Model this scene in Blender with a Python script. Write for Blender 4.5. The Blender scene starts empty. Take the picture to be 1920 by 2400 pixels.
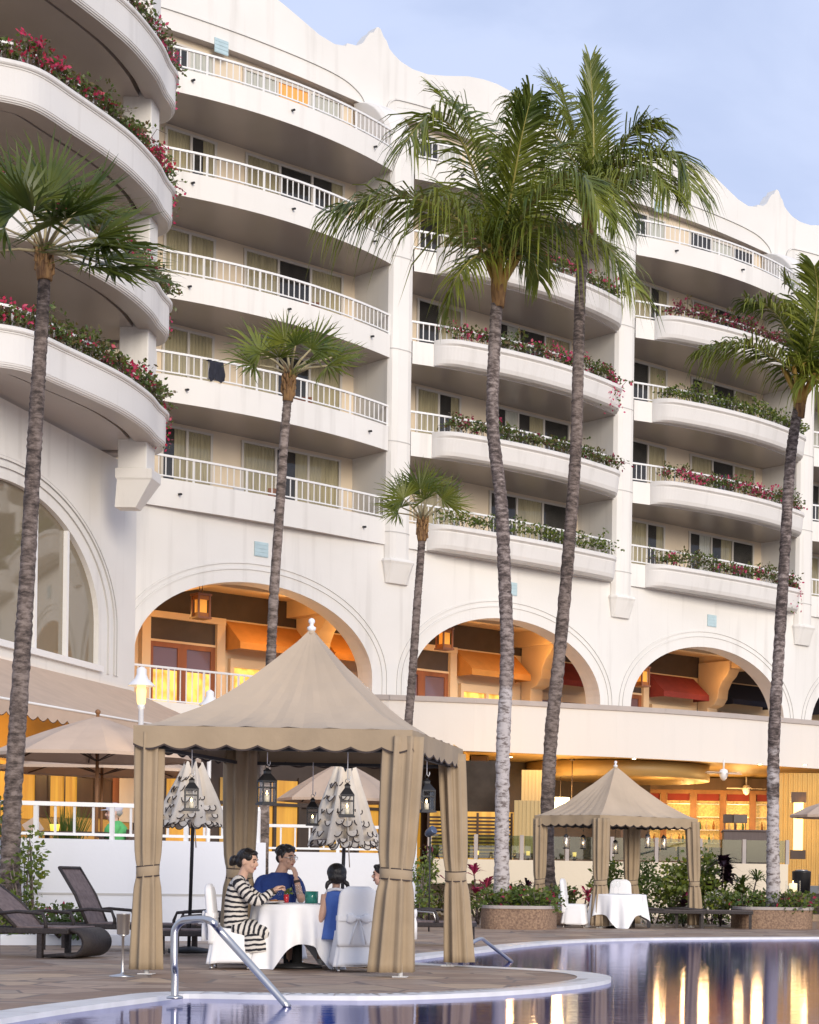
import bpy, math, random
from mathutils import Vector, Matrix, noise
R=math.radians; PI=math.pi
rnd=random.Random(7)
SC=bpy.context.scene; COL=SC.collection
# ------------------------------------------------------------------ camera frame
F=4000.; CX=1400.; HY=1856.; H=.97; RO=R(.8)
cR,sR=math.cos(RO),math.sin(RO)
def un(px,py):
    a=px-CX; b=py-HY
    return a*cR+b*sR, -a*sR+b*cR
def P(px,py,Y):
    a,b=un(px,py); return Vector((a*Y/F,Y,H-b*Y/F))
def G(px,py,z=0):
    a,b=un(px,py); Y=(H-z)*F/b; return Vector((a*Y/F,Y,z))
def PZ(px,py,z):
    a,b=un(px,py); Y=(H-z)*F/b; return Vector((a*Y/F,Y,z))
FD=Vector((.7027,.7115)); FN=Vector((.7115,-.7027))
_a,_b=un(838,800); FO=Vector((_a/F*61,61))
def W(u,v,z):
    p=FO+FD*u+FN*v; return Vector((p.x,p.y,z))
def FZ(px,py,v=0):
    a,b=un(px,py); r=Vector((a/F,1))
    t=(v+FO.dot(FN))/r.dot(FN); q=r*t-FO
    return q.dot(FD), H-b*t/F
# wing frame
WD=Vector((.1365,.9906)); WN=Vector((.9906,-.1365))
WO=Vector((P(284,1250,53.6).x,53.6))
def WW(s,v,z):                       # s metres along the wing wall, negative towards the viewer
    p=WO+WD*s+WN*v; return Vector((p.x,p.y,z))
def WZ(px,py,v=0):
    a,b=un(px,py); r=Vector((a/F,1))
    t=(v+WO.dot(WN))/r.dot(WN); q=r*t-WO
    return q.dot(WD), H-b*t/F
def lerp(a,b,t): return a+(b-a)*t
def cat(pts,n=6,closed=False):
    pts=[Vector(p) for p in pts]; out=[]; N=len(pts)
    for i in range(N if closed else N-1):
        if closed: p0,p1,p2,p3=pts[i-1],pts[i],pts[(i+1)%N],pts[(i+2)%N]
        else:
            p1,p2=pts[i],pts[i+1]
            p0=pts[i-1] if i>0 else p1*2-p2
            p3=pts[i+2] if i+2<N else p2*2-p1
        for k in range(n):
            t=k/n
            out.append(.5*((2*p1)+(p2-p0)*t+(2*p0-5*p1+4*p2-p3)*t*t+(3*p1-p0-3*p2+p3)*t**3))
    if not closed: out.append(pts[-1])
    return out
# ------------------------------------------------------------------ mesh builder
class MB:
    def __init__(s): s.v=[]; s.f=[]; s.m=[]; s.s=[]; s.a={}
    def add(s,vs,fs,mat=0,sm=False):
        o=len(s.v); s.v+= [Vector(p) for p in vs]
        for f in fs: s.f.append([i+o for i in f]); s.m.append(mat); s.s.append(sm)
        return o
    def quad(s,a,b,c,d,mat=0,sm=False): s.add([a,b,c,d],[(0,1,2,3)],mat,sm)
    def box(s,lo,hi,M=None,mat=0):
        x0,y0,z0=lo; x1,y1,z1=hi
        vs=[Vector(p) for p in ((x0,y0,z0),(x1,y0,z0),(x1,y1,z0),(x0,y1,z0),(x0,y0,z1),(x1,y0,z1),(x1,y1,z1),(x0,y1,z1))]
        if M is not None: vs=[M(*p) if callable(M) else M@p for p in vs]
        s.add(vs,[(0,3,2,1),(4,5,6,7),(0,1,5,4),(1,2,6,5),(2,3,7,6),(3,0,4,7)],mat)
    def bar(s,a,b,w,h=None,mat=0,up=(0,0,1)):
        a=Vector(a);b=Vector(b);h=h or w; d=(b-a).normalized(); u=Vector(up)
        if abs(d.dot(u))>.98: u=Vector((0,1,0))
        x=d.cross(u).normalized(); y=x.cross(d)
        vs=[p+x*i*w/2+y*j*h/2 for p in (a,b) for i,j in ((-1,-1),(1,-1),(1,1),(-1,1))]
        s.add(vs,[(0,3,2,1),(4,5,6,7),(0,1,5,4),(1,2,6,5),(2,3,7,6),(3,0,4,7)],mat)
    def loft(s,rings,mat=0,sm=True,cap=True,closed=True,attr=None):
        n=len(rings[0]); vs=[p for r in rings for p in r]; fs=[]
        for i in range(len(rings)-1):
            for j in range(n if closed else n-1):
                k=(j+1)%n; fs.append((i*n+j,i*n+k,(i+1)*n+k,(i+1)*n+j))
        o=s.add(vs,fs,mat,sm)
        if attr is not None:
            for i in range(len(rings)):
                for j in range(n): s.a[o+i*n+j]=attr[i]
        if cap and closed:
            s.f.append([o+j for j in reversed(range(n))]); s.m.append(mat); s.s.append(False)
            b=o+(len(rings)-1)*n
            s.f.append([b+j for j in range(n)]); s.m.append(mat); s.s.append(False)
    def tube(s,pts,r,n=8,mat=0,sm=True,cap=True,attr=None,flat=1.0,ref=None):
        pts=[Vector(p) for p in pts]; rings=[]; N=len(pts)
        rr=r if isinstance(r,(list,tuple)) else [r]*N
        x=None
        for i,p in enumerate(pts):
            d=(pts[min(i+1,N-1)]-pts[max(i-1,0)]).normalized()
            if x is None:
                u=Vector(ref) if ref else (Vector((0,0,1)) if abs(d.z)<.9 else Vector((1,0,0)))
                x=d.cross(u).normalized()
            else: x=(x-d*x.dot(d)).normalized()
            y=d.cross(x)
            rings.append([p+x*math.cos(2*PI*k/n)*rr[i]+y*math.sin(2*PI*k/n)*rr[i]*flat for k in range(n)])
        s.loft(rings,mat,sm,cap,True,attr)
    def ball(s,c,r,nu=12,nv=8,mat=0,M=None):
        c=Vector(c); r=r if isinstance(r,(tuple,list)) else (r,r,r); rings=[]
        for i in range(nv+1):
            a=PI*(i+.02)/(nv+.04)
            q=[Vector((r[0]*math.sin(a)*math.cos(2*PI*k/nu),r[1]*math.sin(a)*math.sin(2*PI*k/nu),-r[2]*math.cos(a))) for k in range(nu)]
            rings.append([c+((M@p) if M is not None else p) for p in q])
        s.loft(rings,mat,True,True)
    def lathe(s,prof,c=(0,0,0),n=20,mat=0,sm=True,cap=True):
        c=Vector(c)
        s.loft([[c+Vector((r*math.cos(2*PI*k/n),r*math.sin(2*PI*k/n),z)) for k in range(n)] for r,z in prof],mat,sm,cap)
    def prism(s,poly,vec,mat=0,sm=False):
        poly=[Vector(p) for p in poly]; vec=Vector(vec); n=len(poly)
        o=s.add(poly+[p+vec for p in poly],[],mat)
        s.f.append([o+i for i in range(n)]); s.m.append(mat); s.s.append(False)
        s.f.append([o+n+i for i in reversed(range(n))]); s.m.append(mat); s.s.append(False)
        for i in range(n):
            j=(i+1)%n; s.f.append([o+j,o+i,o+n+i,o+n+j]); s.m.append(mat); s.s.append(sm)
    def leaf(s,p,d,nrm,L,w,mat=0,droop=0):
        d=d.normalized(); x=d.cross(nrm)
        if x.length<1e-4: x=d.orthogonal()
        x.normalize(); m=p+d*L*.5; e=p+d*L+Vector((0,0,-droop*L))
        s.add([p,m+x*w/2,e,m-x*w/2],[(0,1,2,3)],mat)
    def build(s,name,mats,parent=None,bevel=0,local=False,sub=0,seg=2):
        me=bpy.data.meshes.new(name)
        off=Vector((0,0,0))
        vs=s.v
        if parent is not None and not local:
            q=parent; chain=[]
            while q is not None: chain.append(q); q=q.parent
            M=Matrix.Identity(4)
            for q in reversed(chain): M=M@(Matrix.Translation(q.location)@q.rotation_euler.to_matrix().to_4x4())
            M=M.inverted(); vs=[M@p for p in s.v]
        me.from_pydata([tuple(p) for p in vs],[],s.f)
        me.polygons.foreach_set('material_index',s.m); me.polygons.foreach_set('use_smooth',s.s)
        for m in (mats if isinstance(mats,(list,tuple)) else [mats]): me.materials.append(m)
        if s.a:
            at=me.attributes.new('along','FLOAT','POINT')
            at.data.foreach_set('value',[s.a.get(i,0.) for i in range(len(s.v))])
        me.update()
        o=bpy.data.objects.new(name,me); COL.objects.link(o)
        if parent is not None: o.parent=parent
        if bevel:
            b=o.modifiers.new('bevel','BEVEL'); b.width=bevel; b.segments=seg; b.limit_method='ANGLE'; b.angle_limit=R(40)
        if sub:
            b=o.modifiers.new('sub','SUBSURF'); b.levels=sub; b.render_levels=sub
        return o
def tag(o,label=None,cat=None,group=None,kind=None):
    if label: o['label']=label
    if cat: o['category']=cat
    if group: o['group']=group
    if kind: o['kind']=kind
    return o
def thing(name,label,cat,loc=(0,0,0),rz=0,group=None):
    o=bpy.data.objects.new(name,None); COL.objects.link(o); o.location=loc; o.rotation_euler=(0,0,rz)
    o.empty_display_size=.2
    return tag(o,label,cat,group)
def copy_tree(o,parent=None):
    c=o.copy(); COL.objects.link(c)
    if parent is not None: c.parent=parent
    for ch in list(o.children): copy_tree(ch,c)
    return c
# ------------------------------------------------------------------ materials
def mat(name,col,rough=.6,metal=0,var=0,scale=4,bump=0,bscale=30,spec=None,emit=None,estr=0,col2=None,detail=4,stretch=None,trans=0,coat=0):
    m=bpy.data.materials.new(name); m.use_nodes=True; nt=m.node_tree; N=nt.nodes; L=nt.links
    b=N['Principled BSDF']; b.inputs['Base Color'].default_value=(*col,1); b.inputs['Roughness'].default_value=rough; b.inputs['Metallic'].default_value=metal
    if spec is not None: b.inputs['Specular IOR Level'].default_value=spec
    if coat: b.inputs['Coat Weight'].default_value=coat
    if emit: b.inputs['Emission Color'].default_value=(*emit,1); b.inputs['Emission Strength'].default_value=estr
    if trans: b.inputs['Transmission Weight'].default_value=trans
    tc=None
    def coord():
        nonlocal tc
        if tc is None:
            g=N.new('ShaderNodeNewGeometry'); tc=g.outputs['Position']
            if stretch:
                mp=N.new('ShaderNodeMapping'); mp.inputs['Scale'].default_value=stretch; L.new(tc,mp.inputs['Vector']); tc=mp.outputs['Vector']
        return tc
    if var or col2:
        n=N.new('ShaderNodeTexNoise'); n.inputs['Scale'].default_value=scale; n.inputs['Detail'].default_value=detail; L.new(coord(),n.inputs['Vector'])
        mx=N.new('ShaderNodeMix'); mx.data_type='RGBA'
        c2=col2 or tuple(max(0,c*(1-var)) for c in col); c1=col if col2 else tuple(min(1,c*(1+var)) for c in col)
        mx.inputs['A'].default_value=(*c1,1); mx.inputs['B'].default_value=(*c2,1)
        r=N.new('ShaderNodeMapRange'); r.inputs['From Min'].default_value=.3; r.inputs['From Max'].default_value=.7
        L.new(n.outputs['Fac'],r.inputs['Value']); L.new(r.outputs['Result'],mx.inputs['Factor']); L.new(mx.outputs['Result'],b.inputs['Base Color'])
    if bump:
        n=N.new('ShaderNodeTexNoise'); n.inputs['Scale'].default_value=bscale; n.inputs['Detail'].default_value=5; L.new(coord(),n.inputs['Vector'])
        bp=N.new('ShaderNodeBump'); bp.inputs['Strength'].default_value=bump; bp.inputs['Distance'].default_value=.02; L.new(n.outputs['Fac'],bp.inputs['Height']); L.new(bp.outputs['Normal'],b.inputs['Normal'])
    return m
def glassmat(name,tint=(1,1,1),base=.06,rough=.02):
    m=bpy.data.materials.new(name); m.use_nodes=True; N=m.node_tree.nodes; L=m.node_tree.links
    N.remove(N['Principled BSDF']); out=N['Material Output']
    t=N.new('ShaderNodeBsdfTransparent'); t.inputs['Color'].default_value=(*tint,1); g=N.new('ShaderNodeBsdfGlossy'); g.inputs['Roughness'].default_value=rough
    fr=N.new('ShaderNodeLayerWeight'); fr.inputs['Blend'].default_value=.5; pw=N.new('ShaderNodeMath'); pw.operation='POWER'; pw.inputs[1].default_value=4.; pm=N.new('ShaderNodeMath'); pm.operation='MULTIPLY'; pm.inputs[1].default_value=.7; L.new(fr.outputs['Facing'],pw.inputs[0]); L.new(pw.outputs[0],pm.inputs[0])
    mx=N.new('ShaderNodeMixShader'); ad=N.new('ShaderNodeMath'); ad.operation='ADD'; ad.use_clamp=True; ad.inputs[1].default_value=base
    L.new(pm.outputs[0],ad.inputs[0]); L.new(ad.outputs[0],mx.inputs['Fac']); L.new(t.outputs[0],mx.inputs[1]); L.new(g.outputs[0],mx.inputs[2]); L.new(mx.outputs[0],out.inputs['Surface'])
    return m
def emat(name,col,s):
    return mat(name,tuple(min(.8,c) for c in col),.6,emit=col,estr=s)
M={}
def stained(name,col,streak=.12):
    """painted stucco: soft blotches and faint vertical rain streaks"""
    m=mat(name,col,.75,bump=.12,bscale=14); nt=m.node_tree; N=nt.nodes; L=nt.links; b=N['Principled BSDF']
    g=N.new('ShaderNodeNewGeometry')
    n1=N.new('ShaderNodeTexNoise'); n1.inputs['Scale'].default_value=.35; n1.inputs['Detail'].default_value=6; L.new(g.outputs['Position'],n1.inputs['Vector'])
    mp=N.new('ShaderNodeMapping'); mp.inputs['Scale'].default_value=(2.6,2.6,.16); L.new(g.outputs['Position'],mp.inputs['Vector'])
    n2=N.new('ShaderNodeTexNoise'); n2.inputs['Scale'].default_value=1.; n2.inputs['Detail'].default_value=5; L.new(mp.outputs[0],n2.inputs['Vector'])
    r1=N.new('ShaderNodeMapRange'); r1.inputs['From Min'].default_value=.35; r1.inputs['From Max'].default_value=.75; r1.inputs['To Max'].default_value=streak*.6; L.new(n1.outputs['Fac'],r1.inputs['Value'])
    r2=N.new('ShaderNodeMapRange'); r2.inputs['From Min'].default_value=.55; r2.inputs['From Max'].default_value=.8; r2.inputs['To Max'].default_value=streak; L.new(n2.outputs['Fac'],r2.inputs['Value'])
    ad=N.new('ShaderNodeMath'); L.new(r1.outputs[0],ad.inputs[0]); L.new(r2.outputs[0],ad.inputs[1])
    mx=N.new('ShaderNodeMix'); mx.data_type='RGBA'; mx.inputs['A'].default_value=(*col,1); mx.inputs['B'].default_value=(col[0]*.45,col[1]*.43,col[2]*.4,1)
    L.new(ad.outputs[0],mx.inputs['Factor']); L.new(mx.outputs['Result'],b.inputs['Base Color'])
    return m
M['white']=stained('white_stucco',(.80,.785,.748),.28)
M['planter']=stained('planter_stucco',(.74,.725,.70),.28)
M['soffit']=mat('grey_soffit',(.42,.375,.35),.32,var=.06,scale=.5,spec=.35)  # plain grey base, darker than the wall stucco
M['cream']=mat('cream_wall',(.72,.61,.46),.8,var=.05,scale=1.2,bump=.05,bscale=20)
M['rail']=mat('white_rail_paint',(.8,.8,.79),.4)
M['frame']=mat('beige_window_frame',(.62,.58,.52),.5)
M['curtain']=mat('olive_curtain',(.47,.40,.26),.85,var=.18,scale=6,stretch=(1,1,.15))
M['curtain2']=mat('pale_curtain',(.62,.60,.55),.85,var=.1,scale=6,stretch=(1,1,.15))
M['curtain_lit']=mat('lit_curtain',(.7,.36,.10),.8,emit=(1,.36,.05),estr=.32)
M['dark']=mat('room_shade',(.035,.03,.028),.8,var=.4,scale=2)  # near-black colour standing in for the shade of unlit rooms
M['pane']=glassmat('window_pane',(.9,.92,.9),.05)
M['blue_tile']=mat('pale_blue_tile',(.46,.60,.64),.4,var=.08,scale=5)
M['groove']=mat('grooved_stucco',(.5,.49,.47),.85)
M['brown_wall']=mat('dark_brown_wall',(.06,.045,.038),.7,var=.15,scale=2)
M['arc_ceiling']=mat('arcade_ceiling',(.62,.46,.28),.7,var=.06,scale=1)
M['arc_wall']=mat('arcade_plaster',(.68,.52,.34),.75,var=.05,scale=1)
M['door_wood']=mat('red_brown_door',(.24,.085,.035),.45,var=.25,scale=3,stretch=(1,1,.1))
def glowmat(name,c1,c2,s,sc=(3,3,.25)):
    m=emat(name,c1,s); nt=m.node_tree; N=nt.nodes; L=nt.links; b=N['Principled BSDF']; g=N.new('ShaderNodeNewGeometry'); mp=N.new('ShaderNodeMapping'); mp.inputs['Scale'].default_value=sc; L.new(g.outputs['Position'],mp.inputs['Vector']); n=N.new('ShaderNodeTexNoise'); n.inputs['Scale'].default_value=1.6; n.inputs['Detail'].default_value=4; L.new(mp.outputs[0],n.inputs['Vector']); cr=N.new('ShaderNodeValToRGB'); e=cr.color_ramp.elements; e[0].position=.33; e[0].color=(*c2,1); e[1].position=.66; e[1].color=(*c1,1); L.new(n.outputs['Fac'],cr.inputs['Fac']); L.new(cr.outputs['Color'],b.inputs['Emission Color']); b.inputs['Base Color'].default_value=(.4,.22,.05,1)
    return m
M['glow']=glowmat('warm_lit_room',(1,.60,.12),(.45,.16,.02),1.1,(2.2,2.2,1.6))
M['orange_aw']=mat('orange_awning_canvas',(.55,.25,.06),.85,var=.08,scale=3)
M['red_aw']=mat('red_awning_canvas',(.22,.03,.025),.85,var=.1,scale=3)
M['navy_aw']=mat('navy_awning_canvas',(.02,.025,.05),.85,var=.1,scale=3)
M['black']=mat('black_metal',(.02,.02,.022),.45)
M['steel']=mat('brushed_steel',(.58,.565,.54),.34,1.0)
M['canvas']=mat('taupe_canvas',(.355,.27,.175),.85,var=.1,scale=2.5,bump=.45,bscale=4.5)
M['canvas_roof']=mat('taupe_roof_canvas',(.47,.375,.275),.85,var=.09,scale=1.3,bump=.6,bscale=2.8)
M['umb']=mat('beige_umbrella_canvas',(.56,.43,.33),.85,var=.06,scale=2,bump=.1,bscale=4)
M['trim']=mat('dark_piping',(.05,.035,.03),.8)
M['cloth']=mat('white_linen',(.86,.86,.87),.85,var=.03,scale=3,bump=.12,bscale=9)
M['lamp_white']=mat('white_lamp_paint',(.8,.8,.8),.35)
M['bulb']=emat('lit_bulb',(1,.72,.36),9)
M['flame']=emat('candle_flame',(1,.62,.22),14)
M['glassclear']=glassmat('clear_glass',(.97,.98,.98),.015)
M['candle']=mat('candle_wax',(.8,.72,.55),.5)
# ================================================================== HOTEL
hotel=thing('hotel_building','white stucco hotel with stacked curved balconies, tall arches and wavy roofline','building',(FO.x,FO.y,0))
FL=[11.6,14.58,17.55,20.52,23.5]; BUL=[.32,.8,.9,1.05,.95]; FAH=[.82,.78,.73,.71,.69]; RLH=[.67,.66,.64,.62,.61]
AC=[-5.05,4.93,14.85,24.9]; ARX,ARZ,ASP=4.2,2.5,7.3
def arch(c,k,n=36,rx=ARX,rz=ARZ):
    pts=[(c-rx,5.5)]
    for i in range(n+1):
        a=PI-PI*i/n; pts.append((c+rx*math.cos(a)*k,ASP+rz*math.sin(a)*k))
    pts.append((c+rx,5.5)); return pts
# lower wall with arches
mb=MB(); zt=11.6; edges=[-9.6]
def wquad(u0,z0,u1,z1): mb.quad(W(u0,0,z0),W(u1,0,z1),W(u1,0,zt),W(u0,0,zt))
prev=-9.6
for c in AC:
    wquad(prev,4.6,c-ARX,4.6)
    pts=arch(c,1)
    for (a,b),(e,f) in zip(pts,pts[1:]):
        if e-a>1e-6: wquad(a,b,e,f)
        mb.quad(W(a,0,b),W(a,-.75,b),W(e,-.75,f),W(e,0,f),sm=True)      # intrados
    prev=c+ARX
wquad(prev,4.6,34,4.6)
# fascia band under the lowest balconies returns to the wall top
fw=mb.build('facade_wall',M['white'],hotel)
mb=MB()
for c in AC:
    for k in (.38,.56):
        pts=[p for p in arch(c,1,40,ARX+k,ARZ+k)[1:-1]]
        pts=[(c-ARX-k,5.6)]+pts+[(c+ARX+k,5.6)]
        for (a,b),(e,f) in zip(pts,pts[1:]):
            d=Vector((e-a,f-b)).normalized(); nn=Vector((-d.y,d.x))*.055
            mb.quad(W(a,.03,b),W(e,.03,f),W(e+nn.x,.03,f+nn.y),W(a+nn.x,.03,b+nn.y))
            mb.quad(W(a,-.01,b),W(e,-.01,f),W(e,.03,f),W(a,.03,b),1)
            mb.quad(W(a+nn.x,.03,b+nn.y),W(e+nn.x,.03,f+nn.y),W(e+nn.x,-.01,f+nn.y),W(a+nn.x,-.01,b+nn.y),1)
mb.build('arch_moulding',[M['white'],M['groove']],fw)
# parapet (v=-1.6 plane), wavy top, header per bay
SIL=[(-1.0,27.93),(-.62,27.97),(-.36,28.16),(-.3,28.3),(-.1,28.57),(.05,28.62),(.12,28.8),(.22,28.86),(.34,28.8),(.42,28.62),(.58,28.5),(.66,28.3),(.87,28.16),(1.15,28.02),(1.66,27.92),(2.3,27.95),(3.0,28.12),(4.0,28.42),(4.7,28.53),(5.3,28.56),(5.9,28.5),(6.4,28.38),(7.1,28.12),(7.8,27.85),(8.4,27.74),(8.9,27.83)]
def sil(u):
    t=(u+1.0)%9.9-1.0
    for (a,b),(e,f) in zip(SIL,SIL[1:]):
        if a<=t<=e: return b+(f-b)*(t-a)/(e-a)
    return SIL[-1][1]
mb=MB(); us=[-10.6+.06*i for i in range(int(45/.06))]
def hdr(u):
    t=(u-.0)%10.0
    return 26.16+.16*math.sin(PI*(t-.75)/8.87) if .75<t<9.62 else 22.8
PV=-1.6
for a,b in zip(us,us[1:]):
    h=hdr((a+b)/2); s0,s1=sil(a),sil(b)
    mb.quad(W(a,PV,h),W(b,PV,h),W(b,PV,s1),W(a,PV,s0))
    mb.quad(W(a,PV,s0),W(b,PV,s1),W(b,PV-.45,s1),W(a,PV-.45,s0),sm=False)
    mb.quad(W(b,PV-.45,h),W(a,PV-.45,h),W(a,PV-.45,s0),W(b,PV-.45,s1))
    if h>25: mb.quad(W(a,PV,h),W(a,PV-.9,h),W(b,PV-.9,h),W(b,PV,h),1)
par=mb.build('parapet',[M['white'],M['soffit']],hotel)
mb=MB()                                                                     # raised bead above each top-floor opening
for k in range(-1,4):
    o=k*10
    pts=[(o+.62,25.9),(o+.64,26.35),(o+.82,26.6),(o+1.2,26.72),(o+2.8,26.84),(o+5.2,26.9),(o+7.4,26.86),(o+8.7,26.74),(o+9.35,26.52),(o+9.66,26.25),(o+9.72,25.9)]
    pp=cat([(a,b,0) for a,b in pts],6)
    for p,q in zip(pp,pp[1:]):
        d=(q-p).normalized(); nn=Vector((-d.y,d.x))*.05
        mb.quad(W(p.x,PV+.05,p.y),W(q.x,PV+.05,q.y),W(q.x+nn.x,PV+.05,q.y+nn.y),W(p.x+nn.x,PV+.05,p.y+nn.y))
        mb.quad(W(p.x,PV-.01,p.y),W(q.x,PV-.01,q.y),W(q.x,PV+.05,q.y),W(p.x,PV+.05,p.y),1)
        mb.quad(W(p.x+nn.x,PV+.05,p.y+nn.y),W(q.x+nn.x,PV+.05,q.y+nn.y),W(q.x+nn.x,PV-.01,q.y+nn.y),W(p.x+nn.x,PV-.01,p.y+nn.y),1)
mb.build('bead_moulding',[M['white'],M['groove']],par)
# piers
for k in range(0,4):
    u=k*10.0; mb=MB()
    sec=[(-.47,-1.8),(-.47,.06),(-.38,.2),(-.2,.27),(.2,.27),(.38,.2),(.47,.06),(.47,-1.8)]
    rings=[[W(u+a,b,z) for a,b in sec] for z in (11.0,24.0)]
    for i in range(1,9):
        t=i/8; sh=1.9*(1-math.cos(t*PI/2)); z=24.0+2.15*math.sin(t*PI/2)
        rings.append([W(u+a*(1+.25*t),max(b-sh,-1.8) if b>-1.7 else b,z) for a,b in sec])
    mb.loft(rings,0,False)
    pr=mb.build('pier',M['white'],hotel,bevel=.03)
    for z in (12.0,14.9,17.85,20.8): mb=MB(); mb.loft([[W(u+a*1.02,b+.012,zz) for a,b in sec] for zz in (z,z+.03)],0,False); mb.build('joint_band',M['groove'],pr)
    mb=MB()
    sec2=[(-.53,-.1),(-.53,.12),(-.4,.3),(.42,.34),(.60,.14),(.60,-.1)]
    mb.loft([[W(u+a*s,b*s2-(0 if s>.9 else .0),z) for a,b in sec2] for z,s,s2 in ((10.4,.78,.4),(11.0,1.0,1.0),(11.08,1.06,1.12),(11.16,1.0,1.0))],0,False)
    mb.build('bracket',[M['white'],M['groove']],pr)
# balconies
def arcpt(u0,t,b,v0=0.): return (u0+10*t, v0+b*4*t*(1-t) if 0<=t<=1 else v0)
def railing(mb,pts,z0,hgt,sp=.21,post=1.9,bal=.02,prad=.032):
    """pts: plan polyline (Vector xy); balustrade standing on z0"""
    L=[0]
    for a,b in zip(pts,pts[1:]): L.append(L[-1]+(b-a).length)
    def at(s):
        for i in range(len(L)-1):
            if s<=L[i+1]+1e-9: return pts[i].lerp(pts[i+1],(s-L[i])/max(1e-9,L[i+1]-L[i]))
        return pts[-1]
    for a,b in zip(pts,pts[1:]):
        e=(b-a).normalized()*.02
        A=Vector((a.x,a.y,0))-Vector((e.x,e.y,0)); B=Vector((b.x,b.y,0))+Vector((e.x,e.y,0))
        mb.bar(A+Vector((0,0,z0+hgt)),B+Vector((0,0,z0+hgt)),.075,.06)
        mb.bar(A+Vector((0,0,z0+.09)),B+Vector((0,0,z0+.09)),.045,.04)
    n=max(1,round(L[-1]/post)); m=max(1,round(L[-1]/n/sp))
    for i in range(n):
        for j in range(m):
            p=at(L[-1]*(i+j/m)/n); w=.06 if j==0 else .03
            mb.bar((p.x,p.y,z0+(0 if j==0 else .09)),(p.x,p.y,z0+hgt),w)
    p=at(L[-1]); mb.bar((p.x,p.y,z0),(p.x,p.y,z0+hgt),.06)
plants_at=[]                        # planter lines that carry a plant: (points, name)
def balcony(bay,fl):
    u0=bay*10.0; z=FL[fl]; b=BUL[fl]; fh=FAH[fl]; n=26; T0,T1=(.045,.955)
    if bay==-1: T0=.075
    ts=[T0+(T1-T0)*i/n for i in range(n+1)]
    fr=[arcpt(u0,t,b) for t in ts]
    mb=MB()
    for (a,v),(e,w) in zip(fr,fr[1:]):
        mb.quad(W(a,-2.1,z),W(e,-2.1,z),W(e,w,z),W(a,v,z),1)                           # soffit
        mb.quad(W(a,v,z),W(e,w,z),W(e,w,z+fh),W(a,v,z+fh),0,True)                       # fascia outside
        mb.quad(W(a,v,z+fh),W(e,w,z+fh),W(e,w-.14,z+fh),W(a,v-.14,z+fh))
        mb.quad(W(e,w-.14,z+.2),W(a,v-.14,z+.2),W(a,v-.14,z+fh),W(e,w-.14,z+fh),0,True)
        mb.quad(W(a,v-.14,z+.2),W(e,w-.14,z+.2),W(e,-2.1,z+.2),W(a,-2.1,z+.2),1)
    bal=mb.build('balcony',[M['white'],M['soffit']],hotel)
    if fl==0 and b<.5: pass
    mb=MB(); railing(mb,[W(a,v-.07,0).xy for a,v in fr[::2]],z+fh,RLH[fl])
    mb.build('railing',M['rail'],bal)
    for t in (.2,.52,.86):
        if bay>=0 and fl<4: break
        mb=MB(); a,v=arcpt(u0,t,b); mb.tube([W(a,v-.02,z+.42),W(a,v+.14,z+.40)],.035,8); mb.build('drain_spout',M['black'],bal)
    if bay>=0 and fl<4:
        n=40; t0,t1=(.115,.95); rings=[]; qs=[.075*(i/10)**2 for i in range(10)]+[.075+.85*i/24 for i in range(25)]+[1-.075*(1-i/10)**2 for i in range(1,11)]
        for q in qs:
            t=t0+(t1-t0)*q; e=min(1,math.sqrt(max(0,1-(1-min(1,min(q,1-q)/.075))**2)))
            e=max(e,.03)
            tt=.5+(t-.5)
            a,v=arcpt(u0,tt,b)
            dp=.62*e
            sec=[(-.02,.06),(dp*.55,.04),(dp*.74,.1),(dp*.82,.22),(dp*.93,.62),(dp*.9,.66),(dp*.97,.69),(dp*1.04,.72),(dp*1.04,.82),(dp*.97,.86),(dp*.8,.86),(dp*.78,.72),(-.02,.72)]
            rings.append([W(a,v+p,z+h-.02) for p,h in sec])
        mb=MB(); mb.loft(rings,0,False)
        mb.build('planter_box',M['planter'],bal)
        plants_at.append((bay,fl,[(arcpt(u0,t0+(t1-t0)*i/30,b)) for i in range(1,30)],z+.78))
    return bal
for bay in (-1,0,1,2):
    for fl in range(5): balcony(bay,fl)
# recessed walls + side returns + windows
RV=-1.75
mb=MB()
for bay in (-1,0,1,2):
    u0=bay*10.0
    mb.quad(W(u0+.3,RV,11.7),W(u0+9.7,RV,11.7),W(u0+9.7,RV,23.6),W(u0+.3,RV,23.6))
    mb.quad(W(u0+.3,RV-.2,23.5),W(u0+9.7,RV-.2,23.5),W(u0+9.7,RV-.2,26.5),W(u0+.3,RV-.2,26.5))
    mb.quad(W(u0+9.62,PV,23.5),W(u0+9.62,RV-.75,23.5),W(u0+9.62,RV-.75,26.2),W(u0+9.62,PV,26.2))
    mb.quad(W(u0+.75,PV,23.5),W(u0+.75,RV-.75,23.5),W(u0+.75,RV-.75,26.2),W(u0+.75,PV,26.2))
mb.build('recessed_wall',M['cream'],hotel)
def pleat(mb,u0,u1,v,z0,z1,mat=0,amp=.035,p=.11):
    n=max(4,int((u1-u0)/p*2))
    for i in range(n):
        a=u0+(u1-u0)*i/n; e=u0+(u1-u0)*(i+1)/n
        mb.quad(W(a,v+(amp if i%2 else 0),z0),W(e,v+(0 if i%2 else amp),z0),W(e,v+(0 if i%2 else amp),z1),W(a,v+(amp if i%2 else 0),z1),mat)
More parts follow.
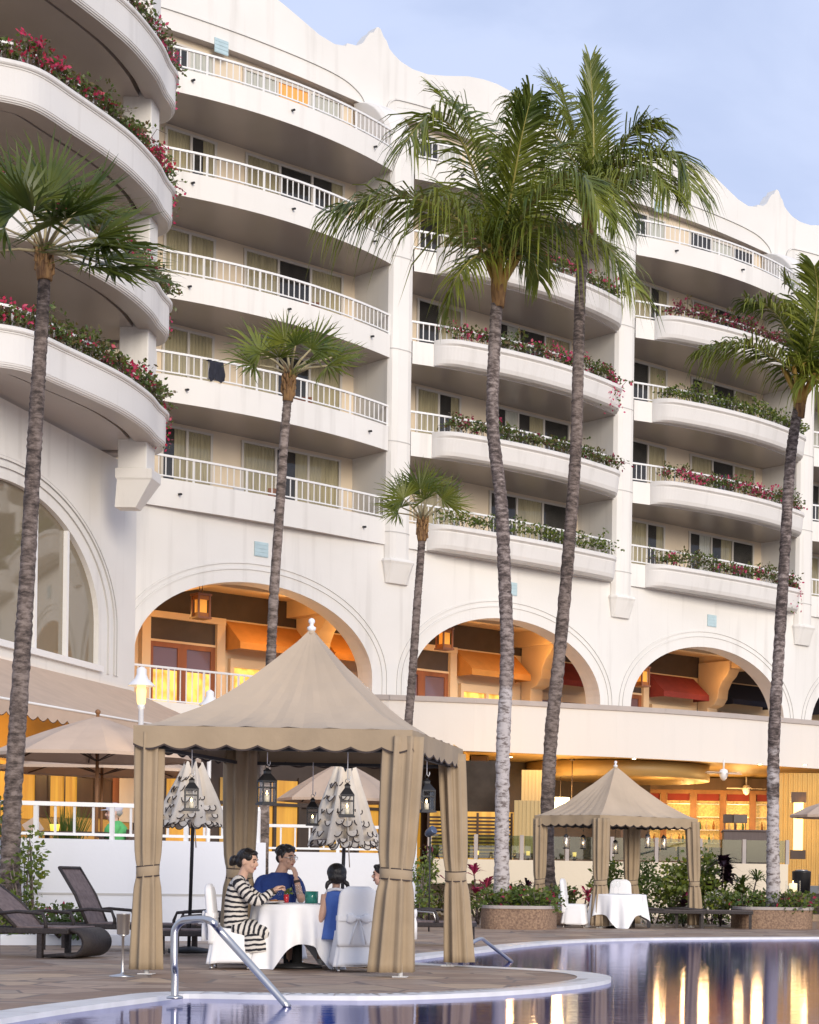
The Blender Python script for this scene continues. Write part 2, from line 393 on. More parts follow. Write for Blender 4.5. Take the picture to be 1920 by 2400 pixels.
def window(bay,fl,w0,w1,states):
    u0=bay*10; rv=RV if fl<4 else RV-.2
    z0=FL[fl]+.22; z1=FL[fl]+(2.8 if fl<4 else 2.52); a0,a1=u0+w0,u0+w1; n=len(states); pw=(a1-a0)/n
    mb=MB(); d=.06
    fr=lambda x0,x1,y0,y1: mb.box((x0,rv+.01,y0),(x1,rv+.01+d,y1),W)
    fr(a0-.05,a1+.05,z1,z1+.07); fr(a0-.05,a1+.05,z0-.02,z0+.05)
    for i in range(n+1): fr(a0+pw*i-.04,a0+pw*i+.04,z0+.05,z1)
    win=mb.build('window',M['frame'],hotel)
    mb=MB(); ml=MB(); mg=MB()
    for i,s in enumerate(states):
        x0,x1=a0+pw*i+.04,a0+pw*(i+1)-.04
        mg.quad(W(x0,rv+.045,z0+.05),W(x1,rv+.045,z0+.05),W(x1,rv+.045,z1),W(x0,rv+.045,z1))
        if s=='d': mb.quad(W(x0,rv+.012,z0),W(x1,rv+.012,z0),W(x1,rv+.012,z1),W(x0,rv+.012,z1),3)  # dark sheet for the unlit room's shade, kept in the curtain mesh
        elif s=='h':
            xm=lerp(x0,x1,.35+.3*st.random()); mb.quad(W(x0,rv+.012,z0),W(xm,rv+.012,z0),W(xm,rv+.012,z1),W(x0,rv+.012,z1),3); pleat(mb,xm,x1,rv+.006,z0,z1,st.choice([0,0,1]),.03)
        else: pleat(mb,x0,x1,rv+.006,z0,z1,{'c':0,'p':1,'o':2}[s],.03)
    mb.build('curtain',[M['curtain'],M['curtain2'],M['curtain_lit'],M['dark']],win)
    mg.build('glass_pane',M['pane'],win)
st=random.Random(3)
for bay in (-1,0,1,2):
    for fl in range(5):
        A=''.join(st.choice(['dc','hc','dc','ch','cc']) for _ in range(1)); B=st.choice(['cdc','hdc','cdh','dcd','chc','hhd','cdd'])
        if fl==4: A='dp'; B={-1:'pop',0:'dpd',1:'dpd',2:'pdp'}[bay]
        window(bay,fl,2.1 if bay>=0 else 2.55,3.95 if bay>=0 else 4.25,A); window(bay,fl,5.35,9.0,B)
# unseen roof slab behind parapet, added to block sky light
mb=MB(); mb.quad(W(-11,-2.0,26.4),W(34,-2.0,26.4),W(34,-12,26.4),W(-11,-12,26.4)); mb.quad(W(-11,-2.9,11.6),W(34,-2.9,11.6),W(34,-2.9,26.4),W(-11,-2.9,26.4))
mb.build('roof',M['cream'],hotel)
# pale blue vents
for u,z,v in ((-5.05,10.83,0),(4.9,10.83,0),(14.83,10.81,0),(24.8,10.81,0),(-5.68,26.3,PV),(13.3,26.4,PV)):
    mb=MB(); mb.box((u-.24,v+.004,z-.22),(u+.24,v+.03,z+.22),W)
    for j in range(4): mb.box((u-.24,v+.03,z-.2+j*.11),(u+.24,v+.04,z-.13+j*.11),W)
    mb.build('vent_grille',M['blue_tile'],hotel)
# ---------------- arcade behind the arches
AZ=5.75; AV=-4.6; ACZ=10.15
mb=MB()
mb.quad(W(-12,-.75,ACZ),W(-12,AV,ACZ),W(34,AV,ACZ),W(34,-.75,ACZ))
for k in range(-1,4):                                       # beams
    c=k*10-.6
    mb.box((c+4.2,AV,ACZ-.35),(c+4.9,-.75,ACZ),W); 
    mb.box((c+9.6,AV,ACZ-.55),(c+10.8,-.75,ACZ),W)
mb.box((-12,-1.9,ACZ-.32),(34,-1.55,ACZ),W)
mb.build('arcade_ceiling',M['arc_ceiling'],hotel)
mb=MB(); mb.quad(W(-12,-.01,AZ),W(34,-.01,AZ),W(34,AV,AZ),W(-12,AV,AZ)); mb.build('arcade_floor',M['cream'],hotel)
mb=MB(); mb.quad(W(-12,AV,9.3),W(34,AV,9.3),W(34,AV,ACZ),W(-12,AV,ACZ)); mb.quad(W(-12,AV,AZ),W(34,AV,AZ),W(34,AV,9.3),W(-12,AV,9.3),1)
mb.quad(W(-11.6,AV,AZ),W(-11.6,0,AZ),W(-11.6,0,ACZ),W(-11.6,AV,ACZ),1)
mb.build('arcade_wall',[M['brown_wall'],M['arc_wall']],hotel)
def afz(px,py,v=AV+.1): return FZ(px,py,v)
# scroll corbels carrying the ceiling beam, seen in each arch right of centre
def corbel(u):
    mb=MB(); prof=[(0,5.8),(0,9.9),(1.75,9.9),(1.75,9.55),(1.6,9.3),(1.35,9.1),(1.15,8.75),(1.1,8.4),(.9,8.15),(.55,8.05),(.5,5.8)]
    pts=[W(u-.3,AV+.05+a,z) for a,z in prof]; mb.prism(pts,Vector((FD.x*.6,FD.y*.6,0)))
    mb.build('corbel',M['arc_wall'],hotel,bevel=.02)
for u in (-.35,9.65,19.2): corbel(u)
def shopdoor(u,w,zt=9.07,lit=False,glass=True):
    mb=MB(); v=AV+.02
    mb.box((u-.3,v,AZ),(u,v+.22,zt),W); mb.box((u+w,v,AZ),(u+w+.3,v+.22,zt),W); mb.box((u-.3,v,zt),(u+w+.3,v+.25,zt+.21),W)
    fr=mb.build('door_surround',M['arc_wall'],hotel)
    mb=MB(); h=zt-.72
    mb.box((u,v+.03,h+.05),(u+w,v+.08,zt),W,1); mb.box((u,v+.03,h-.02),(u+w,v+.12,h+.05),W,2)
    for i in range(2):
        a=u+w*i/2; e=u+w*(i+1)/2
        for x0,x1,z0,z1 in ((a,a+.16,AZ,h),(e-.16,e,AZ,h),(a+.16,e-.16,h-.18,h),(a+.16,e-.16,AZ,AZ+.3)):
            mb.box((x0,v+.04,z0),(x1,v+.1,z1),W)
    dr=mb.build('door',[M['door_wood'],M['brown_wall'],M['arc_wall']],hotel)
    mb=MB()
    for i in range(2):
        a=u+w*i/2+.16; e=u+w*(i+1)/2-.16
        mb.quad(W(a,v+.05,AZ+.3),W(e,v+.05,AZ+.3),W(e,v+.05,7.45),W(a,v+.05,7.45),1 if lit else 0)
        mb.quad(W(a,v+.05,7.45),W(e,v+.05,7.45),W(e,v+.05,h-.18),W(a,v+.05,h-.18),0)
    mb.build('door_glass',[M['shopglass'],M['glow']],dr)
M['shopglass']=mat('mauve_reflecting_glass',(.16,.10,.12),.08,spec=.8)
def shopwin(u,w,awm,lab,z1=7.75,lit=True):
    v=AV+.02; mb=MB()
    for x0,x1,a,b in ((u,u+w,z1,z1+.28),(u,u+.14,AZ+.35,z1),(u+w-.14,u+w,AZ+.35,z1),(u+w/2-.06,u+w/2+.06,AZ+.35,z1),(u,u+w,AZ,AZ+.35)): mb.box((x0,v,a),(x1,v+.16,b),W)
    wn=mb.build('shop_window',M['arc_wall'],hotel)
    mb=MB(); mb.quad(W(u+.14,v+.02,AZ+.35),W(u+w-.14,v+.02,AZ+.35),W(u+w-.14,v+.02,z1),W(u+.14,v+.02,z1)); mb.build('shop_glass',M['glow'] if lit else M['shopglass'],wn)
    mb=MB(); a0,a1=u-.15,u+w+.15
    mb.quad(W(a0,v+.05,9.24),W(a1,v+.05,9.24),W(a1,v+.95,8.5),W(a0,v+.95,8.5)); mb.quad(W(a0,v+.95,8.5),W(a1,v+.95,8.5),W(a1,v+.95,8.28),W(a0,v+.95,8.28))
    for x in (a0,a1): mb.add([W(x,v+.05,9.24),W(x,v+.95,8.5),W(x,v+.95,8.28),W(x,v+.05,8.28)],[(0,1,2,3)])
    aw=mb.build('awning',M[awm],hotel); aw['label']=lab
shopdoor(-6.19,2.4,lit=True); shopwin(-3.25,2.5,'orange_aw','orange awning over the lit shop window'); shopwin(.45,2.3,'orange_aw','orange awning beside the scroll corbel')
shopdoor(3.43,2.4); shopwin(6.38,2.5,'orange_aw','orange awning in the middle arch'); shopwin(10.1,2.4,'red_aw','dark red awning at the right of the middle arch',lit=False)
shopdoor(13.2,2.4,lit=True); shopwin(16.15,2.3,'red_aw','dark red awning in the right arch',lit=False); shopwin(20.2,2.5,'navy_aw','navy blue awning in the right arch',lit=True); shopwin(26,2.6,'navy_aw','navy blue awning at the far right',lit=False)
# railing in the first arch
mb=MB(); railing(mb,[W(-9.2,-.2,0).xy,W(-.9,-.2,0).xy],5.95,1.05,.2,1.15,.03)
mb.build('arch_railing',M['rail'],hotel)
mb=MB(); mb.box((-9.5,-.75,5.35),(-.6,.35,5.95),W); mb.build('arch_sill_slab',M['white'],hotel)
# ---------------- curved white terrace fascia over the restaurant
band_px=[(700,1461),(820,1463),(900,1466),(1000,1470),(1100,1475),(1200,1481),(1300,1486),(1400,1492),(1550,1503),(1725,1518),(1900,1535),(2100,1556)]
BZ=6.65; bp=[PZ(x,y,BZ) for x,y in band_px]; BB=4.98
mb=MB()
for a,b in zip(bp,bp[1:]):
    n=Vector((a.y-b.y,b.x-a.x,0)).normalized()           # points into the building
    if n.y<0: n=-n
    A,Bq=Vector((a.x,a.y,0)),Vector((b.x,b.y,0)); z=lambda p,h:Vector((p.x,p.y,h))
    mb.quad(z(A,BB),z(Bq,BB),z(Bq,BZ-.16),z(A,BZ-.16),0,True)
    o=n*-.06; mb.quad(z(A+o,BZ-.16),z(Bq+o,BZ-.16),z(Bq+o,BZ),z(A+o,BZ),1); mb.quad(z(A+o,BZ),z(Bq+o,BZ),z(Bq+n*.2,BZ),z(A+n*.2,BZ),1); mb.quad(z(A,BZ-.16),z(Bq,BZ-.16),z(Bq+o,BZ-.16),z(A+o,BZ-.16),1)
    mb.quad(z(Bq+n*.2,5.8),z(A+n*.2,5.8),z(A+n*.2,BZ),z(Bq+n*.2,BZ))
    mb.quad(z(A,BB),z(A+n*.5,BB),z(Bq+n*.5,BB),z(Bq,BB),2)
M['cap']=mat('taupe_coping',(.42,.375,.35),.7,var=.06,scale=2)
M['band']=stained('cream_band_stucco',(.71,.675,.63),.08)
M['gold_ceiling']=mat('gold_restaurant_ceiling',(.36,.235,.085),.5,var=.06,scale=.8)
mb.build('terrace_fascia',[M['band'],M['cap'],M['gold_ceiling']],hotel)
# deck/ceiling slab between fascia and facade
mb=MB(); pl=[Vector((p.x,p.y,5.72)) for p in bp]+[W(36,-1,5.72),W(-10,-1,5.72)]
mb.add(pl,[tuple(range(len(pl)))]); mb.build('upper_terrace_floor',M['cap'],hotel)
cl=[Vector((p.x,p.y+.35,BB+.02)) for p in bp]+[Vector((30,92,BB+.02)),Vector((-16,92,BB+.02))]
mb=MB(); mb.add(cl,[tuple(range(len(cl)))]); mb.build('restaurant_ceiling',M['gold_ceiling'],hotel)
# ================================================================== WING (left)
wing_parts=[]
sl,zs=WZ(0,1365,0); 
# arched window: centre s0, spring, radii
wr,_=WZ(207,1380,0)                                     # right jamb
WR=4.85; wc=wr-WR; WSILL=6.42; WSP=7.7; WRZ=2.8
mb=MB(); TOP=12.4; S0=-16
def wq(a,b,e,f,t=TOP): mb.quad(WW(a,0,b),WW(e,0,f),WW(e,0,t),WW(a,0,t))
mb.quad(WW(S0,0,2),WW(.05,0,2),WW(.05,0,WSILL),WW(S0,0,WSILL))
ap=[(wc-WR,WSILL)]+[(wc+WR*math.cos(PI-PI*i/40),WSP+WRZ*math.sin(PI-PI*i/40)) for i in range(41)]+[(wc+WR,WSILL)]
wq(S0,WSILL,wc-WR,WSILL) if wc-WR>S0 else None
for (a,b),(e,f) in zip(ap,ap[1:]):
    if e-a>1e-6: wq(a,b,e,f)
    mb.quad(WW(a,0,b),WW(a,-.2,b),WW(e,-.2,f),WW(e,0,f),sm=True)
wq(wc+WR,WSILL,.05,WSILL)
mb.quad(WW(.05,0,2),WW(.05,-2,2),WW(.05,-2,12.2),WW(.05,0,12.2))
ww=mb.build('wing_wall',M['white'],hotel)
mb=MB()
for k in (.55,.95,1.1):
    ap2=[(wc-WR-k,WSILL)]+[(wc+(WR+k)*math.cos(PI-PI*i/40),WSP+(WRZ+k*.5)*math.sin(PI-PI*i/40)) for i in range(41)]+[(wc+WR+k,WSILL)]
    for (a,b),(e,f) in zip(ap2,ap2[1:]):
        d=Vector((e-a,f-b)).normalized(); nn=Vector((-d.y,d.x))*.07
        mb.quad(WW(a,.05,b),WW(e,.05,f),WW(e+nn.x,.05,f+nn.y),WW(a+nn.x,.05,b+nn.y))
        mb.quad(WW(a,-.01,b),WW(e,-.01,f),WW(e,.05,f),WW(a,.05,b),1); mb.quad(WW(a+nn.x,.05,b+nn.y),WW(e+nn.x,.05,f+nn.y),WW(e+nn.x,-.01,f+nn.y),WW(a+nn.x,-.01,b+nn.y),1)
mb.build('arch_moulding',[M['white'],M['groove']],ww)
mb=MB()
mb.box((wc-WR,-.15,WSILL),(wc+WR+.1,.12,WSILL+.16),WW)
for s in (WZ(137,1300,-.1)[0],WZ(70,1300,-.1)[0],WZ(70,1300,-.1)[0]-2.6,WZ(70,1300,-.1)[0]-5.2):
    zt_=WSP+WRZ*math.sqrt(max(0,1-((s-wc)/WR)**2)); mb.box((s-.06,-.17,WSILL+.16),(s+.06,-.03,zt_),WW)
aw_=mb.build('arched_window',M['rail'],hotel)
mb=MB(); pts=[WW(a,-.14,b) for a,b in ap]; mb.add(pts,[tuple(range(len(pts)))])
M['wingglass']=mat('grey_green_reflecting_glass',(.21,.175,.12),.03,spec=.8,coat=.25)
M['wingglass'].node_tree.nodes['Principled BSDF'].inputs['IOR'].default_value=1.55
mb.build('glass_pane',M['wingglass'],aw_)
# wing balconies: traced top rim of the lowest, same plan on each storey
rim=[(0,706),(75,721),(150,754),(225,789),(275,816),(320,849),(340,872)]
rp=[PZ(x,y,13.15) for x,y in rim]
rp=[Vector((p.x,p.y)) for p in rp]
back=[rp[-1]+Vector((-.02,.9)),rp[-1]+Vector((-.35,1.75)),rp[-1]+Vector((-1.0,2.2)),rp[-1]+Vector((-1.9,2.3)),rp[-1]+Vector((-3.0,2.3))]
ctl=[rp[0]+Vector((-3.6,.9)),rp[0]+Vector((-1.7,.05)),rp[0]+Vector((-.75,-.22))]+rp+back
ctl=[Vector((p.x,p.y,0)) for p in ctl]
plan=cat(ctl,6)
def offs(pl,d):
    out=[]
    for i,p in enumerate(pl):
        t=(pl[min(i+1,len(pl)-1)]-pl[max(i-1,0)]).normalized(); out.append(p+Vector((t.y,-t.x,0))*d)
    return out
WF=[12.48,15.47,18.5,21.6]
for k,z in enumerate(WF):
    g=[p+Vector((.045*k-.10,0,0)) for p in plan]
    sec=[(-.66,.18),(-.66,.0),(-.62,-.015),(-.10,-.015),(-.085,.012),(-.055,.014),(-.045,.05),(-.022,.052),(-.014,.09),(.0,.095),(.0,.76),(.025,.77),(.025,.80),(.06,.81),(.085,.84),(.085,.90),(.06,.93),(-.14,.95),(-.16,.6)]
    mb=MB(); lines=[[p+Vector((0,0,z+h)) for p in offs(g,d)] for d,h in sec]
    for a,b in zip(lines,lines[1:]):
        for i in range(len(a)-1): mb.quad(a[i],a[i+1],b[i+1],b[i],1 if lines.index(a)<3 else 0,False)
    inner=offs(g,-.80)
    base=[p+Vector((0,0,z+.04)) for p in inner]; far=[WW(-1.6,-1.2 if k else -.2,z+.12),WW(-16,-1.2 if k else -.2,z+.12)]
    prj=[WW((p.xy-WO).dot(WD),min(-1.9,(p.xy-WO).dot(WN)-.05),z+.04) for p in base]
    for i in range(len(base)-1): mb.quad(base[i],base[i+1],prj[i+1],prj[i],1)
    gap=[[p+Vector((0,0,z+h)) for p in offs(g,dd)] for dd,h in ((-.66,.18),(-.66,.3),(-.80,.3),(-.80,.04))]
    for a,b in zip(gap,gap[1:]):
        for i in range(len(a)-1): mb.quad(a[i],a[i+1],b[i+1],b[i],1)
    wb=mb.build('wing_balcony',[M['planter'],M['soffit']],hotel)
    mb=MB(); rl=[p.xy for p in offs(g,-.55)][6:-8]; railing(mb,rl[::2],z+.92,.62,.21,1.8); mb.build('railing',M['rail'],wb)
    plants_at.append((-2,k,[p.xy for p in offs(g,-.22)],z+.9))
# end column stubs of the wing and its wedge bracket
pb=P(289,1000,50.9)
mb=MB()
for z0,z1 in ((11.75,12.7),(13.3,15.6),(16.3,18.6),(19.3,21.8),(22.3,25.8)): mb.box((-.42,-.4,z0),(.36,.4,z1),lambda x,y,z:Vector((pb.x+x,pb.y+y,z)))
wp_=mb.build('wing_pier',M['white'],hotel,bevel=.03)
mb=MB(); mb.loft([[Vector((pb.x+a*s+o,pb.y+b*s,z)) for a,b in ((-.48,-.42),(.42,-.42),(.42,.42),(-.48,.42))] for z,s,o in ((10.75,.62,-.22),(11.45,1.0,.06),(11.5,1.08,.06),(11.75,1.08,.06))],0,False)
mb.build('bracket',M['white'],wp_)
mb=MB(); mb.quad(WW(-16,-1.6,12),WW(-1.0,-1.6,12),WW(-1.0,-1.6,27),WW(-16,-1.6,27)); mb.quad(WW(-1.0,-1.6,12),WW(-1.0,-3,12),WW(-1.0,-3,27),WW(-1.0,-1.6,27)); mb.build('wing_back_wall',M['cream'],hotel)
mb=MB(); mb.box((-3.6,-.05,12.2),(-.6,.0,27),lambda x,y,z:WW(x,y-1.5,z)); mb.build('wing_return_wall',M['cream'],hotel)
# hanging box signs in the arches
M['signlit']=emat('amber_panel',(1,.36,.05),.28); M['signwood']=mat('orange_brown_panel',(.35,.11,.02),.6)
for i,(x,y,lab) in enumerate(((423,1277,'orange lit box lantern hanging left in the large left arch'),(936,1345,'orange lit box lantern hanging behind the fan palm in the middle arch'),(1352,1425,'small orange box lantern at the left edge of the right arch'))):
    u,z=FZ(x,y,-1.4); t=thing('hanging_lantern',lab,'lantern',W(u,-1.4,z),math.atan2(FD.y,FD.x),'box lanterns in the arches')
    mb=MB(); L_=.19
    for a in (-1,1):
        for b in (-1,1): mb.box((a*L_-.025,b*L_-.025,-.33),(a*L_+.025,b*L_+.025,.33))
    for z0 in (-.38,.32): mb.box((-L_-.05,-L_-.05,z0),(L_+.05,L_+.05,z0+.06))
    mb.tube([(0,-.08,.4),(0,-.08,1.2)],.015,6); mb.tube([(0,.08,.4),(0,.08,1.2)],.015,6)
    mb.build('frame',M['door_wood'],t,local=True)
    mb=MB(); mb.box((-L_+.06,-L_+.06,-.32),(L_-.06,L_-.06,.32)); mb.box((-L_+.005,-L_+.005,-.33),(L_-.005,L_-.005,-.2),mat=1); mb.box((-L_+.005,-L_+.005,.2),(L_-.005,L_-.005,.33),mat=1); mb.build('lit_panel',[M['signlit'],M['signwood']],t,local=True)
# ================================================================== GROUND, POOL
def stone_mat():
    m=bpy.data.materials.new('flagstone_paving'); m.use_nodes=True; nt=m.node_tree; N=nt.nodes; L=nt.links; b=N['Principled BSDF']
    g=N.new('ShaderNodeNewGeometry'); mp=N.new('ShaderNodeMapping'); mp.inputs['Rotation'].default_value=(0,0,.35); mp.inputs['Scale'].default_value=(1.15,1.35,.0); L.new(g.outputs['Position'],mp.inputs['Vector'])
    v=N.new('ShaderNodeTexVoronoi'); v.inputs['Scale'].default_value=1.25; v.inputs['Randomness'].default_value=.78; L.new(mp.outputs[0],v.inputs['Vector'])
    e=N.new('ShaderNodeTexVoronoi'); e.feature='DISTANCE_TO_EDGE'; e.inputs['Scale'].default_value=1.25; e.inputs['Randomness'].default_value=.78; L.new(mp.outputs[0],e.inputs['Vector'])
    sp=N.new('ShaderNodeSeparateColor'); L.new(v.outputs['Color'],sp.inputs[0])
    cr=N.new('ShaderNodeValToRGB'); el=cr.color_ramp.elements
    el[0].color=(.23,.15,.105,1); el[1].color=(.48,.34,.22,1)
    for p,c in ((.3,(.31,.21,.15,1)),(.55,(.39,.28,.205,1)),(.75,(.30,.235,.19,1))): k=el.new(p); k.color=c
    L.new(sp.outputs[0],cr.inputs['Fac'])
    n=N.new('ShaderNodeTexNoise'); n.inputs['Scale'].default_value=3.5; n.inputs['Detail'].default_value=8; n.inputs['Roughness'].default_value=.7; L.new(g.outputs['Position'],n.inputs['Vector'])
    mx=N.new('ShaderNodeMix'); mx.data_type='RGBA'; mx.blend_type='MULTIPLY'; mx.inputs['Factor'].default_value=.8
    r2=N.new('ShaderNodeMapRange'); r2.inputs['From Min'].default_value=.3; r2.inputs['From Max'].default_value=.72; r2.inputs['To Min'].default_value=.68; r2.inputs['To Max'].default_value=1.25; L.new(n.outputs['Fac'],r2.inputs['Value'])
    L.new(cr.outputs['Color'],mx.inputs['A']); L.new(r2.outputs[0],mx.inputs['B'])
    r=N.new('ShaderNodeMapRange'); r.inputs['From Min'].default_value=.012; r.inputs['From Max'].default_value=.03; L.new(e.outputs['Distance'],r.inputs['Value'])
    m2=N.new('ShaderNodeMix'); m2.data_type='RGBA'; m2.inputs['A'].default_value=(.17,.13,.11,1); L.new(r.outputs[0],m2.inputs['Factor']); L.new(mx.outputs['Result'],m2.inputs['B']); L.new(m2.outputs['Result'],b.inputs['Base Color'])
    b.inputs['Roughness'].default_value=.55
    ad=N.new('ShaderNodeMath'); ad.operation='MULTIPLY_ADD'; ad.inputs[1].default_value=.6; L.new(n.outputs['Fac'],ad.inputs[0]); L.new(r.outputs[0],ad.inputs[2])
    bp=N.new('ShaderNodeBump'); bp.inputs['Strength'].default_value=.35; bp.inputs['Distance'].default_value=.01; L.new(ad.outputs[0],bp.inputs['Height']); L.new(bp.outputs[0],b.inputs['Normal'])
    return m
M['stone']=stone_mat()
M['ground']=mat('ground_soil',(.16,.14,.10),.9,var=.2,scale=.3)
M['coping']=mat('white_coping_tile',(.70,.70,.70),.4,var=.07,scale=6)
def water_mat():
    m=bpy.data.materials.new('pool_water'); m.use_nodes=True; nt=m.node_tree; N=nt.nodes; L=nt.links; b=N['Principled BSDF']
    b.inputs['Base Color'].default_value=(.010,.020,.11,1); b.inputs['Roughness'].default_value=.6; b.inputs['IOR'].default_value=1.19
    g=N.new('ShaderNodeNewGeometry'); mp=N.new('ShaderNodeMapping'); mp.inputs['Scale'].default_value=(1.1,4.2,1); L.new(g.outputs['Position'],mp.inputs['Vector'])
    n=N.new('ShaderNodeTexNoise'); n.inputs['Scale'].default_value=2.2; n.inputs['Detail'].default_value=5; n.inputs['Roughness'].default_value=.5; L.new(mp.outputs[0],n.inputs['Vector'])
    bp=N.new('ShaderNodeBump'); bp.inputs['Strength'].default_value=.085; bp.inputs['Distance'].default_value=.02; L.new(n.outputs['Fac'],bp.inputs['Height']); L.new(bp.outputs[0],b.inputs['Normal'])
    b.inputs['Specular IOR Level'].default_value=0; out=N['Material Output']; gl=N.new('ShaderNodeBsdfGlossy'); gl.inputs['Roughness'].default_value=.055; gl.inputs['Color'].default_value=(.76,.77,.97,1); L.new(bp.outputs[0],gl.inputs['Normal'])
    fr=N.new('ShaderNodeFresnel'); fr.inputs['IOR'].default_value=1.33; mu=N.new('ShaderNodeMath'); mu.operation='MULTIPLY'; mu.inputs[1].default_value=.68; L.new(fr.outputs[0],mu.inputs[0]); ms=N.new('ShaderNodeMixShader'); L.new(mu.outputs[0],ms.inputs[0]); L.new(b.outputs[0],ms.inputs[1]); L.new(gl.outputs[0],ms.inputs[2]); L.new(ms.outputs[0],out.inputs['Surface'])
    return m
M['water']=water_mat()
edge_px=[(0,2147),(160,2122),(330,2100),(370,2095),(420,2094),(600,2097),(800,2098),(950,2094),(1100,2086),(1200,2077),(1258,2069),(1286,2062),(1278,2054),(1225,2046.5),(1130,2040.5),(1040,2036),(950,2032),(880,2027.5),(838,2023),(846,2019.5),(880,2016),(945,2008),(1020,2001),(1100,1990),(1200,1982),(1330,1977),(1500,1975),(1725,1974)]
E0=[G(*p) for p in edge_px]; E0=[Vector((p.x,p.y,0)) for p in E0]
ext=[Vector((16,33.2,0)),Vector((40,33.5,0)),Vector((40,5,0)),Vector((-6.2,5,0)),Vector((-6.0,10,0))]
pool=cat(E0,4)+ext
def ccw(pl): return sum(a.x*b.y-b.x*a.y for a,b in zip(pl,pl[1:]+pl[:1]))>0
def poff(pl,d):
    s=1 if ccw(pl) else -1; out=[]; n=len(pl)
    for i in range(n):
        t1=(pl[i]-pl[i-1]).normalized(); t2=(pl[(i+1)%n]-pl[i]).normalized()
        n1=Vector((t1.y,-t1.x,0))*s; n2=Vector((t2.y,-t2.x,0))*s; nn=n1+n2
        nn=nn.normalized() if nn.length>.2 else n1
        out.append(pl[i]+nn*d)
    return out
outer=poff(pool,.34)
from mathutils.geometry import delaunay_2d_cdt
def inpoly(p,pl):
    c=False; j=len(pl)-1
    for i in range(len(pl)):
        a,b=pl[i],pl[j]
        if (a.y>p.y)!=(b.y>p.y) and p.x<(b.x-a.x)*(p.y-a.y)/(b.y-a.y)+a.x: c=not c
        j=i
    return c
big=[Vector((-60,-6,0)),Vector((60,-6,0)),Vector((60,95,0)),Vector((-60,95,0))]
vs=[p.xy for p in big]+[p.xy for p in pool]; es=[(i,(i+1)%4) for i in range(4)]+[(4+i,4+(i+1)%len(pool)) for i in range(len(pool))]
vo,eo,fo,_,_,_=delaunay_2d_cdt(vs,es,[],0,1e-5)
mb=MB(); keep=[]
for f in fo:
    c=sum((Vector((*vo[i],0)) for i in f),Vector())/len(f)
    if not inpoly(c,pool): keep.append(tuple(f))
mb.add([Vector((p.x,p.y,0)) for p in vo],keep); o=mb.build('pool_deck',M['stone']); tag(o,kind='structure')
mb=MB(); mb.add([p+Vector((0,0,-.035)) for p in pool],[tuple(range(len(pool)))]); o=mb.build('pool_water',M['water']); tag(o,kind='structure')
mb=MB(); n=len(pool)
for i in range(n):
    j=(i+1)%n; z=Vector((0,0,.004)); mb.quad(pool[i]+z,pool[j]+z,outer[j]+z,outer[i]+z); mb.quad(pool[i]+z,pool[i]-Vector((0,0,.4)),pool[j]-Vector((0,0,.4)),pool[j]+z)
for i in range(n):
    j=(i+1)%n; a,b,ao,bo=pool[i],pool[j],outer[i],outer[j]; k=max(1,int((b-a).length/.55))
    if (b-a).length>8: continue
    for q in range(k):
        if k==1 and i%2: continue
        t=q/k; p=a.lerp(b,t); po=ao.lerp(bo,t); d=(b-a).normalized()*.012; z=Vector((0,0,.007)); mb.quad(p+z,p+d+z,po+d+z,po+z,1)
# overflow slots along the near edge
cum=0
for i in range(16,44):
    a,b=pool[i],pool[i+1]; ao,bo=outer[i],outer[i+1]; k=max(1,int((b-a).length/.09))
    for q in range(k):
        t=q/k; p=a.lerp(b,t); po=ao.lerp(bo,t); d=(b-a).normalized()*.04; r=(po-p)
        z=Vector((0,0,.008)); mb.quad(p+r*.62+z,p+r*.62+d+z,p+r*.92+d+z,p+r*.92+z,1)
o=mb.build('pool_coping',[M['coping'],M['soffit']]); tag(o,kind='structure')
mb=MB(); mb.quad((-900,-900,-.45),(900,-900,-.45),(900,1200,-.45),(-900,1200,-.45)); o=mb.build('ground',M['ground']); tag(o,kind='structure')
# ================================================================== LOWER TERRACES
TZ=.85
A=P(-260,1768,26.2); B=P(560,1776,28.2); A.z=B.z=0; WT=1.46
mb=MB(); t=(B-A).normalized(); nn=Vector((t.y,-t.x,0))
fr=lambda x,y,z:A+t*x-nn*y+Vector((0,0,z)); Lw=(B-A).length
mb.box((0,0,0),(Lw,.22,WT),fr); mb.box((Lw-.22,.22,0),(Lw,9.5,WT),fr)
tw=thing('terrace_wall','long low white wall below the left terrace with white railing on top','wall',fr(Lw/2,0,0))
M['wall2']=stained('terrace_wall_stucco',(.74,.76,.80),.06)
mb.build('wall',M['wall2'],tw)
mb=MB(); mb.box((0,-.012,.66),(Lw,.0,.69),fr); mb.build('groove_strip',M['groove'],tw)
mb=MB(); railing(mb,[fr(0,.1,0).xy,fr(Lw-.1,.1,0).xy],WT-.02,.52,.275,1.15,.025); mb.build('railing',M['rail'],tw)
A2=P(560,1790,38.0); B2=P(878,1794,38.4); A2.z=B2.z=0; t2=(B2-A2).normalized(); n2=Vector((t2.y,-t2.x,0)); L2=(B2-A2).length
fr2=lambda x,y,z:A2+t2*x-n2*y+Vector((0,0,z))
tw2=thing('terrace_wall','low white wall seen behind the dining table through the large cabana','wall',fr2(L2/2,0,0))
mb=MB(); mb.box((0,0,0),(L2,.22,WT),fr2); mb.box((L2-.16,-.05,0),(L2,.25,WT+.36),fr2); mb.box((L2-.2,.25,0),(L2,13,WT),fr2); mb.build('wall',M['wall2'],tw2)
mb=MB(); railing(mb,[fr2(0,.1,0).xy,fr2(L2-.16,.1,0).xy],WT-.02,.54,.26,1.2,.025); mb.build('railing',M['rail'],tw2)
M['tile']=mat('terrace_floor_tile',(.30,.21,.15),.5,var=.15,scale=1.5)
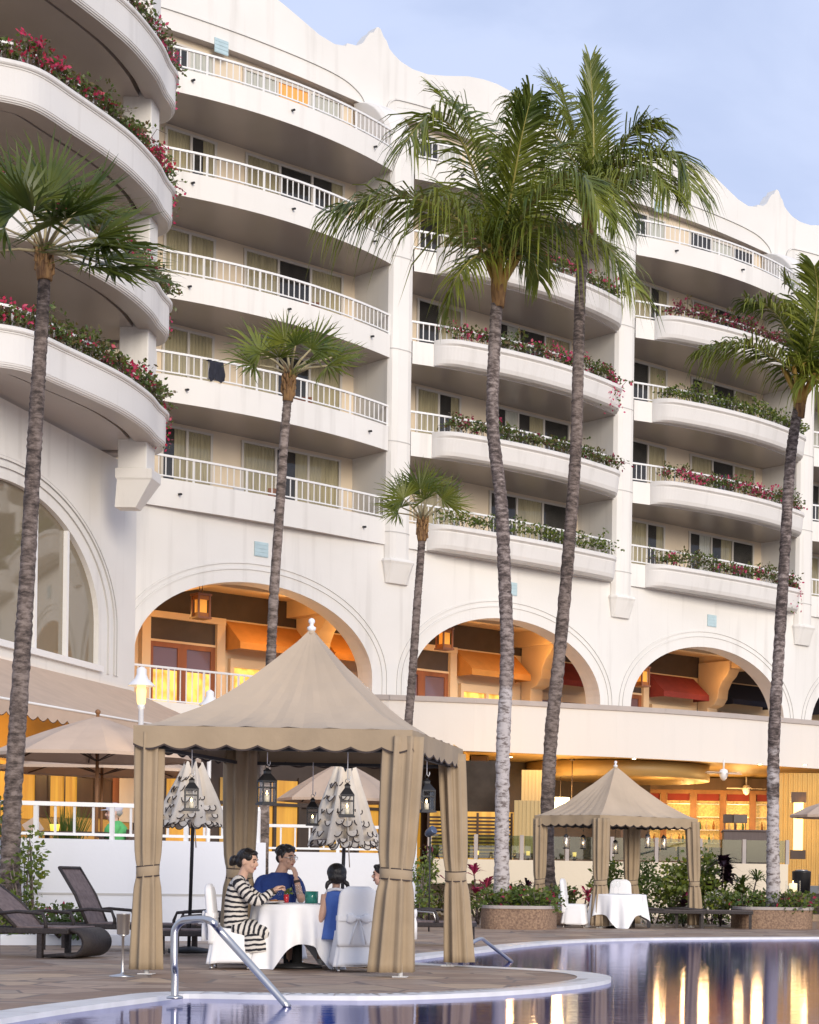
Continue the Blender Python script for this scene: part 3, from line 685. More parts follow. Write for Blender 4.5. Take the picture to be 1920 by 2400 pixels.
mb=MB(); mb.add([fr(0,.2,TZ),fr(Lw,.2,TZ),fr2(0,.2,TZ),fr2(L2,.2,TZ),Vector((-3,75,TZ)),Vector((-22,75,TZ)),Vector((-24,30,TZ))],[tuple(range(7))]); o=mb.build('terrace_floor',M['tile']); tag(o,kind='structure')
# restaurant plinth wall + glass balustrade
A3=P(905,1812,50.4); B3=P(1660,1822,52.5); A3.z=B3.z=0; t3=(B3-A3).normalized(); n3=Vector((t3.y,-t3.x,0)); L3=(B3-A3).length
fr3=lambda x,y,z:A3+t3*x-n3*y+Vector((0,0,z))
M['yellow']=stained('pale_yellow_stucco',(.72,.64,.50),.08)
tw3=thing('plinth_wall','pale yellow low wall with glass balustrade in front of the lit restaurant','wall',fr3(L3/2,0,0))
mb=MB(); mb.box((0,0,0),(L3,.25,1.45),fr3); mb.box((0,.0,1.45),(L3,.27,1.49),fr3); mb.build('wall',M['yellow'],tw3)
mb=MB(); mg=MB(); k=8
for i in range(k+1): mb.box((L3*i/k-.05,.08,1.49),(L3*i/k+.05,.16,2.16),fr3)
for i in range(k): mg.box((L3*i/k+.07,.11,1.53),(L3*(i+1)/k-.07,.13,2.14),fr3)
mb.build('post',M['cap'],tw3); M['balglass']=glassmat('green_tinted_glass',(.62,.72,.62),.12); mg.build('glass_panel',M['balglass'],tw3)
mb=MB(); mb.quad(fr3(0,.2,.9),fr3(L3+8,.2,.9),fr3(L3+8,34,.9),fr3(-6,34,.9)); o=mb.build('restaurant_floor',M['tile']); tag(o,kind='structure')
# ---------------- restaurant interior
M['lampglow0']=emat('amber_cup_glass',(1,.55,.12),1.2); M['lowglow1']=glowmat('amber_niche',(1,.55,.10),(.35,.14,.02),.5)
def cyl(mb,c,r,z0,z1,n=28,mat=0): mb.lathe([(r,z0),(r,z1)],(c.x,c.y,0),n,mat)
M['goldwall']=mat('gold_lit_plaster',(.50,.31,.08),.6,var=.12,scale=.7)
M['brownwood']=mat('dark_brown_wood',(.075,.045,.03),.45,var=.3,scale=2,stretch=(1,1,.1))
M['umberwood']=mat('orange_wood_post',(.26,.12,.045),.5,var=.2,scale=3)
M['cab']=mat('grey_brown_cabinet',(.115,.085,.08),.55,var=.12,scale=9,stretch=(6,6,.3))
mb=MB(); mb.quad(Vector((-16,80,.9)),Vector((28,80,.9)),Vector((28,80,5)),Vector((-16,80,5))); mb.quad(Vector((28,80,.9)),Vector((28,45,.9)),Vector((28,45,5)),Vector((28,80,5))); mb.quad(Vector((-6.4,80,.9)),Vector((-6.4,57,.9)),Vector((-6.4,57,5)),Vector((-6.4,80,5))); mb.build('restaurant_wall',M['goldwall'],hotel)
mb=MB(); c=P(1300,1700,66); cyl(mb,c,3.2,4.45,4.97,48); mb.build('round_soffit',[M['gold_ceiling'],M['gold_ceiling']],hotel)
# near-black box painted in for a shaded opening, with slatted screen
a=P(960,1700,60); b=P(1068,1700,60)
mb=MB(); mb.box((a.x,60,.9),(b.x,60.3,4.7)); mb.build('recess_shade_box',M['dark'],hotel)
sc=thing('slatted_screen','horizontal slatted timber screen glowing from behind, left part of the restaurant','screen',((a.x+b.x)/2,58.5,.9))
mb=MB(); 
for i in range(13): mb.box((a.x-.7,58.5,1.5+i*.11),(b.x+.3,58.54,1.56+i*.11))
for x in (a.x-.7,(a.x+b.x)/2,b.x+.24): mb.box((x,58.45,.9),(x+.07,58.5,3.0))
mb.build('slat',M['brownwood'],sc)
M['goldglow']=glowmat('gold_backlit_panel',(1,.60,.12),(.5,.22,.03),.45)
mb=MB(); mb.box((a.x-.7,58.9,1.4),(b.x+.3,58.95,3.05)); mb.build('backlit_panel',M['goldglow'],sc)
# lit column and hanging fins
M['fin']=mat('cream_pleated_panel',(.56,.42,.20),.7,var=.08,scale=3,stretch=(5,5,.1))
for x0,x1,y0,y1,Y,lab in ((1098,1158,1622,1694,58,'small upper cream panel lit by a wall washer left of the pendants'),(1082,1152,1686,1792,56.5,'large cream box panel between the two palm trunks')):
    p=P(x0,y1,Y); q=P(x1,y0,Y); t=thing('lit_panel',lab,'panel',((p.x+q.x)/2,Y,p.z))
    mb=MB(); nn_=16
    for i in range(nn_): mb.box((lerp(p.x,q.x,i/nn_),Y+(.02 if i%2 else 0),p.z),(lerp(p.x,q.x,(i+1)/nn_),Y+.8,q.z))
    mb.box((p.x-.03,Y-.04,p.z-.06),(q.x+.03,Y+.84,p.z)); mb.build('panel',M['fin'],t)
# pendant lamps
for i,(x,y,Y,lab) in enumerate(((1160,1703,63,'leftmost low drum pendant lamp left of the small cabana peak'),(1180,1690,64,'middle drum pendant lamp hanging highest in the cluster'),(1204,1697,62.5,'rightmost drum pendant lamp next to the small cabana peak'))):
    p=P(x,y,Y); t=thing('pendant_lamp',lab,'lamp',p,0,'drum pendants in the restaurant')
    mb=MB(); mb.lathe([(.32,-.17),(.32,.17)],n=20); mb.build('lamp_shade',M.setdefault('drum',emat('lit_drum_shade',(1,.78,.42),2.6)),t,local=True)
    mb=MB(); mb.tube([(0,0,.17),(0,0,4.95-p.z)],.015,6); mb.lathe([(.09,4.9-p.z),(.09,4.96-p.z)],n=12); mb.build('rod',M['brownwood'],t,local=True)
# back bar
bx0=P(1335,1700,73).x; bx1=P(1648,1700,73).x
bar=thing('back_bar','glowing back bar with gold stone panels, glass shelves and bottles','bar shelf',((bx0+bx1)/2,73,.9))
M['onyx']=mat('gold_backlit_stone',(.6,.4,.16),.5,var=.45,scale=14,emit=(1,.58,.14),estr=.26,bump=.3,bscale=60)
mb=MB(); mb.box((bx0,73.3,1.6),(bx1,73.4,4.35)); mb.build('stone_panel',M['onyx'],bar)
mb=MB(); mb.box((bx0-.5,72.9,4.35),(bx1+.8,73.5,4.78)); 
for i in range(6): x=lerp(bx0,bx1,i/5); mb.box((x-.12,72.9,.9),(x+.12,73.3,4.35))
mb.build('post',M['umberwood'],bar)
mb=MB(); mb.box((bx0-.6,72.7,4.5),(bx1+1.2,72.88,4.95)); mb.build('header',M['brownwood'],bar)
for i in range(5):
    x0,x1=lerp(bx0,bx1,i/5)+.14,lerp(bx0,bx1,(i+1)/5)-.14
    for j in range(5): mb=MB(); mb.box((x0,72.95,1.95+j*.5),(x1,73.28,1.98+j*.5)); mb.build('shelf',M['steel'],bar)
    mb=MB(); mb.box((x0,73.0,4.1),(x1,73.28,4.35)); mb.build('red_panel',M['red_aw'],bar)
bottle_m=[mat('amber_bottle',(.25,.10,.02),.15),mat('green_bottle',(.05,.12,.05),.15),mat('clear_bottle',(.45,.40,.30),.1)]
for i in range(5):
    x0,x1=lerp(bx0,bx1,i/5)+.2,lerp(bx0,bx1,(i+1)/5)-.2
    for j in range(3):
        for q in range(3):
            mb=MB(); x=lerp(x0,x1,(q+.2+.6*rnd.random())/3); z=1.98+j*.5
            mb.lathe([(.045,0),(.045,.2),(.018,.26),(.018,.33)],(0,0,0),8)
            o=mb.build('bottle',bottle_m[(i+j+q)%3],None); o.location=(x,73.1,z)
            tag(o,'small liquor bottle on a glass shelf of the glowing back bar','bottle','bottles on the back bar')
mb=MB(); mb.box((bx0-.8,69.2,.9),(bx1+.4,69.9,2.0)); mb.box((bx0-.9,69.05,2.0),(bx1+.5,70.0,2.08),mat=1)
bc=thing('bar_counter','long dark bar counter in front of the glowing shelves','bar counter',((bx0+bx1)/2,69.5,.9)); mb.build('counter',[M['brownwood'],M['cab']],bc)
# host cabinet, stools
p=P(1523,1845,53.6); q=P(1640,1752,53.6)
cb=thing('cabinet','tall dark grey-brown wooden cabinet left of the right palm trunk','cabinet',((p.x+q.x)/2,54,.9))
mb=MB(); mb.box((p.x,53.6,.9),(q.x,55.2,q.z)); mb.box((p.x-.03,53.55,q.z),(q.x+.03,55.25,q.z+.05)); mb.build('body',M['cab'],cb,bevel=.01)
def stool(loc,rz,label,grp,h=.75,m='brownwood'):
    t=thing('bar_stool',label,'stool',loc,rz,grp)
    mb=MB(); mb.box((-.21,-.2,h-.06),(.21,.2,h)); mb.build('seat',M[m],t,local=True,bevel=.015)
    mb=MB(); mb.box((-.21,.17,h+.22),(.21,.21,h+.48)); mb.bar((-.17,.19,h),(-.17,.19,h+.3),.03); mb.bar((.17,.19,h),(.17,.19,h+.3),.03); mb.build('backrest',M[m],t,local=True,bevel=.01)
    for sx in (-1,1):
        for sy in (-1,1):
            mb=MB(); mb.bar((sx*.18,sy*.17,h-.05),(sx*.21,sy*.2,0),.035); mb.build('leg',M[m],t,local=True)
for i,x in enumerate((1538,1562)):
    p=P(x,1750,55.9); stool((p.x,55.9,1.75),0.2*i,'high-backed stool seen above the dark cabinet, '+('left one of two' if i==0 else 'right one of two'),'stools by the cabinet')
pl_=thing('stool_platform','raised dark floor step behind the dark cabinet','platform',(P(1550,1800,55.9).x,55.9,.9)); mb=MB(); x=P(1550,1800,55.9).x; mb.box((x-.8,55.3,.9),(x+.8,56.5,1.74)); mb.build('step',M['brownwood'],pl_)
for i in range(6):
    x=lerp(P(1340,1800,53).x,P(1500,1800,53).x,i/5)
    stool((x,53.3+.1*(i%2),.9),PI+.1*i,'dark wooden dining chair behind the glass balustrade, '+('first','second','third','fourth','fifth','last')[i]+' from the left of its row','dining chairs behind the balustrade',.46+.1)
for i,(px,Y,lab) in enumerate(((1005,55.5,'small candlelit table left of the pale palm trunk'),(1112,55.0,'small candlelit table between the two palm trunks'),(1210,56.0,'small candlelit table behind the small cabana left side'),(1338,56.5,'small candlelit table behind the rear curtain of the small cabana'),(1480,56.0,'small candlelit table left of the dark cabinet'))):
    x=P(px,1800,Y).x; t=thing('restaurant_table',lab,'table',(x,Y,.9),0,'restaurant tables behind the glass'); mb=MB(); mb.lathe([(.45,.72),(.46,.76)],n=24); mb.build('table_top',M['brownwood'],t,local=True); mb=MB(); mb.lathe([(.25,0),(.25,.03),(.04,.06),(.04,.72)],n=14); mb.build('pedestal',M['black'],t,local=True)
    c_=thing('candle_cup','glowing candle cup standing on the '+lab[6:],'candle cup',(x,Y,1.66),0,'candle cups in the restaurant'); mb=MB(); mb.lathe([(.05,0),(.06,.13),(.055,.13),(.045,.01)],n=14); mb.build('cup',M['lampglow0'],c_,local=True); mb=MB(); mb.lathe([(.02,.01),(.02,.05),(.003,.09)],n=8); mb.build('candle',M['flame'],c_,local=True)
    for k_,a in enumerate((.4,2.6)): stool((x+.75*math.cos(a),Y+.6*math.sin(a),.9),a-PI/2,('right' if k_==0 else 'left')+' dark chair at the '+lab[6:],'restaurant chairs behind the glass',.5)
for i,(px,Y) in enumerate(((1010,62),(1232,70),(1322,66))):
    x=P(px,1700,Y).x; mb=MB(); mb.box((x-.22,Y-.22,.9),(x+.22,Y+.22,4.98)); mb.box((x-.27,Y-.27,.9),(x+.27,Y+.27,1.15)); mb.box((x-.27,Y-.27,4.6),(x+.27,Y+.27,4.97)); mb.build('restaurant_column',M['brownwood'],hotel)
mb=MB(); a_=P(1165,1700,77); b_=P(1330,1700,77)
for k_ in range(6): x=lerp(a_.x,b_.x,(k_+.5)/6); mb.box((x-.42,79.6,1.9),(x+.42,79.9,4.2))
mb.build('lit_wall_niche',M['lowglow1'],hotel)
# downlights, ceiling fans
for i,(x,y,Y) in enumerate(((1075,1612,62),(1395,1640,64),(1487,1655,66),(1520,1660,70),(1600,1648,64),(1655,1672,70),(1695,1640,64),(1335,1627,62))):
    p=P(x,y,Y); t=thing('ceiling_light','small round ceiling downlight in the restaurant soffit','ceiling light',(p.x,Y,4.98),0,'downlights in the restaurant ceiling')
    mb=MB(); mb.lathe([(.09,-.02),(.09,.0)],n=14); mb.build('trim_ring',M['steel'],t,local=True)
    mb=MB(); mb.lathe([(.06,-.035),(.06,-.021)],n=12); mb.build('bulb',M['bulb'],t,local=True)
for i,(x,y,Y) in enumerate(((1524,1640,62),(1572,1652,72))):
    p=P(x,y,Y); t=thing('ceiling_fan',('nearer','farther')[i]+' pale ceiling fan in the restaurant','ceiling fan',(p.x,Y,4.97),.6+i,'ceiling fans')
    mb=MB(); mb.tube([(0,0,0),(0,0,-.3)],.03,8); mb.lathe([(.05,-.3),(.13,-.34),(.15,-.5),(.1,-.62),(.04,-.68)],n=16); mb.build('motor',M['lamp_white'],t,local=True)
    for k in range(4):
        a=k*PI/2; mb=MB(); mb.box((.14,-.07,-.45),(.75,.07,-.435),Matrix.Rotation(a,4,'Z')@Matrix.Rotation(.15,4,'X')); mb.build('blade',M['frame'],t,local=True)
# right end: curtain, sconce
mb=MB(); 
for i in range(30): x=lerp(P(1640,1750,66).x,P(1790,1750,66).x,i/30); mb.quad((x,66+.03*(i%2),.9),(x+.17,66+.03*((i+1)%2),.9),(x+.17,66+.03*((i+1)%2),4.8),(x,66+.03*(i%2),4.8),0,True)
cu=mb.build('drapery',M['goldwall']); tag(cu,'tall gold pleated drapery at the right end of the restaurant','curtain')
p=P(1671,1790,64); q=P(1692,1690,64)
sn=thing('wall_light','tall glowing amber light box on the right restaurant wall','wall light',((p.x+q.x)/2,64,p.z)); mb=MB(); mb.box((p.x,64,p.z),(q.x,64.2,q.z)); mb.build('lit_panel',emat('amber_light_box',(1,.62,.2),2.0),sn)
mb=MB(); mb.box((p.x-.1,63.95,q.z),(q.x+.1,64.25,q.z+.35)); mb.build('frame',M['brownwood'],sn); mb=MB(); mb.box((p.x-.1,63.95,p.z-.3),(q.x+.1,64.25,p.z)); mb.build('frame',M['brownwood'],sn)
# bin, candle cube, steps
p=G(1688,1888); bn=thing('bin','tall black cylindrical bin beside the right steps','bin',(P(1688,1850,46).x,46,.55)); mb=MB(); mb.lathe([(.2,0),(.21,.05),(.23,.68),(.24,.7),(.2,.72)],n=20); mb.build('body',M['black'],bn,local=True); mb=MB(); mb.lathe([(.16,.72),(.16,.74),(.1,.75)],n=20); mb.build('lid',M['steel'],bn,local=True)
stp=thing('stone_steps','stone steps with pale walls climbing at the right edge','steps',(P(1712,1900,42).x,42,0))
mb=MB(); x0=P(1690,1900,41).x
for i in range(5): mb.box((x0,40.5+i*.55,0),(x0+2.5,44,.15*(i+1)-.002*i))
mb.build('step',M['stone'],stp); mb=MB(); mb.box((x0+.75,40.4,0),(x0+.95,46,1.2)); mb.build('side_wall',M['yellow'],stp); mb=MB(); mb.tube([(x0+.85,40.45,1.75),(x0+.85,45,2.2)],.035,8); mb.tube([(x0+.85,40.45,1.75),(x0+.85,40.45,1.2)],.03,8); mb.tube([(x0+.85,44.5,2.15),(x0+.85,44.5,1.2)],.03,8); mb.build('handrail',M['rail'],stp)
# ---------------- left terrace: lit wall panels, awning
mb=MB()
def wpan(x0,x1,y0,y1,m,v=.06):
    s0,z1=WZ(x0,y0,v); s1,_=WZ(x1,y0,v); _,z0=WZ(x0,y1,v)
    mb.quad(WW(s0,v,z0),WW(s1,v,z0),WW(s1,v,z1),WW(s0,v,z1),m)
mb.quad(WW(-16,.03,.9),WW(.0,.03,.9),WW(.0,.03,6.1),WW(-16,.03,6.1),0)
wpan(75,107,1600,1720,1); wpan(165,238,1600,1720,1); wpan(238,252,1600,1720,2,.08)
[wpan(a,a+3,1590,1720,1,.09) for a in (36,75,104,136,163,200)]; wpan(0,238,1608,1614,1,.095); wpan(107,165,1615,1720,3); wpan(0,74,1600,1720,3); wpan(-120,-20,1600,1720,3); wpan(252,283,1620,1730,4)
M['lowglow']=glowmat('yellow_lit_pane',(1,.52,.05),(.55,.22,.02),.36)
mb.build('terrace_back_wall',[M['goldwall'],M['brownwood'],M['door_wood'],M['lowglow'],M['cream']],hotel)
# facade back wall seen under the cabana roof
mb=MB(); mb.quad(W(-9.4,-.3,.9),W(12,-.3,.9),W(12,-.3,5.4),W(-9.4,-.3,5.4))
for i,(u0,u1,m) in enumerate(((-8.9,-6.5,1),(-6.2,-5.6,2),(-5.2,-3.4,1),(-2.6,-1.6,2),(-1.2,1.4,1))): mb.quad(W(u0,-.25,1.0),W(u1,-.25,1.0),W(u1,-.25,3.9),W(u0,-.25,3.9),m)
[mb.box((u-.05,-.24,1.0),(u+.05,-.16,4.0),W) for u in (-8.9,-8.1,-7.3,-6.5,-5.2,-4.3,-3.4,-1.2,-.3,.6,1.4)]; mb.box((-9,-.24,3.1),(1.6,-.15,3.2),W); mb.build('ground_floor_wall',[M['brown_wall'],M['lowglow'],M['goldwall']],hotel)
aw=thing('terrace_awning','large sloping beige canvas awning along the left wing below its window','awning',WW(-5,1.5,4.6))
mb=MB(); nA=14; tops=[WW(lerp(-16,-.25,i/nA),.06,6.12) for i in range(nA+1)]; eav=[WW(lerp(-16,2.2,i/nA),2.9,lerp(4.6,4.85,i/nA)) for i in range(nA+1)]
for i in range(nA):
    for k in range(4):
        f=lambda p,q,t: p.lerp(q,t)+Vector((0,0,-.10*math.sin(PI*t)))
        mb.quad(f(tops[i],eav[i],k/4),f(tops[i+1],eav[i+1],k/4),f(tops[i+1],eav[i+1],(k+1)/4),f(tops[i],eav[i],(k+1)/4),0,True)
mb.build('canopy',M['umb'],aw)
mb=MB()
def scallop(mb,a,b,h,n,dz=.09,mat=0,sub=8,out=None):
    out=out or Vector((0,0,0))
    m=n*sub
    for i in range(m):
        t0,t1=i/m,(i+1)/m; z=lambda t: -h-dz*abs(math.sin(PI*t*n))
        p,q=a.lerp(b,t0),a.lerp(b,t1); wv=lambda t: out*.012*math.sin(t*n*PI*2*.37)
        mb.quad(p,q,q+Vector((0,0,z(t1)))+wv(t1),p+Vector((0,0,z(t0)))+wv(t0),mat,True)
        mb.quad(p+Vector((0,0,z(t0)))+wv(t0),q+Vector((0,0,z(t1)))+wv(t1),q+Vector((0,0,z(t1)-.018))+wv(t1),p+Vector((0,0,z(t0)-.018))+wv(t0),1,True)
scallop(mb,eav[0],eav[-1],.26,38)
mb.build('valance',[M['umb'],M['trim']],aw)
mb=MB(); mb.tube([eav[0],eav[-1]],.03,6); mb.build('front_bar',M['rail'],aw)
# ---------------- open umbrellas
def umbrella(c,zr,rad,hgt,zf,label,n=8,rot=.2,group='open beige market umbrellas'):
    t=thing('market_umbrella',label,'umbrella',(c[0],c[1],zf),rot,group); h=zr-zf
    mb=MB()
    for i in range(n):
        a0,a1=2*PI*i/n,2*PI*(i+1)/n
        for k in range(6):
            f=lambda a,s: Vector((rad*s*math.cos(a),rad*s*math.sin(a),h+hgt*(1-s)+.05*math.sin(PI*s)))
            s0,s1=max(.02,k/6),(k+1)/6; am=(a0+a1)/2
            mid=lambda s:(f(a0,s)+f(a1,s))*.5-Vector((0,0,.04*s))
            mb.quad(f(a0,s0),f(a0,s1),mid(s1),mid(s0),0,False); mb.quad(mid(s0),mid(s1),f(a1,s1),f(a1,s0),0,False)
        e0,e1=f(a0,1),f(a1,1); mb.quad(e0,e1,e1+Vector((0,0,-.06)),e0+Vector((0,0,-.06)))
    mb.build('canopy',M['umb'],t,local=True)
    mb=MB(); mb.tube([(0,0,0),(0,0,h+hgt+.06)],.032,10); mb.ball((0,0,h+hgt+.08),.05); mb.lathe([(.3,0),(.3,.06),(.06,.1)],n=18); mb.build('pole',M['umberwood'],t,local=True)
    for i in range(n):
        a=2*PI*i/n; mb=MB(); mb.bar((rad*.97*math.cos(a),rad*.97*math.sin(a),h-.02),(.04*math.cos(a),.04*math.sin(a),h+hgt-.03),.025); mb.bar((rad*.5*math.cos(a),rad*.5*math.sin(a),h+hgt*.48),(0,0,h-.1),.02); mb.build('rib',M['brownwood'],t,local=True)
    return t
p=P(205,1592,34.5); umbrella(p,p.z,1.85,.72,TZ,'open beige umbrella with wooden pole nearest on the left terrace',rot=.38)
p=P(215,1622,42); umbrella(p,p.z,2.3,.5,TZ,'open beige umbrella partly hidden behind the nearest umbrella',rot=.3)
p=P(722,1684,44); umbrella(p,p.z,1.5,.9,TZ,'open beige umbrella seen through the big cabana between its curtains',rot=.1)
p=P(1752,1718,47); umbrella(p,p.z,1.05,.38,.9,'small brown umbrella cut by the right edge of the picture',rot=.1)
# ---------------- lamp posts
def lamp_post(px,py,Y,label):
    p=P(px,py,Y); zf=TZ; t=thing('lamp_post',label,'street lamp',(p.x,Y,zf),0,'white terrace lamps'); h=p.z-zf
    mb=MB(); mb.lathe([(.07,0),(.07,.1),(.045,.14),(.045,h-.42),(.06,h-.4),(.06,h-.34)],n=14); mb.build('post',M['lamp_white'],t,local=True)
    mb=MB(); mb.lathe([(.235,h-.02),(.225,h+.0),(.12,h+.1),(.085,h+.18),(.085,h+.27),(.03,h+.31),(.01,h+.32)],n=22,cap=False); mb.lathe([(.23,h-.015),(.1,h+.08),(.01,h+.1)],n=22,cap=False); mb.build('lamp_shade',M['lamp_white'],t,local=True)
    mb=MB(); mb.lathe([(.055,h-.36),(.075,h-.3),(.085,h-.1),(.07,h+.0)],n=16); mb.build('bulb',M['lampglow'],t,local=True)
    L=bpy.data.lights.new('terrace_lamp','POINT'); L.energy=8; L.color=(1,.72,.4); L.shadow_soft_size=.09
    lo=bpy.data.objects.new('terrace_lamp',L); COL.objects.link(lo); lo.location=(p.x,Y-.0,p.z-.45); 
M['lampglow']=emat('lamp_globe',(1,.68,.25),.95)
lamp_post(298,1442,33.0,'white dome lamp on a post at the left corner of the big cabana roof')
lamp_post(442,1484,40.0,'white dome lamp half hidden behind the big cabana roof slope')
# ================================================================== PALMS
def bark(name,c1,c2,ring=9.,pale=None):
    m=bpy.data.materials.new(name); m.use_nodes=True; nt=m.node_tree; N=nt.nodes; L=nt.links; b=N['Principled BSDF']; b.inputs['Roughness'].default_value=.9
    g=N.new('ShaderNodeNewGeometry'); mp=N.new('ShaderNodeMapping'); mp.inputs['Scale'].default_value=(5.5,5.5,ring*1.5); L.new(g.outputs['Position'],mp.inputs['Vector'])
    n=N.new('ShaderNodeTexNoise'); n.inputs['Scale'].default_value=1.1; n.inputs['Detail'].default_value=7; n.inputs['Roughness'].default_value=.7; L.new(mp.outputs[0],n.inputs['Vector'])
    n2=N.new('ShaderNodeTexNoise'); n2.inputs['Scale'].default_value=.9; n2.inputs['Detail'].default_value=3; L.new(g.outputs['Position'],n2.inputs['Vector'])
    cr=N.new('ShaderNodeValToRGB'); e=cr.color_ramp.elements; e[0].position=.36; e[0].color=(*[c*.34 for c in c1],1); e[1].position=.62; e[1].color=(*[c*1.25 for c in c2],1); k=e.new(.48); k.color=(*c1,1)
    ad=N.new('ShaderNodeMath'); ad.operation='MULTIPLY_ADD'; ad.inputs[1].default_value=.35; L.new(n2.outputs['Fac'],ad.inputs[0]); s=N.new('ShaderNodeMath'); s.operation='MULTIPLY_ADD'; s.inputs[1].default_value=1.; s.inputs[2].default_value=-.17; L.new(n.outputs['Fac'],s.inputs[0]); L.new(s.outputs[0],ad.inputs[2])
    L.new(ad.outputs[0],cr.inputs['Fac']); L.new(cr.outputs['Color'],b.inputs['Base Color'])
    if pale:
        sx=N.new('ShaderNodeSeparateXYZ'); L.new(g.outputs['Position'],sx.inputs[0]); n3=N.new('ShaderNodeTexNoise'); n3.inputs['Scale'].default_value=2.2; n3.inputs['Detail'].default_value=5; L.new(g.outputs['Position'],n3.inputs['Vector'])
        hm=N.new('ShaderNodeMapRange'); hm.inputs['From Min'].default_value=pale[0]; hm.inputs['From Max'].default_value=pale[1]; hm.inputs['To Min'].default_value=.62; hm.inputs['To Max'].default_value=-.35; L.new(sx.outputs['Z'],hm.inputs['Value'])
        aa=N.new('ShaderNodeMath'); L.new(hm.outputs[0],aa.inputs[0]); L.new(n3.outputs['Fac'],aa.inputs[1]); rr2=N.new('ShaderNodeMapRange'); rr2.inputs['From Min'].default_value=.55; rr2.inputs['From Max'].default_value=.72; L.new(aa.outputs[0],rr2.inputs['Value'])
        pm=N.new('ShaderNodeMix'); pm.data_type='RGBA'; L.new(rr2.outputs[0],pm.inputs['Factor']); L.new(cr.outputs['Color'],pm.inputs['A']); c2n=N.new('ShaderNodeValToRGB'); e2=c2n.color_ramp.elements; e2[0].position=.40; e2[0].color=(.16,.13,.12,1); e2[1].position=.52; e2[1].color=(.50,.46,.45,1); L.new(n.outputs['Fac'],c2n.inputs['Fac']); L.new(c2n.outputs['Color'],pm.inputs['B']); L.new(pm.outputs['Result'],b.inputs['Base Color'])
    bp=N.new('ShaderNodeBump'); bp.inputs['Strength'].default_value=.9; bp.inputs['Distance'].default_value=.03; L.new(n.outputs['Fac'],bp.inputs['Height']); L.new(bp.outputs[0],b.inputs['Normal'])
    return m
M['bark']=bark('grey_palm_bark',(.15,.115,.095),(.24,.195,.17))
M['bark_pale']=bark('pale_based_palm_bark',(.13,.10,.09),(.27,.225,.205),9,(3.0,6.2)); M['bark_mid']=bark('mottled_palm_bark',(.13,.10,.09),(.27,.225,.205),9,(.8,5.6))
M['bark_dark']=bark('dark_palm_bark',(.125,.095,.082),(.205,.165,.145))
M['fibre']=mat('brown_palm_fibre',(.40,.23,.09),.9,col2=(.12,.06,.03),scale=9,bump=.8,bscale=18,stretch=(2,2,.5))
M['shaft']=mat('orange_green_leaf_base',(.42,.32,.07),.6,col2=(.36,.16,.03),scale=4)
def leafmat(name,c1,c2,scale=1.3,tr=.3):
    m=bpy.data.materials.new(name); m.use_nodes=True; nt=m.node_tree; N=nt.nodes; L=nt.links; b=N['Principled BSDF']; b.inputs['Roughness'].default_value=.42
    g=N.new('ShaderNodeNewGeometry'); n=N.new('ShaderNodeTexNoise'); n.inputs['Scale'].default_value=scale; n.inputs['Detail'].default_value=3; L.new(g.outputs['Position'],n.inputs['Vector'])
    r=N.new('ShaderNodeMapRange'); r.inputs['From Min'].default_value=.32; r.inputs['From Max'].default_value=.68; L.new(n.outputs['Fac'],r.inputs['Value'])
    mx=N.new('ShaderNodeMix'); mx.data_type='RGBA'; mx.inputs['A'].default_value=(*c1,1); mx.inputs['B'].default_value=(*c2,1); L.new(r.outputs[0],mx.inputs['Factor']); L.new(mx.outputs['Result'],b.inputs['Base Color'])
    out=N['Material Output']; t=N.new('ShaderNodeBsdfTranslucent'); L.new(mx.outputs['Result'],t.inputs['Color']); ms=N.new('ShaderNodeMixShader'); ms.inputs['Fac'].default_value=tr
    L.new(b.outputs[0],ms.inputs[1]); L.new(t.outputs[0],ms.inputs[2]); L.new(ms.outputs[0],out.inputs['Surface'])
    return m
M['frond']=leafmat('coconut_leaf',(.060,.098,.014),(.26,.285,.034),1.0)
M['frond_y']=leafmat('young_yellow_leaf',(.16,.20,.03),(.09,.14,.02))
M['fan']=leafmat('fan_palm_leaf',(.22,.24,.028),(.075,.115,.018),2.0)
M['fan_d']=leafmat('dark_fan_palm_leaf',(.125,.15,.02),(.045,.075,.013),2.0)
M['rachis']=mat('yellow_green_midrib',(.30,.27,.07),.5,var=.2,scale=2)
M['petiole']=mat('pale_petiole',(.38,.32,.18),.6,var=.2,scale=3)
def trunk(t,pxs,Y0,Y1,r0,r1,m,flare=1.35,zb=0):
    n=len(pxs); pts=[P(x,y,lerp(Y0,Y1,i/(n-1))) for i,(x,y) in enumerate(pxs)]
    pts=cat(pts,7); N=len(pts); q=random.Random(int(pxs[0][0])); rad=[]
    dense=[]
    for i in range(N-1):
        for k in range(4): dense.append(pts[i].lerp(pts[i+1],k/4))
    dense.append(pts[-1]); N=len(dense)
    for i in range(N):
        s=i/(N-1); r=lerp(r0,r1,s)*(1+(flare-1)*math.exp(-s*18)); rad.append(r*(1+.07*q.uniform(-1,1)+(.04 if i%2 else 0)))
    if dense[0].z>zb-.1: dense.insert(0,Vector((dense[0].x,dense[0].y,zb-.1))); rad.insert(0,rad[0]*1.05)
    mb=MB(); mb.tube(dense,rad,12); return mb.build('trunk',m,t),dense[-1]
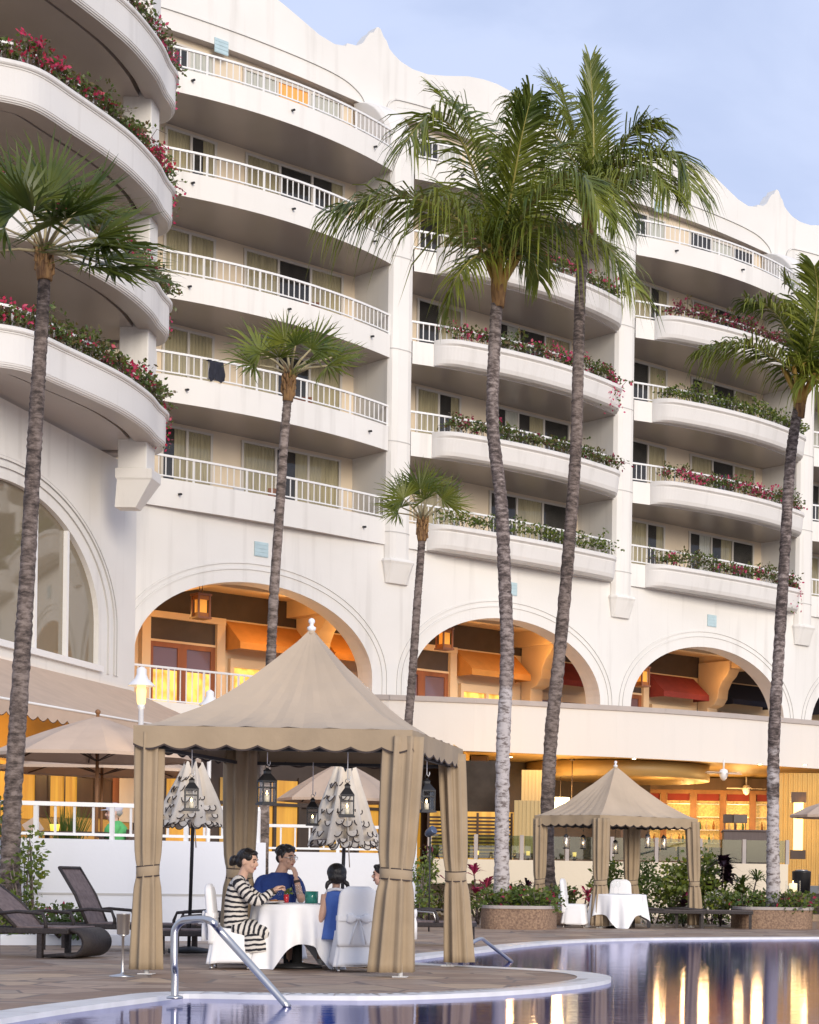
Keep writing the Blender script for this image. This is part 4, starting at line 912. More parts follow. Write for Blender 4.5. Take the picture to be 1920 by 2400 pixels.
def frond(t,pxs,Y,dys,L0=.85,n=64,m='frond',curl=0.,wid=.040,hang=.55,rach=.07,seed=0,fwk=1.):
    L0*=1.16; n=int(n*1.5); wind=Vector((random.Random(seed).uniform(.15,.8),0,0))
    """rachis through picture points at depth Y+dy; leaflets comb out both sides and hang"""
    q=random.Random(seed); k=len(pxs)
    pts=cat([P(x,y,Y+dys[i]) for i,(x,y) in enumerate(pxs)],8); N=len(pts)
    mb=MB(); mb.tube(pts,[lerp(rach,.006,(i/(N-1))**.6) for i in range(N)],6,1)
    prev_side=None
    for i in range(n):
        s=.24+.76*(i+q.random()*.6)/n; f=min(s*(N-1),N-1.001); a=int(f); p=pts[a].lerp(pts[a+1],f-a); d=(pts[a+1]-pts[a]).normalized()
        side=d.cross(Vector((0,0,1)))
        if side.length<.35 and prev_side is not None: side=prev_side
        if side.length<.05: side=Vector((1,0,0))
        side.normalize(); side=(side-d*side.dot(d)).normalized(); prev_side=side
        up=side.cross(d)
        L=L0*(.45+.75*math.sin(PI*min(1,s*.86+.08)))*q.uniform(.75,1.15)
        for sg in (-1,1):
            fw=lerp(.25,1.0,s)*q.uniform(.8,1.2)*fwk; dr=(side*sg*q.uniform(.7,1.0)+d*fw+up*q.uniform(-.15,.45)+wind*.55).normalized()
            h=hang*q.uniform(.5,1.5)
            w=wid*q.uniform(.8,1.2)
            b0=p; b1=p+dr*L*.4+Vector((0,0,-h*L*.08)); b2=p+dr*L*.75+Vector((0,0,-h*L*.36)); b3=p+dr*L*.95+Vector((0,0,-h*L*.78))
            x=dr.cross(up+Vector((0,0,.01))).normalized(); x=(x*.6+up*.4*q.uniform(-1,1)).normalized()
            vs=[b0-x*w*.3,b0+x*w*.3,b1-x*w*.5,b1+x*w*.5,b2-x*w*.36,b2+x*w*.36,b3]
            mb.add(vs,[(0,1,3,2),(2,3,5,4),(4,5,6)],0,True)
    return mb.build('frond',[M[m],M['rachis']],t)
def coconut(label,tr,Y,r0,r1,m,crown,fr,zb=.0,Yt=None):
    base=P(*tr[0],Y); t=thing('coconut_palm',label,'palm tree',(base.x,Y,zb),0,'tall coconut palms')
    Yt=Yt or Y
    _,top=trunk(t,tr,Y,Yt,r0,r1,m,1.3,zb)
    c=[P(x,y,Yt) for x,y in crown]
    c=[c[0],c[0].lerp(c[1],.5),c[1]]; mb=MB(); cp=cat(c,5); k=len(cp); mb.tube(cp,[lerp(r1*1.05,r1*.55,i/(k-1))*(1+.12*math.sin(i/(k-1)*PI)) for i in range(k)],12)
    for i in range(9):
        a=i*2.4; e=c[-1]+Vector((math.cos(a)*.42,math.sin(a)*.30,.25+.1*(i%3))); mb.tube([c[0]+Vector((math.cos(a)*r1*.6,math.sin(a)*r1*.6,0)),c[0].lerp(c[-1],.5)+Vector((math.cos(a)*r1*.95,math.sin(a)*r1*.95,0)),e],[.085,.07,.045],6)
    mb.build('crown_base',M['shaft'],t)
    mb=MB(); mb.lathe([(r1*1.05,-.3),(r1*1.28,-.05),(r1*1.35,.12),(r1*1.15,.34),(r1*.8,.5)],c[0],14); mb.build('fibre_sheath',M['fibre'],t)
    for i,f in enumerate(fr): frond(t,[(lerp(crown[0][0],crown[1][0],.55)+(f[0][0][0]-crown[1][0])*.3,lerp(crown[0][1],crown[1][1],.55))]+f[0],Yt,[0]+list(f[1]),seed=i*7+int(tr[0][0]),**(f[2] if len(f)>2 else {}))
    return t
coconut('coconut palm with a pale whitish lower trunk, left of the pair growing by the planter',
 [(1056,1925),(1057,1760),(1060,1560),(1068,1380),(1062,1200),(1056,1060),(1038,900),(1040,760),(1046,640)],37.6,.14,.115,M['bark_pale'],
 [(1050,615),(1054,560),(1056,520)],[
 ([(1050,545),(985,478),(900,425),(800,412),(705,440)],[0,-.3,-.8,-1.1,-1.3],dict(L0=1.15,hang=.95,n=74)),
 ([(1050,535),(1012,400),(965,285),(905,245),(852,300)],[0,-.4,-.9,-1.4,-1.8],dict(L0=1.0,hang=.8)),
 ([(1054,525),(1078,400),(1098,290),(1118,205)],[0,-.7,-1.2,-1.5],dict(L0=.95,hang=.75,n=100,wid=.04,fwk=1.3)),
 ([(1050,530),(1020,390),(980,250),(915,190)],[0,.3,.6,1.0],dict(L0=.85,hang=.6)),
 ([(1058,535),(1110,440),(1175,383),(1230,372),(1262,440)],[0,-.8,-1.6,-2.2,-2.6],dict(L0=.95,hang=.9,n=70)),
 ([(1060,550),(1120,480),(1200,482),(1280,520),(1335,605)],[0,-.7,-1.3,-1.8,-2.1],dict(L0=.95,hang=.95,n=70)),
 ([(1046,548),(1005,540),(965,580),(938,650)],[0,-.5,-.9,-1.0],dict(L0=.55,hang=.9,n=50)),
 ([(1058,530),(1105,420),(1150,330),(1185,300)],[0,.8,1.5,2.1],dict(L0=.85,hang=.8)),
 ([(1062,545),(1090,515),(1120,535),(1135,590)],[0,.6,1.2,1.5],dict(L0=.55,hang=.9,n=46)),
 ([(1048,540),(1000,460),(940,400),(900,440)],[0,1.0,1.9,2.6],dict(L0=.8,hang=.8)),
 ])
coconut('coconut palm rising behind the small cabana, its crown standing against the sky',
 [(1158,1930),(1152,1760),(1160,1560),(1178,1380),(1196,1180),(1212,960),(1217,800),(1220,680),(1226,560),(1238,478)],41.5,.15,.112,M['bark_dark'],
 [(1239,468),(1244,420),(1247,385)],[
 ([(1246,400),(1250,310),(1248,215),(1243,128)],[0,0,-.1,-.1],dict(L0=.72,hang=.25,n=90,wid=.034,fwk=2.4)),
 ([(1246,395),(1260,300),(1272,225),(1275,150)],[0,.2,.3,.4],dict(L0=.28,hang=.3,n=40,m='frond_y')),
 ([(1243,395),(1195,320),(1140,245),(1085,205)],[0,-.3,-.6,-.9],dict(L0=.9,hang=.75)),
 ([(1250,395),(1295,330),(1340,270),(1385,255)],[0,-.3,-.5,-.8],dict(L0=.85,hang=.7)),
 ([(1250,398),(1310,350),(1380,318),(1432,335),(1455,400)],[0,-.5,-1.0,-1.4,-1.7],dict(L0=.95,hang=.85,n=74)),
 ([(1250,402),(1310,372),(1370,360),(1410,400)],[0,-1.0,-1.8,-2.3],dict(L0=.9,hang=.9)),
 ([(1242,402),(1190,378),(1140,390),(1095,450)],[0,-.4,-.8,-1.0],dict(L0=.85,hang=.95)),
 ([(1244,395),(1215,300),(1190,215),(1150,165)],[0,.4,.8,1.1],dict(L0=.8,hang=.6)),
 ([(1250,405),(1275,375),(1290,400),(1300,470)],[0,-1.2,-2.0,-2.3],dict(L0=.7,hang=.9,n=50)),
 ],Yt=42)
coconut('coconut palm in the round planter at the right edge, trunk leaning right',
 [(1629,1918),(1628,1760),(1630,1560),(1640,1380),(1652,1180),(1664,980),(1674,900),(1681,860)],40.6,.135,.105,M['bark_mid'],
 [(1684,850),(1688,810),(1690,775)],[
 ([(1688,800),(1630,752),(1560,722),(1478,735)],[0,-.3,-.6,-.8],dict(L0=.8,hang=.7,n=70)),
 ([(1690,790),(1668,720),(1630,655),(1570,632)],[0,-.2,-.4,-.6],dict(L0=.75,hang=.75)),
 ([(1690,785),(1698,710),(1690,640),(1650,590)],[0,.2,.3,.4],dict(L0=.75,hang=.45)),
 ([(1692,790),(1720,700),(1765,620),(1830,600)],[0,-.2,-.4,-.6],dict(L0=.8,hang=.6)),
 ([(1692,800),(1750,750),(1830,740),(1900,800)],[0,-.3,-.6,-.8],dict(L0=.8,hang=.8)),
 ([(1692,805),(1720,800),(1760,840),(1775,900)],[0,-.8,-1.2,-1.5],dict(L0=.7,hang=.9,n=50)),
 ([(1690,788),(1715,690),(1722,610),(1715,560)],[0,-.6,-.9,-1.2],dict(L0=.7,hang=.4)),
 ])
def fan_leaf(mb,root,hub,R0,tipdir,nrm,q,seg=34,spread=PI*.56,droop=.22):
    d=tipdir.normalized(); x=d.cross(nrm).normalized(); nrm=x.cross(d).normalized()
    mid=root.lerp(hub,.5)+Vector((0,0,.04)); mb.tube([root,mid,hub],[.028,.02,.014],5,1)
    for i in range(seg):
        a=-spread+2*spread*(i+.5)/seg; L=R0*1.12*(.66+.34*math.cos(a*.8))*q.uniform(.9,1.08)
        a+=q.uniform(-.035,.035); dr=(d*math.cos(a)+x*math.sin(a)+nrm*q.uniform(-.10,.10)+Vector((.06,0,0))).normalized(); droop=.28*q.uniform(.4,1.8); fold=nrm*(.04*(1 if i%2 else -1))
        w=R0*2*spread/seg*.44
        sx=dr.cross(nrm).normalized()*w
        sx=(sx+nrm*w*.45*(1 if i%2 else -1))
        m1=hub+dr*L*.42+fold*.5; m2=hub+dr*L*.70+fold+Vector((0,0,-droop*L*.10)); e=hub+dr*L+Vector((0,0,-droop*L*.34))+Vector((q.uniform(-.03,.03),q.uniform(-.03,.03),0))
        mb.add([hub-sx*.08,hub+sx*.08,m1-sx*.60,m1+sx*.60,m2-sx*.36,m2+sx*.36,e],[(0,1,3,2),(2,3,5,4),(4,5,6)],0,True)
def fan_palm(label,tr,Y,r0,r1,zb,crown,leaves,R0,m,seed,fib):
    base=P(*tr[0],Y); t=thing('fan_palm',label,'palm tree',(base.x,Y,zb),0,'slender fan palms')
    trunk(t,tr,Y,Y,r0,r1,M[m],1.15,zb)
    c=P(*crown,Y); q=random.Random(seed)
    mb=MB(); f=[P(x,y,Y) for x,y in fib]; fp=cat(f,4); k=len(fp); mb.tube(fp,[r1*lerp(1.15,.75,i/(k-1))*(1+.22*q.random()+.28*math.sin(PI*i/(k-1))) for i in range(k)],10)
    for i in range(26):
        a=i*2.4; z=i/26; p0=f[0].lerp(f[-1],z); mb.tube([p0,p0+Vector((math.cos(a)*r1*1.5,math.sin(a)*r1*1.25,.10)),p0+Vector((math.cos(a)*r1*(1.4+.5*q.random()),math.sin(a)*r1*1.5,.22))],[.035,.03,.008],5)
    mb.build('fibre_sheath',M['fibre'],t)
    for px,py,dy,rr in leaves:
        hub=P(px,py,Y+dy); d=hub-c; dirv=(d.normalized()+Vector((0,0,.05))); nr=Vector((0,-.75,.65)) if d.z>0 else Vector((0,-.35,.95))
        nr=nr+Vector((q.uniform(-.3,.3),0,q.uniform(-.1,.2)))
        mb=MB(); fan_leaf(mb,c,hub,R0*rr,dirv,nr,q); mb.build('leaf',[M['fan_d'] if seed==5 else M['fan'],M['petiole']],t)
    return t
fan_palm('largest fan palm at the left edge in front of the round wing balconies',[(20,1880),(26,1700),(42,1450),(58,1200),(70,980),(82,780),(91,640),(93,590)],26.2,.13,.078,0,(93,530),
 [(40,440,-.3,1.0),(100,415,.1,1.05),(165,440,-.2,1.0),(10,480,-.4,.95),(205,500,-.3,1.0),(-15,530,-.2,.95),(225,545,.3,.95),(70,450,-.7,.95),(140,460,-.8,1.0),(60,420,.6,1.0),(180,470,.7,1.0),(110,465,-1.0,.85),(150,530,-.8,.7),(15,445,.5,1.0),(222,520,-.5,1.0),(240,562,-.1,.95),(190,560,-.6,.8)],.92,'bark_dark',5,[(94,590),(93,560),(92,535)])
fan_palm('middle fan palm on the left terrace, its trunk rising from behind the big cabana roof',[(553,1800),(560,1600),(570,1400),(577,1250),(590,1060),(598,930),(604,860),(606,838)],29.6,.082,.064,.8,(612,790),
 [(548,742,-.2,1.0),(600,722,.0,.85),(655,735,-.1,1.0),(535,768,-.3,.9),(690,770,-.3,1.0),(622,728,-.5,.85),(570,735,.4,.95),(672,745,.4,1.0),(645,765,-.6,.7),(588,752,-.6,.75),(700,752,.2,.9)],.62,'bark',9,[(606,845),(608,820),(611,795)])
fan_palm('smallest fan palm, its crown in front of the second hotel pier',[(852,1600),(862,1500),(870,1400),(878,1280),(884,1200),(888,1145),(889,1132)],42,.095,.078,.8,(890,1095),
 [(850,1050,-.2,1.0),(885,1030,.0,1.05),(930,1050,-.2,1.0),(905,1035,.4,1.0),(838,1080,-.3,.9),(868,1040,.4,1.0),(945,1062,.3,.85),(895,1052,-.6,.85),(845,1068,.3,.95)],.68,'bark_dark',13,[(889,1140),(888,1118),(890,1098)])
# ================================================================== PLANTS
G1=leafmat('green_leaf',(.06,.11,.02),(.14,.18,.035),3); G2=leafmat('yellow_green_leaf',(.22,.25,.03),(.11,.16,.025),3); G3=leafmat('dark_purple_leaf',(.045,.016,.03),(.02,.012,.018),3,.15)
G4=leafmat('olive_rusty_leaf',(.17,.12,.05),(.08,.095,.025),4); PK=leafmat('magenta_bract',(.66,.045,.20),(.52,.08,.12),4,.4); RD=leafmat('red_petal',(.58,.04,.07),(.60,.05,.16),4,.4); DP=leafmat('pink_red_leaf',(.34,.02,.07),(.2,.015,.05),4); WH=leafmat('white_petal',(.7,.68,.6),(.6,.55,.5),4)
def rvec(q):
    while True:
        v=Vector((q.uniform(-1,1),q.uniform(-1,1),q.uniform(-1,1)))
        if .05<v.length<1: return v.normalized()
def bougain(bay,fl,pts,z,fx,density,mats,label,seed,trail=(0,)):
    q=random.Random(seed); t=None; mid=pts[len(pts)//2]
    mb=MB(); st=MB(); n=len(pts)
    for i in range(n-1):
        a,b=pts[i],pts[i+1]; ln=(b-a).length
        k=int(ln*density)
        for j in range(k):
            s=q.random(); p=a.lerp(b,s); u=(i+s)/(n-1); wob=.55+.45*math.sin(u*23+seed)*math.sin(u*9.1+seed*2)
            top=.35+.6*max(.15,wob)*q.random()
            base=p+Vector((q.uniform(-.15,.15),q.uniform(-.15,.15),top*q.random()*.55))
            # arching spray
            d=Vector((q.uniform(-1,1),q.uniform(-1,1),q.uniform(.3,1.2))).normalized(); Ls=q.uniform(.3,.75)
            isf=q.random()<fx*(.35+1.3*max(0,math.sin(u*14+seed*1.7)))
            for w in range(7):
                tt=(w+q.random())/7; pos=base+d*Ls*tt+Vector((0,0,top*.35-.55*tt*tt*Ls))+rvec(q)*.05
                mb.leaf(pos,rvec(q)+Vector((0,0,.2)),rvec(q),q.uniform(.09,.16),q.uniform(.06,.10),(2 if isf and tt>.35 else (0 if q.random()<.6 else 1)))
            if j%3==0: st.tube([base-Vector((0,0,.1)),base+d*Ls*.5+Vector((0,0,top*.3-.1*Ls)),base+d*Ls+Vector((0,0,top*.3-.45*Ls))],.008,4)
    for u in trail:
        if u<=0: continue
        p=pts[min(n-1,int(u*(n-1)))]
        for j in range(26):
            L=q.uniform(.3,1.15); d=Vector((q.uniform(-.4,.4),q.uniform(-.5,.2),0))
            for w in range(9):
                tt=w/8; pos=p+d*tt+Vector((0,0,.25-L*tt*tt))+rvec(q)*.06
                mb.leaf(pos,rvec(q),rvec(q),.11,.075,2 if q.random()<.65 else 0)
    t=thing('bougainvillea',label,'plant',(mid.x,mid.y,z),0,'flowering plants in the balcony planters')
    mb.build('foliage',mats,t); st.build('stem',M['bark_dark'],t)
fn={0:'lowest',1:'second',2:'third',3:'fourth',4:'top'}
info={(0,3):(.28,'rose-pink flowering plant under the big palm crown, uppermost in the middle bay',[G1,G4,PK],32,()),
 (0,2):(.42,'red and magenta flowering plant trailing at right, third planter of the middle bay',[G1,G4,PK],34,(.97,.94)),
 (0,1):(.10,'olive green trailing plant with few flowers, second planter up in the middle bay',[G1,G4,DP],34,()),
 (0,0):(.03,'low sparse green plant in the lowest planter of the middle bay',[G1,G2,WH],24,()),
 (1,3):(.30,'rusty red-brown plant in the uppermost planter of the right bay',[G4,DP,DP],32,()),
 (1,2):(.0,'bright leafy green plant without flowers in the right bay',[G1,G2,G2],38,()),
 (1,1):(.55,'thick bright pink-red bougainvillea in the second planter up of the right bay',[G1,G4,PK],34,()),
 (1,0):(.22,'mixed rose and green plant in the lowest planter of the right bay',[G1,G4,PK],32,(.97,)),
 (2,3):(.2,'plant in the uppermost planter at the far right edge',[G1,G4,PK],12,()),(2,2):(.2,'plant in the third planter at the far right edge',[G1,G4,PK],12,()),(2,1):(.2,'plant in the second planter at the far right edge',[G1,G4,PK],12,()),(2,0):(.2,'plant in the lowest planter at the far right edge',[G1,G4,PK],12,()),
 (-2,0):(.32,'red bougainvillea along the lowest round wing balcony',[G1,G4,RD],40,(.99,.96,.92)),
 (-2,1):(.28,'bougainvillea behind the big fan palm on the second wing balcony',[G4,G1,PK],40,(.99,.95)),
 (-2,2):(.40,'dense red and pink bougainvillea on the third wing balcony',[G1,G4,RD],42,(.99,.96,.92)),
 (-2,3):(.34,'magenta bougainvillea spilling down beside the topmost wing balcony',[G1,G4,PK],40,(.99,.95,.9))}
for bay,fl,pts,z in plants_at:
    fx,lab,mats,den,tr=info[(bay,fl)]
    if bay==2: continue
    if bay>=0:
        pp=[W(u,v+.34,z) for u,v in pts]
    else:
        pp=[Vector((p.x,p.y,z)) for p in pts]; pp=pp[8:-17]
        if fl==0: pp=pp[4:]
    bougain(bay,fl,pp,z,fx,den,mats,lab,bay*10+fl*3+31,tr)
def shrub(name,label,cat,blobs,n,mats,size,seed,group=None,weights=None,long=1.6):
    """blobs: (centre Vector, radius xyz)"""
    q=random.Random(seed); c=blobs[0][0]; base=Vector((c.x,c.y,min(b[0].z-b[1][2] for b in blobs)))
    t=thing(name,label,cat,base,0,group); mb=MB(); st=MB(); tot=sum(b[1][0]*b[1][2] for b in blobs)
    for bc,br in blobs:
        k=int(n*br[0]*br[2]/tot)
        for i in range(k):
            d=rvec(q); r=q.random()**.45; p=bc+Vector((d.x*br[0],d.y*br[1],d.z*br[2]))*r*q.uniform(.8,1.18)
            if noise.noise(p*3.1/max(.25,br[0])+Vector((seed,0,0)))<-.22: continue
            L=size*q.uniform(.7,1.35); mi=q.choices(range(len(mats)),weights or [1]*len(mats))[0]
            mb.leaf(p,(d*.7+rvec(q)+Vector((0,0,.25))),rvec(q)+Vector((0,-.4,.6)),L,L/long,mi,.12)
        for i in range(5):
            d=rvec(q); st.tube([Vector((bc.x,bc.y,base.z)),bc+Vector((d.x*br[0],d.y*br[1],abs(d.z)*br[2]))*.8],[.018,.006],5)
    mb.build('foliage',mats,t); st.build('stem',M['bark_dark'],t); return t
def B(px,py,Y,rx,rz,ry=None): return (P(px,py,Y),(rx,ry or rx,rz))
shrub('shrub','leafy green bush climbing beside the left fan palm trunk','plant',[B(52,1855,25.9,.25,.55),B(75,1800,26,.16,.45),B(-5,1760,26.4,.3,.6),B(30,1930,25.6,.45,.35),B(-30,1900,25.8,.4,.5)],1500,[G1,G2],.085,3,'shrubs')
shrub('shrub','low bush with red flowers between the two front loungers','plant',[B(125,1935,25.4,.38,.20),B(170,1950,25.4,.28,.16)],900,[G1,G1,RD],.08,4,'shrubs',[5,4,.5])
shrub('shrub','tall thin-stemmed green shrub right of the white wall post behind the big cabana','plant',[B(882,1870,37,.28,.55),B(900,1830,37.5,.22,.45),B(888,1905,36.6,.35,.25)],1100,[G1,G2],.075,5,'shrubs')
def rosette(label,base,h,n,L,w,mats,seed,name='cordyline',stems=3,group='cordylines'):
    q=random.Random(seed); t=thing(name,label,'plant',base,0,group); st=MB(); mb=MB()
    for s in range(stems):
        a=q.uniform(0,6.28); top=Vector((q.uniform(-.2,.2),q.uniform(-.2,.2),h*q.uniform(.55,1.0))); st.tube([(0,0,0),(top.x*.4,top.y*.4,top.z*.5),top],[.025,.02,.015],6)
        for i in range(n):
            d=Vector((math.cos(i*2.4+a),math.sin(i*2.4+a),q.uniform(.05,1.5))).normalized(); l=L*q.uniform(.7,1.15)
            p=top+Vector((0,0,-.1*i/n)); m1=p+d*l*.5; e=p+d*l+Vector((0,0,-l*.35)); x=d.cross(Vector((0,0,1))).normalized()*w*.5
            mb.add([p-x*.3,p+x*.3,m1-x,m1+x,e],[(0,1,3,2),(2,3,4)],q.randrange(len(mats)),True)
    st.build('stem',M['bark_dark'],t,local=True); mb.build('foliage',mats,t,local=True)
def rb(px,py,Y): return P(px,py,Y)
gp=lambda px,Y,z=0: Vector((P(px,1900,Y).x,Y,z))
rosette('tall dark red cordyline behind the right curtain of the big cabana',gp(893,38.6),1.55,16,.42,.07,[G3,DP,G1],1)
rosette('bright pink cordyline left of the pale palm trunk, upper of two',gp(1008,40.2),1.45,15,.45,.08,[PK,DP],2,stems=2)
rosette('pink-red cordyline low over the planter, nearest the big cabana curtain',gp(1003,39.5),.85,14,.40,.075,[PK,DP,DP],3,stems=2)
rosette('dark bronze cordyline right of the pale palm trunk',gp(1092,40.0),1.15,18,.42,.06,[G3,G3,DP],4)
rosette('small red cordyline between small cabana chair and palm',gp(1226,40.5),.72,13,.36,.07,[RD,DP],5,stems=2)
rosette('tall almost black purple cordyline behind the right curtain of the small cabana',gp(1518,42),1.55,26,.42,.14,[G3],6,stems=5)
rosette('dark purple cordyline at the left foot of the yellow-green bush',gp(1455,41.5),.85,20,.3,.12,[G3,G3,DP],7,stems=3)
rosette('spiky green dracaena left of the right palm trunk',gp(1575,41.5),1.25,30,.5,.05,[G1,G2],8,'dracaena',4)
rosette('spiky grass-like plant below the yellow-green bush',gp(1440,40.9),.25,26,.55,.03,[G2,G1],9,'dracaena',3)
shrub('shrub','rounded yellow-green bush left of the small cabana right curtain','plant',[B(1430,1855,42.5,.6,.5),B(1470,1835,42.6,.55,.55),B(1490,1885,42,.6,.4),B(1415,1890,42.2,.4,.3)],2600,[G2,G2,G1],.12,6,'shrubs')
shrub('shrub','dark green glossy bush behind the small cabana table','plant',[B(1350,1850,42,.38,.5),B(1340,1890,41.8,.3,.4)],1300,[G1],.12,7,'shrubs',None,2.6)
shrub('shrub','green bush between the front and rear curtains of the small cabana','plant',[B(1280,1845,42.4,.38,.45),B(1265,1880,42,.32,.3)],1100,[G1,G2],.12,8,'shrubs',None,2.4)
shrub('shrub','pale variegated ground bush right of the small cabana','plant',[B(1528,1893,41,.4,.2),B(1490,1905,41,.4,.14)],900,[G2,WH,G1],.09,9,'shrubs',[3,1,3])
# ---------------- round planters of exposed aggregate
M['aggregate']=mat('exposed_aggregate',(.36,.24,.155),.85,col2=(.17,.105,.075),scale=26,bump=.5,bscale=45,detail=2)
M['soil']=mat('planter_soil',(.05,.035,.025),.95,var=.3,scale=6)
def planter(label,px0,px1,pyb,h,bulge,seed,flower):
    a=G(px0,pyb); b=G(px1,pyb); c=(a+b)*.5; r=(b-a).length/2
    t=thing('stone_planter',label,'planter',c,0,'exposed aggregate planters'); mb=MB(); n=40
    ring=lambda k,z:[c+Vector((r*k*math.copysign(abs(math.cos(2*PI*i/n))**.5,math.cos(2*PI*i/n)),bulge+bulge*k*math.copysign(abs(math.sin(2*PI*i/n))**.8,math.sin(2*PI*i/n)),z)) for i in range(n)]
    mb.loft([ring(1,0),ring(1,h-.06)],0,False,False); mb.loft([ring(1.02,h-.06),ring(1.025,h),ring(.9,h),ring(.9,h-.12)],1,False,False); mb.add(ring(.91,h-.1),[tuple(range(n))],2)
    mb.build('basin',[M['aggregate'],M['cap'],M['soil']],t)
    q=random.Random(seed); bl=[(c+Vector((r*x,bulge*.7+bulge*.4*q.uniform(-1,1),h+.08)),(.42,.4,.26)) for x in (-.7,-.4,-.1,.2,.5,.75)]
    shrub('flower_bed',label.replace('planter','planting in the planter').replace('round ','leafy '),'plants',bl,1900,[G1,G1,G2,flower],.095,seed,'planter beds',[6,4,2,.35])
planter('round stone planter at the foot of the pale palm trunk',1010,1157,1957.5,.46,1.05,11,RD)
planter('round stone planter holding the right palm at the picture edge',1556,1704,1956.5,.46,1.05,12,RD)
a=G(1120,1955); 
pl2=thing('stone_planter','small orange-brown stone planter behind the small cabana left curtain','planter',gp(1175,40.6),0,'exposed aggregate planters')
mb=MB(); mb.box((gp(1145,40.6).x,40.4,0),(gp(1198,40.6).x,41.6,.45)); mb.build('basin',M['aggregate'],pl2,bevel=.05)
shrub('flower_bed','leafy plants with small red flowers beside the white chair of the small cabana','plants',[(gp(1170,41,.6),(.4,.35,.25)),(gp(1190,41,.62),(.3,.3,.22))],700,[G1,G4,RD],.09,14,'planter beds',[6,3,.7])
for i,(px,py,Y,m,lab) in enumerate(((1041,1893,37.6,RD,'large red hibiscus flower in the planting by the pale palm trunk'),)):
    p=P(px,py,Y); t=thing('hibiscus_flower',lab,'flower',p); mb=MB()
    for k in range(10):
        a=k*.63; d=Vector((math.cos(a),-.4,math.sin(a))); mb.leaf(Vector((0,0,0)),d,Vector((0,-1,.1)),.14,.12,0)
    mb.build('petals',m,t,local=True); mb=MB(); mb.tube([(0,0,0),(0,-.1,.02)],.012,5); mb.build('stamen',M['candle'],t,local=True)
# dark shrub mass below the trees at the foot of the plinth wall
q=random.Random(5)
bl=[(gp(x,44,.35+.2*q.random()),(.6,.4,.4)) for x in (940,1000,1060,1110,1170)]
shrub('shrub','mixed green bed along the yellow plinth wall behind the pale palm trunk','plants',bl,1500,[G1,G2,G4],.11,21,'shrubs')
bl=[(gp(x,43.4,.22),(.55,.4,.3)) for x in (1380,1430,1500,1560,1600,1640)]
shrub('shrub','low mixed bed behind the two flat loungers','plants',bl,1700,[G1,G2,G3],.1,22,'shrubs',[4,3,1])
# low kerb under the bed in front of the left wall
kb=thing('bed_kerb','low white kerb edging the planting strip behind the loungers','kerb',G(60,2000)); mb=MB(); a=G(-300,1998); b=G(330,1992); mb.bar((a.x,25.0,.07),(b.x,25.9,.07),.14,.14); mb.build('kerb',M['wall2'],kb)
# ================================================================== CABANAS
def curtain(t,c,ztop,rx,ry,ang,tie,q,names=(1.0,.80,1.08),lean=(0,0)):
    mb=MB(); n=72; rings=[]; ph=q.uniform(0,6); k1=q.choice([7,8,9])
    zs=[ztop-(ztop-.05)*i/26 for i in range(27)]
    for z in zs:
        s=(ztop-z)/(ztop-.05); tz=(ztop-tie)/(ztop-.05)
        if s<tz: w=lerp(names[0],names[1],(s/tz)**2.2)
        else: w=lerp(names[1],names[2],((s-tz)/(1-tz))**.8)
        g=math.exp(-((z-tie)/.10)**2)
        ring=[]
        for i in range(n):
            a=2*PI*i/n; f=1+(.23*math.sin(k1*a+ph+.6*s)+.10*math.sin((k1*2+1)*a+ph*2+s*1.5))*(1-.75*g)
            x=rx*w*f*math.cos(a); y=ry*w*f*math.sin(a)
            ring.append(Vector((c.x+lean[0]*s+x*math.cos(ang)-y*math.sin(ang),c.y+lean[1]*s+x*math.sin(ang)+y*math.cos(ang),z)))
        rings.append(ring)
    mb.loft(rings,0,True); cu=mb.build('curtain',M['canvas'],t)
    mb=MB(); n=40
    s=(ztop-tie)/(ztop-.05)
    def rg(k,z): return [Vector((c.x+lean[0]*s+rx*k*math.cos(a)*math.cos(ang)-ry*k*math.sin(a)*math.sin(ang),c.y+lean[1]*s+rx*k*math.cos(a)*math.sin(ang)+ry*k*math.sin(a)*math.cos(ang),z+.012*math.sin(a+ph))) for a in [2*PI*i/n for i in range(n)]]
    w=names[1]*1.10
    mb.loft([rg(w,tie-.055),rg(w*1.03,tie-.05),rg(w*1.04,tie+.05),rg(w,tie+.055)],0,True)
    mb.loft([rg(w*1.045,tie-.058),rg(w*1.06,tie-.052),rg(w*1.045,tie-.046)],1,True,False); mb.loft([rg(w*1.045,tie+.046),rg(w*1.06,tie+.052),rg(w*1.045,tie+.058)],1,True,False)
    mb.build('tieback',[M['canvas'],M['trim']],cu)
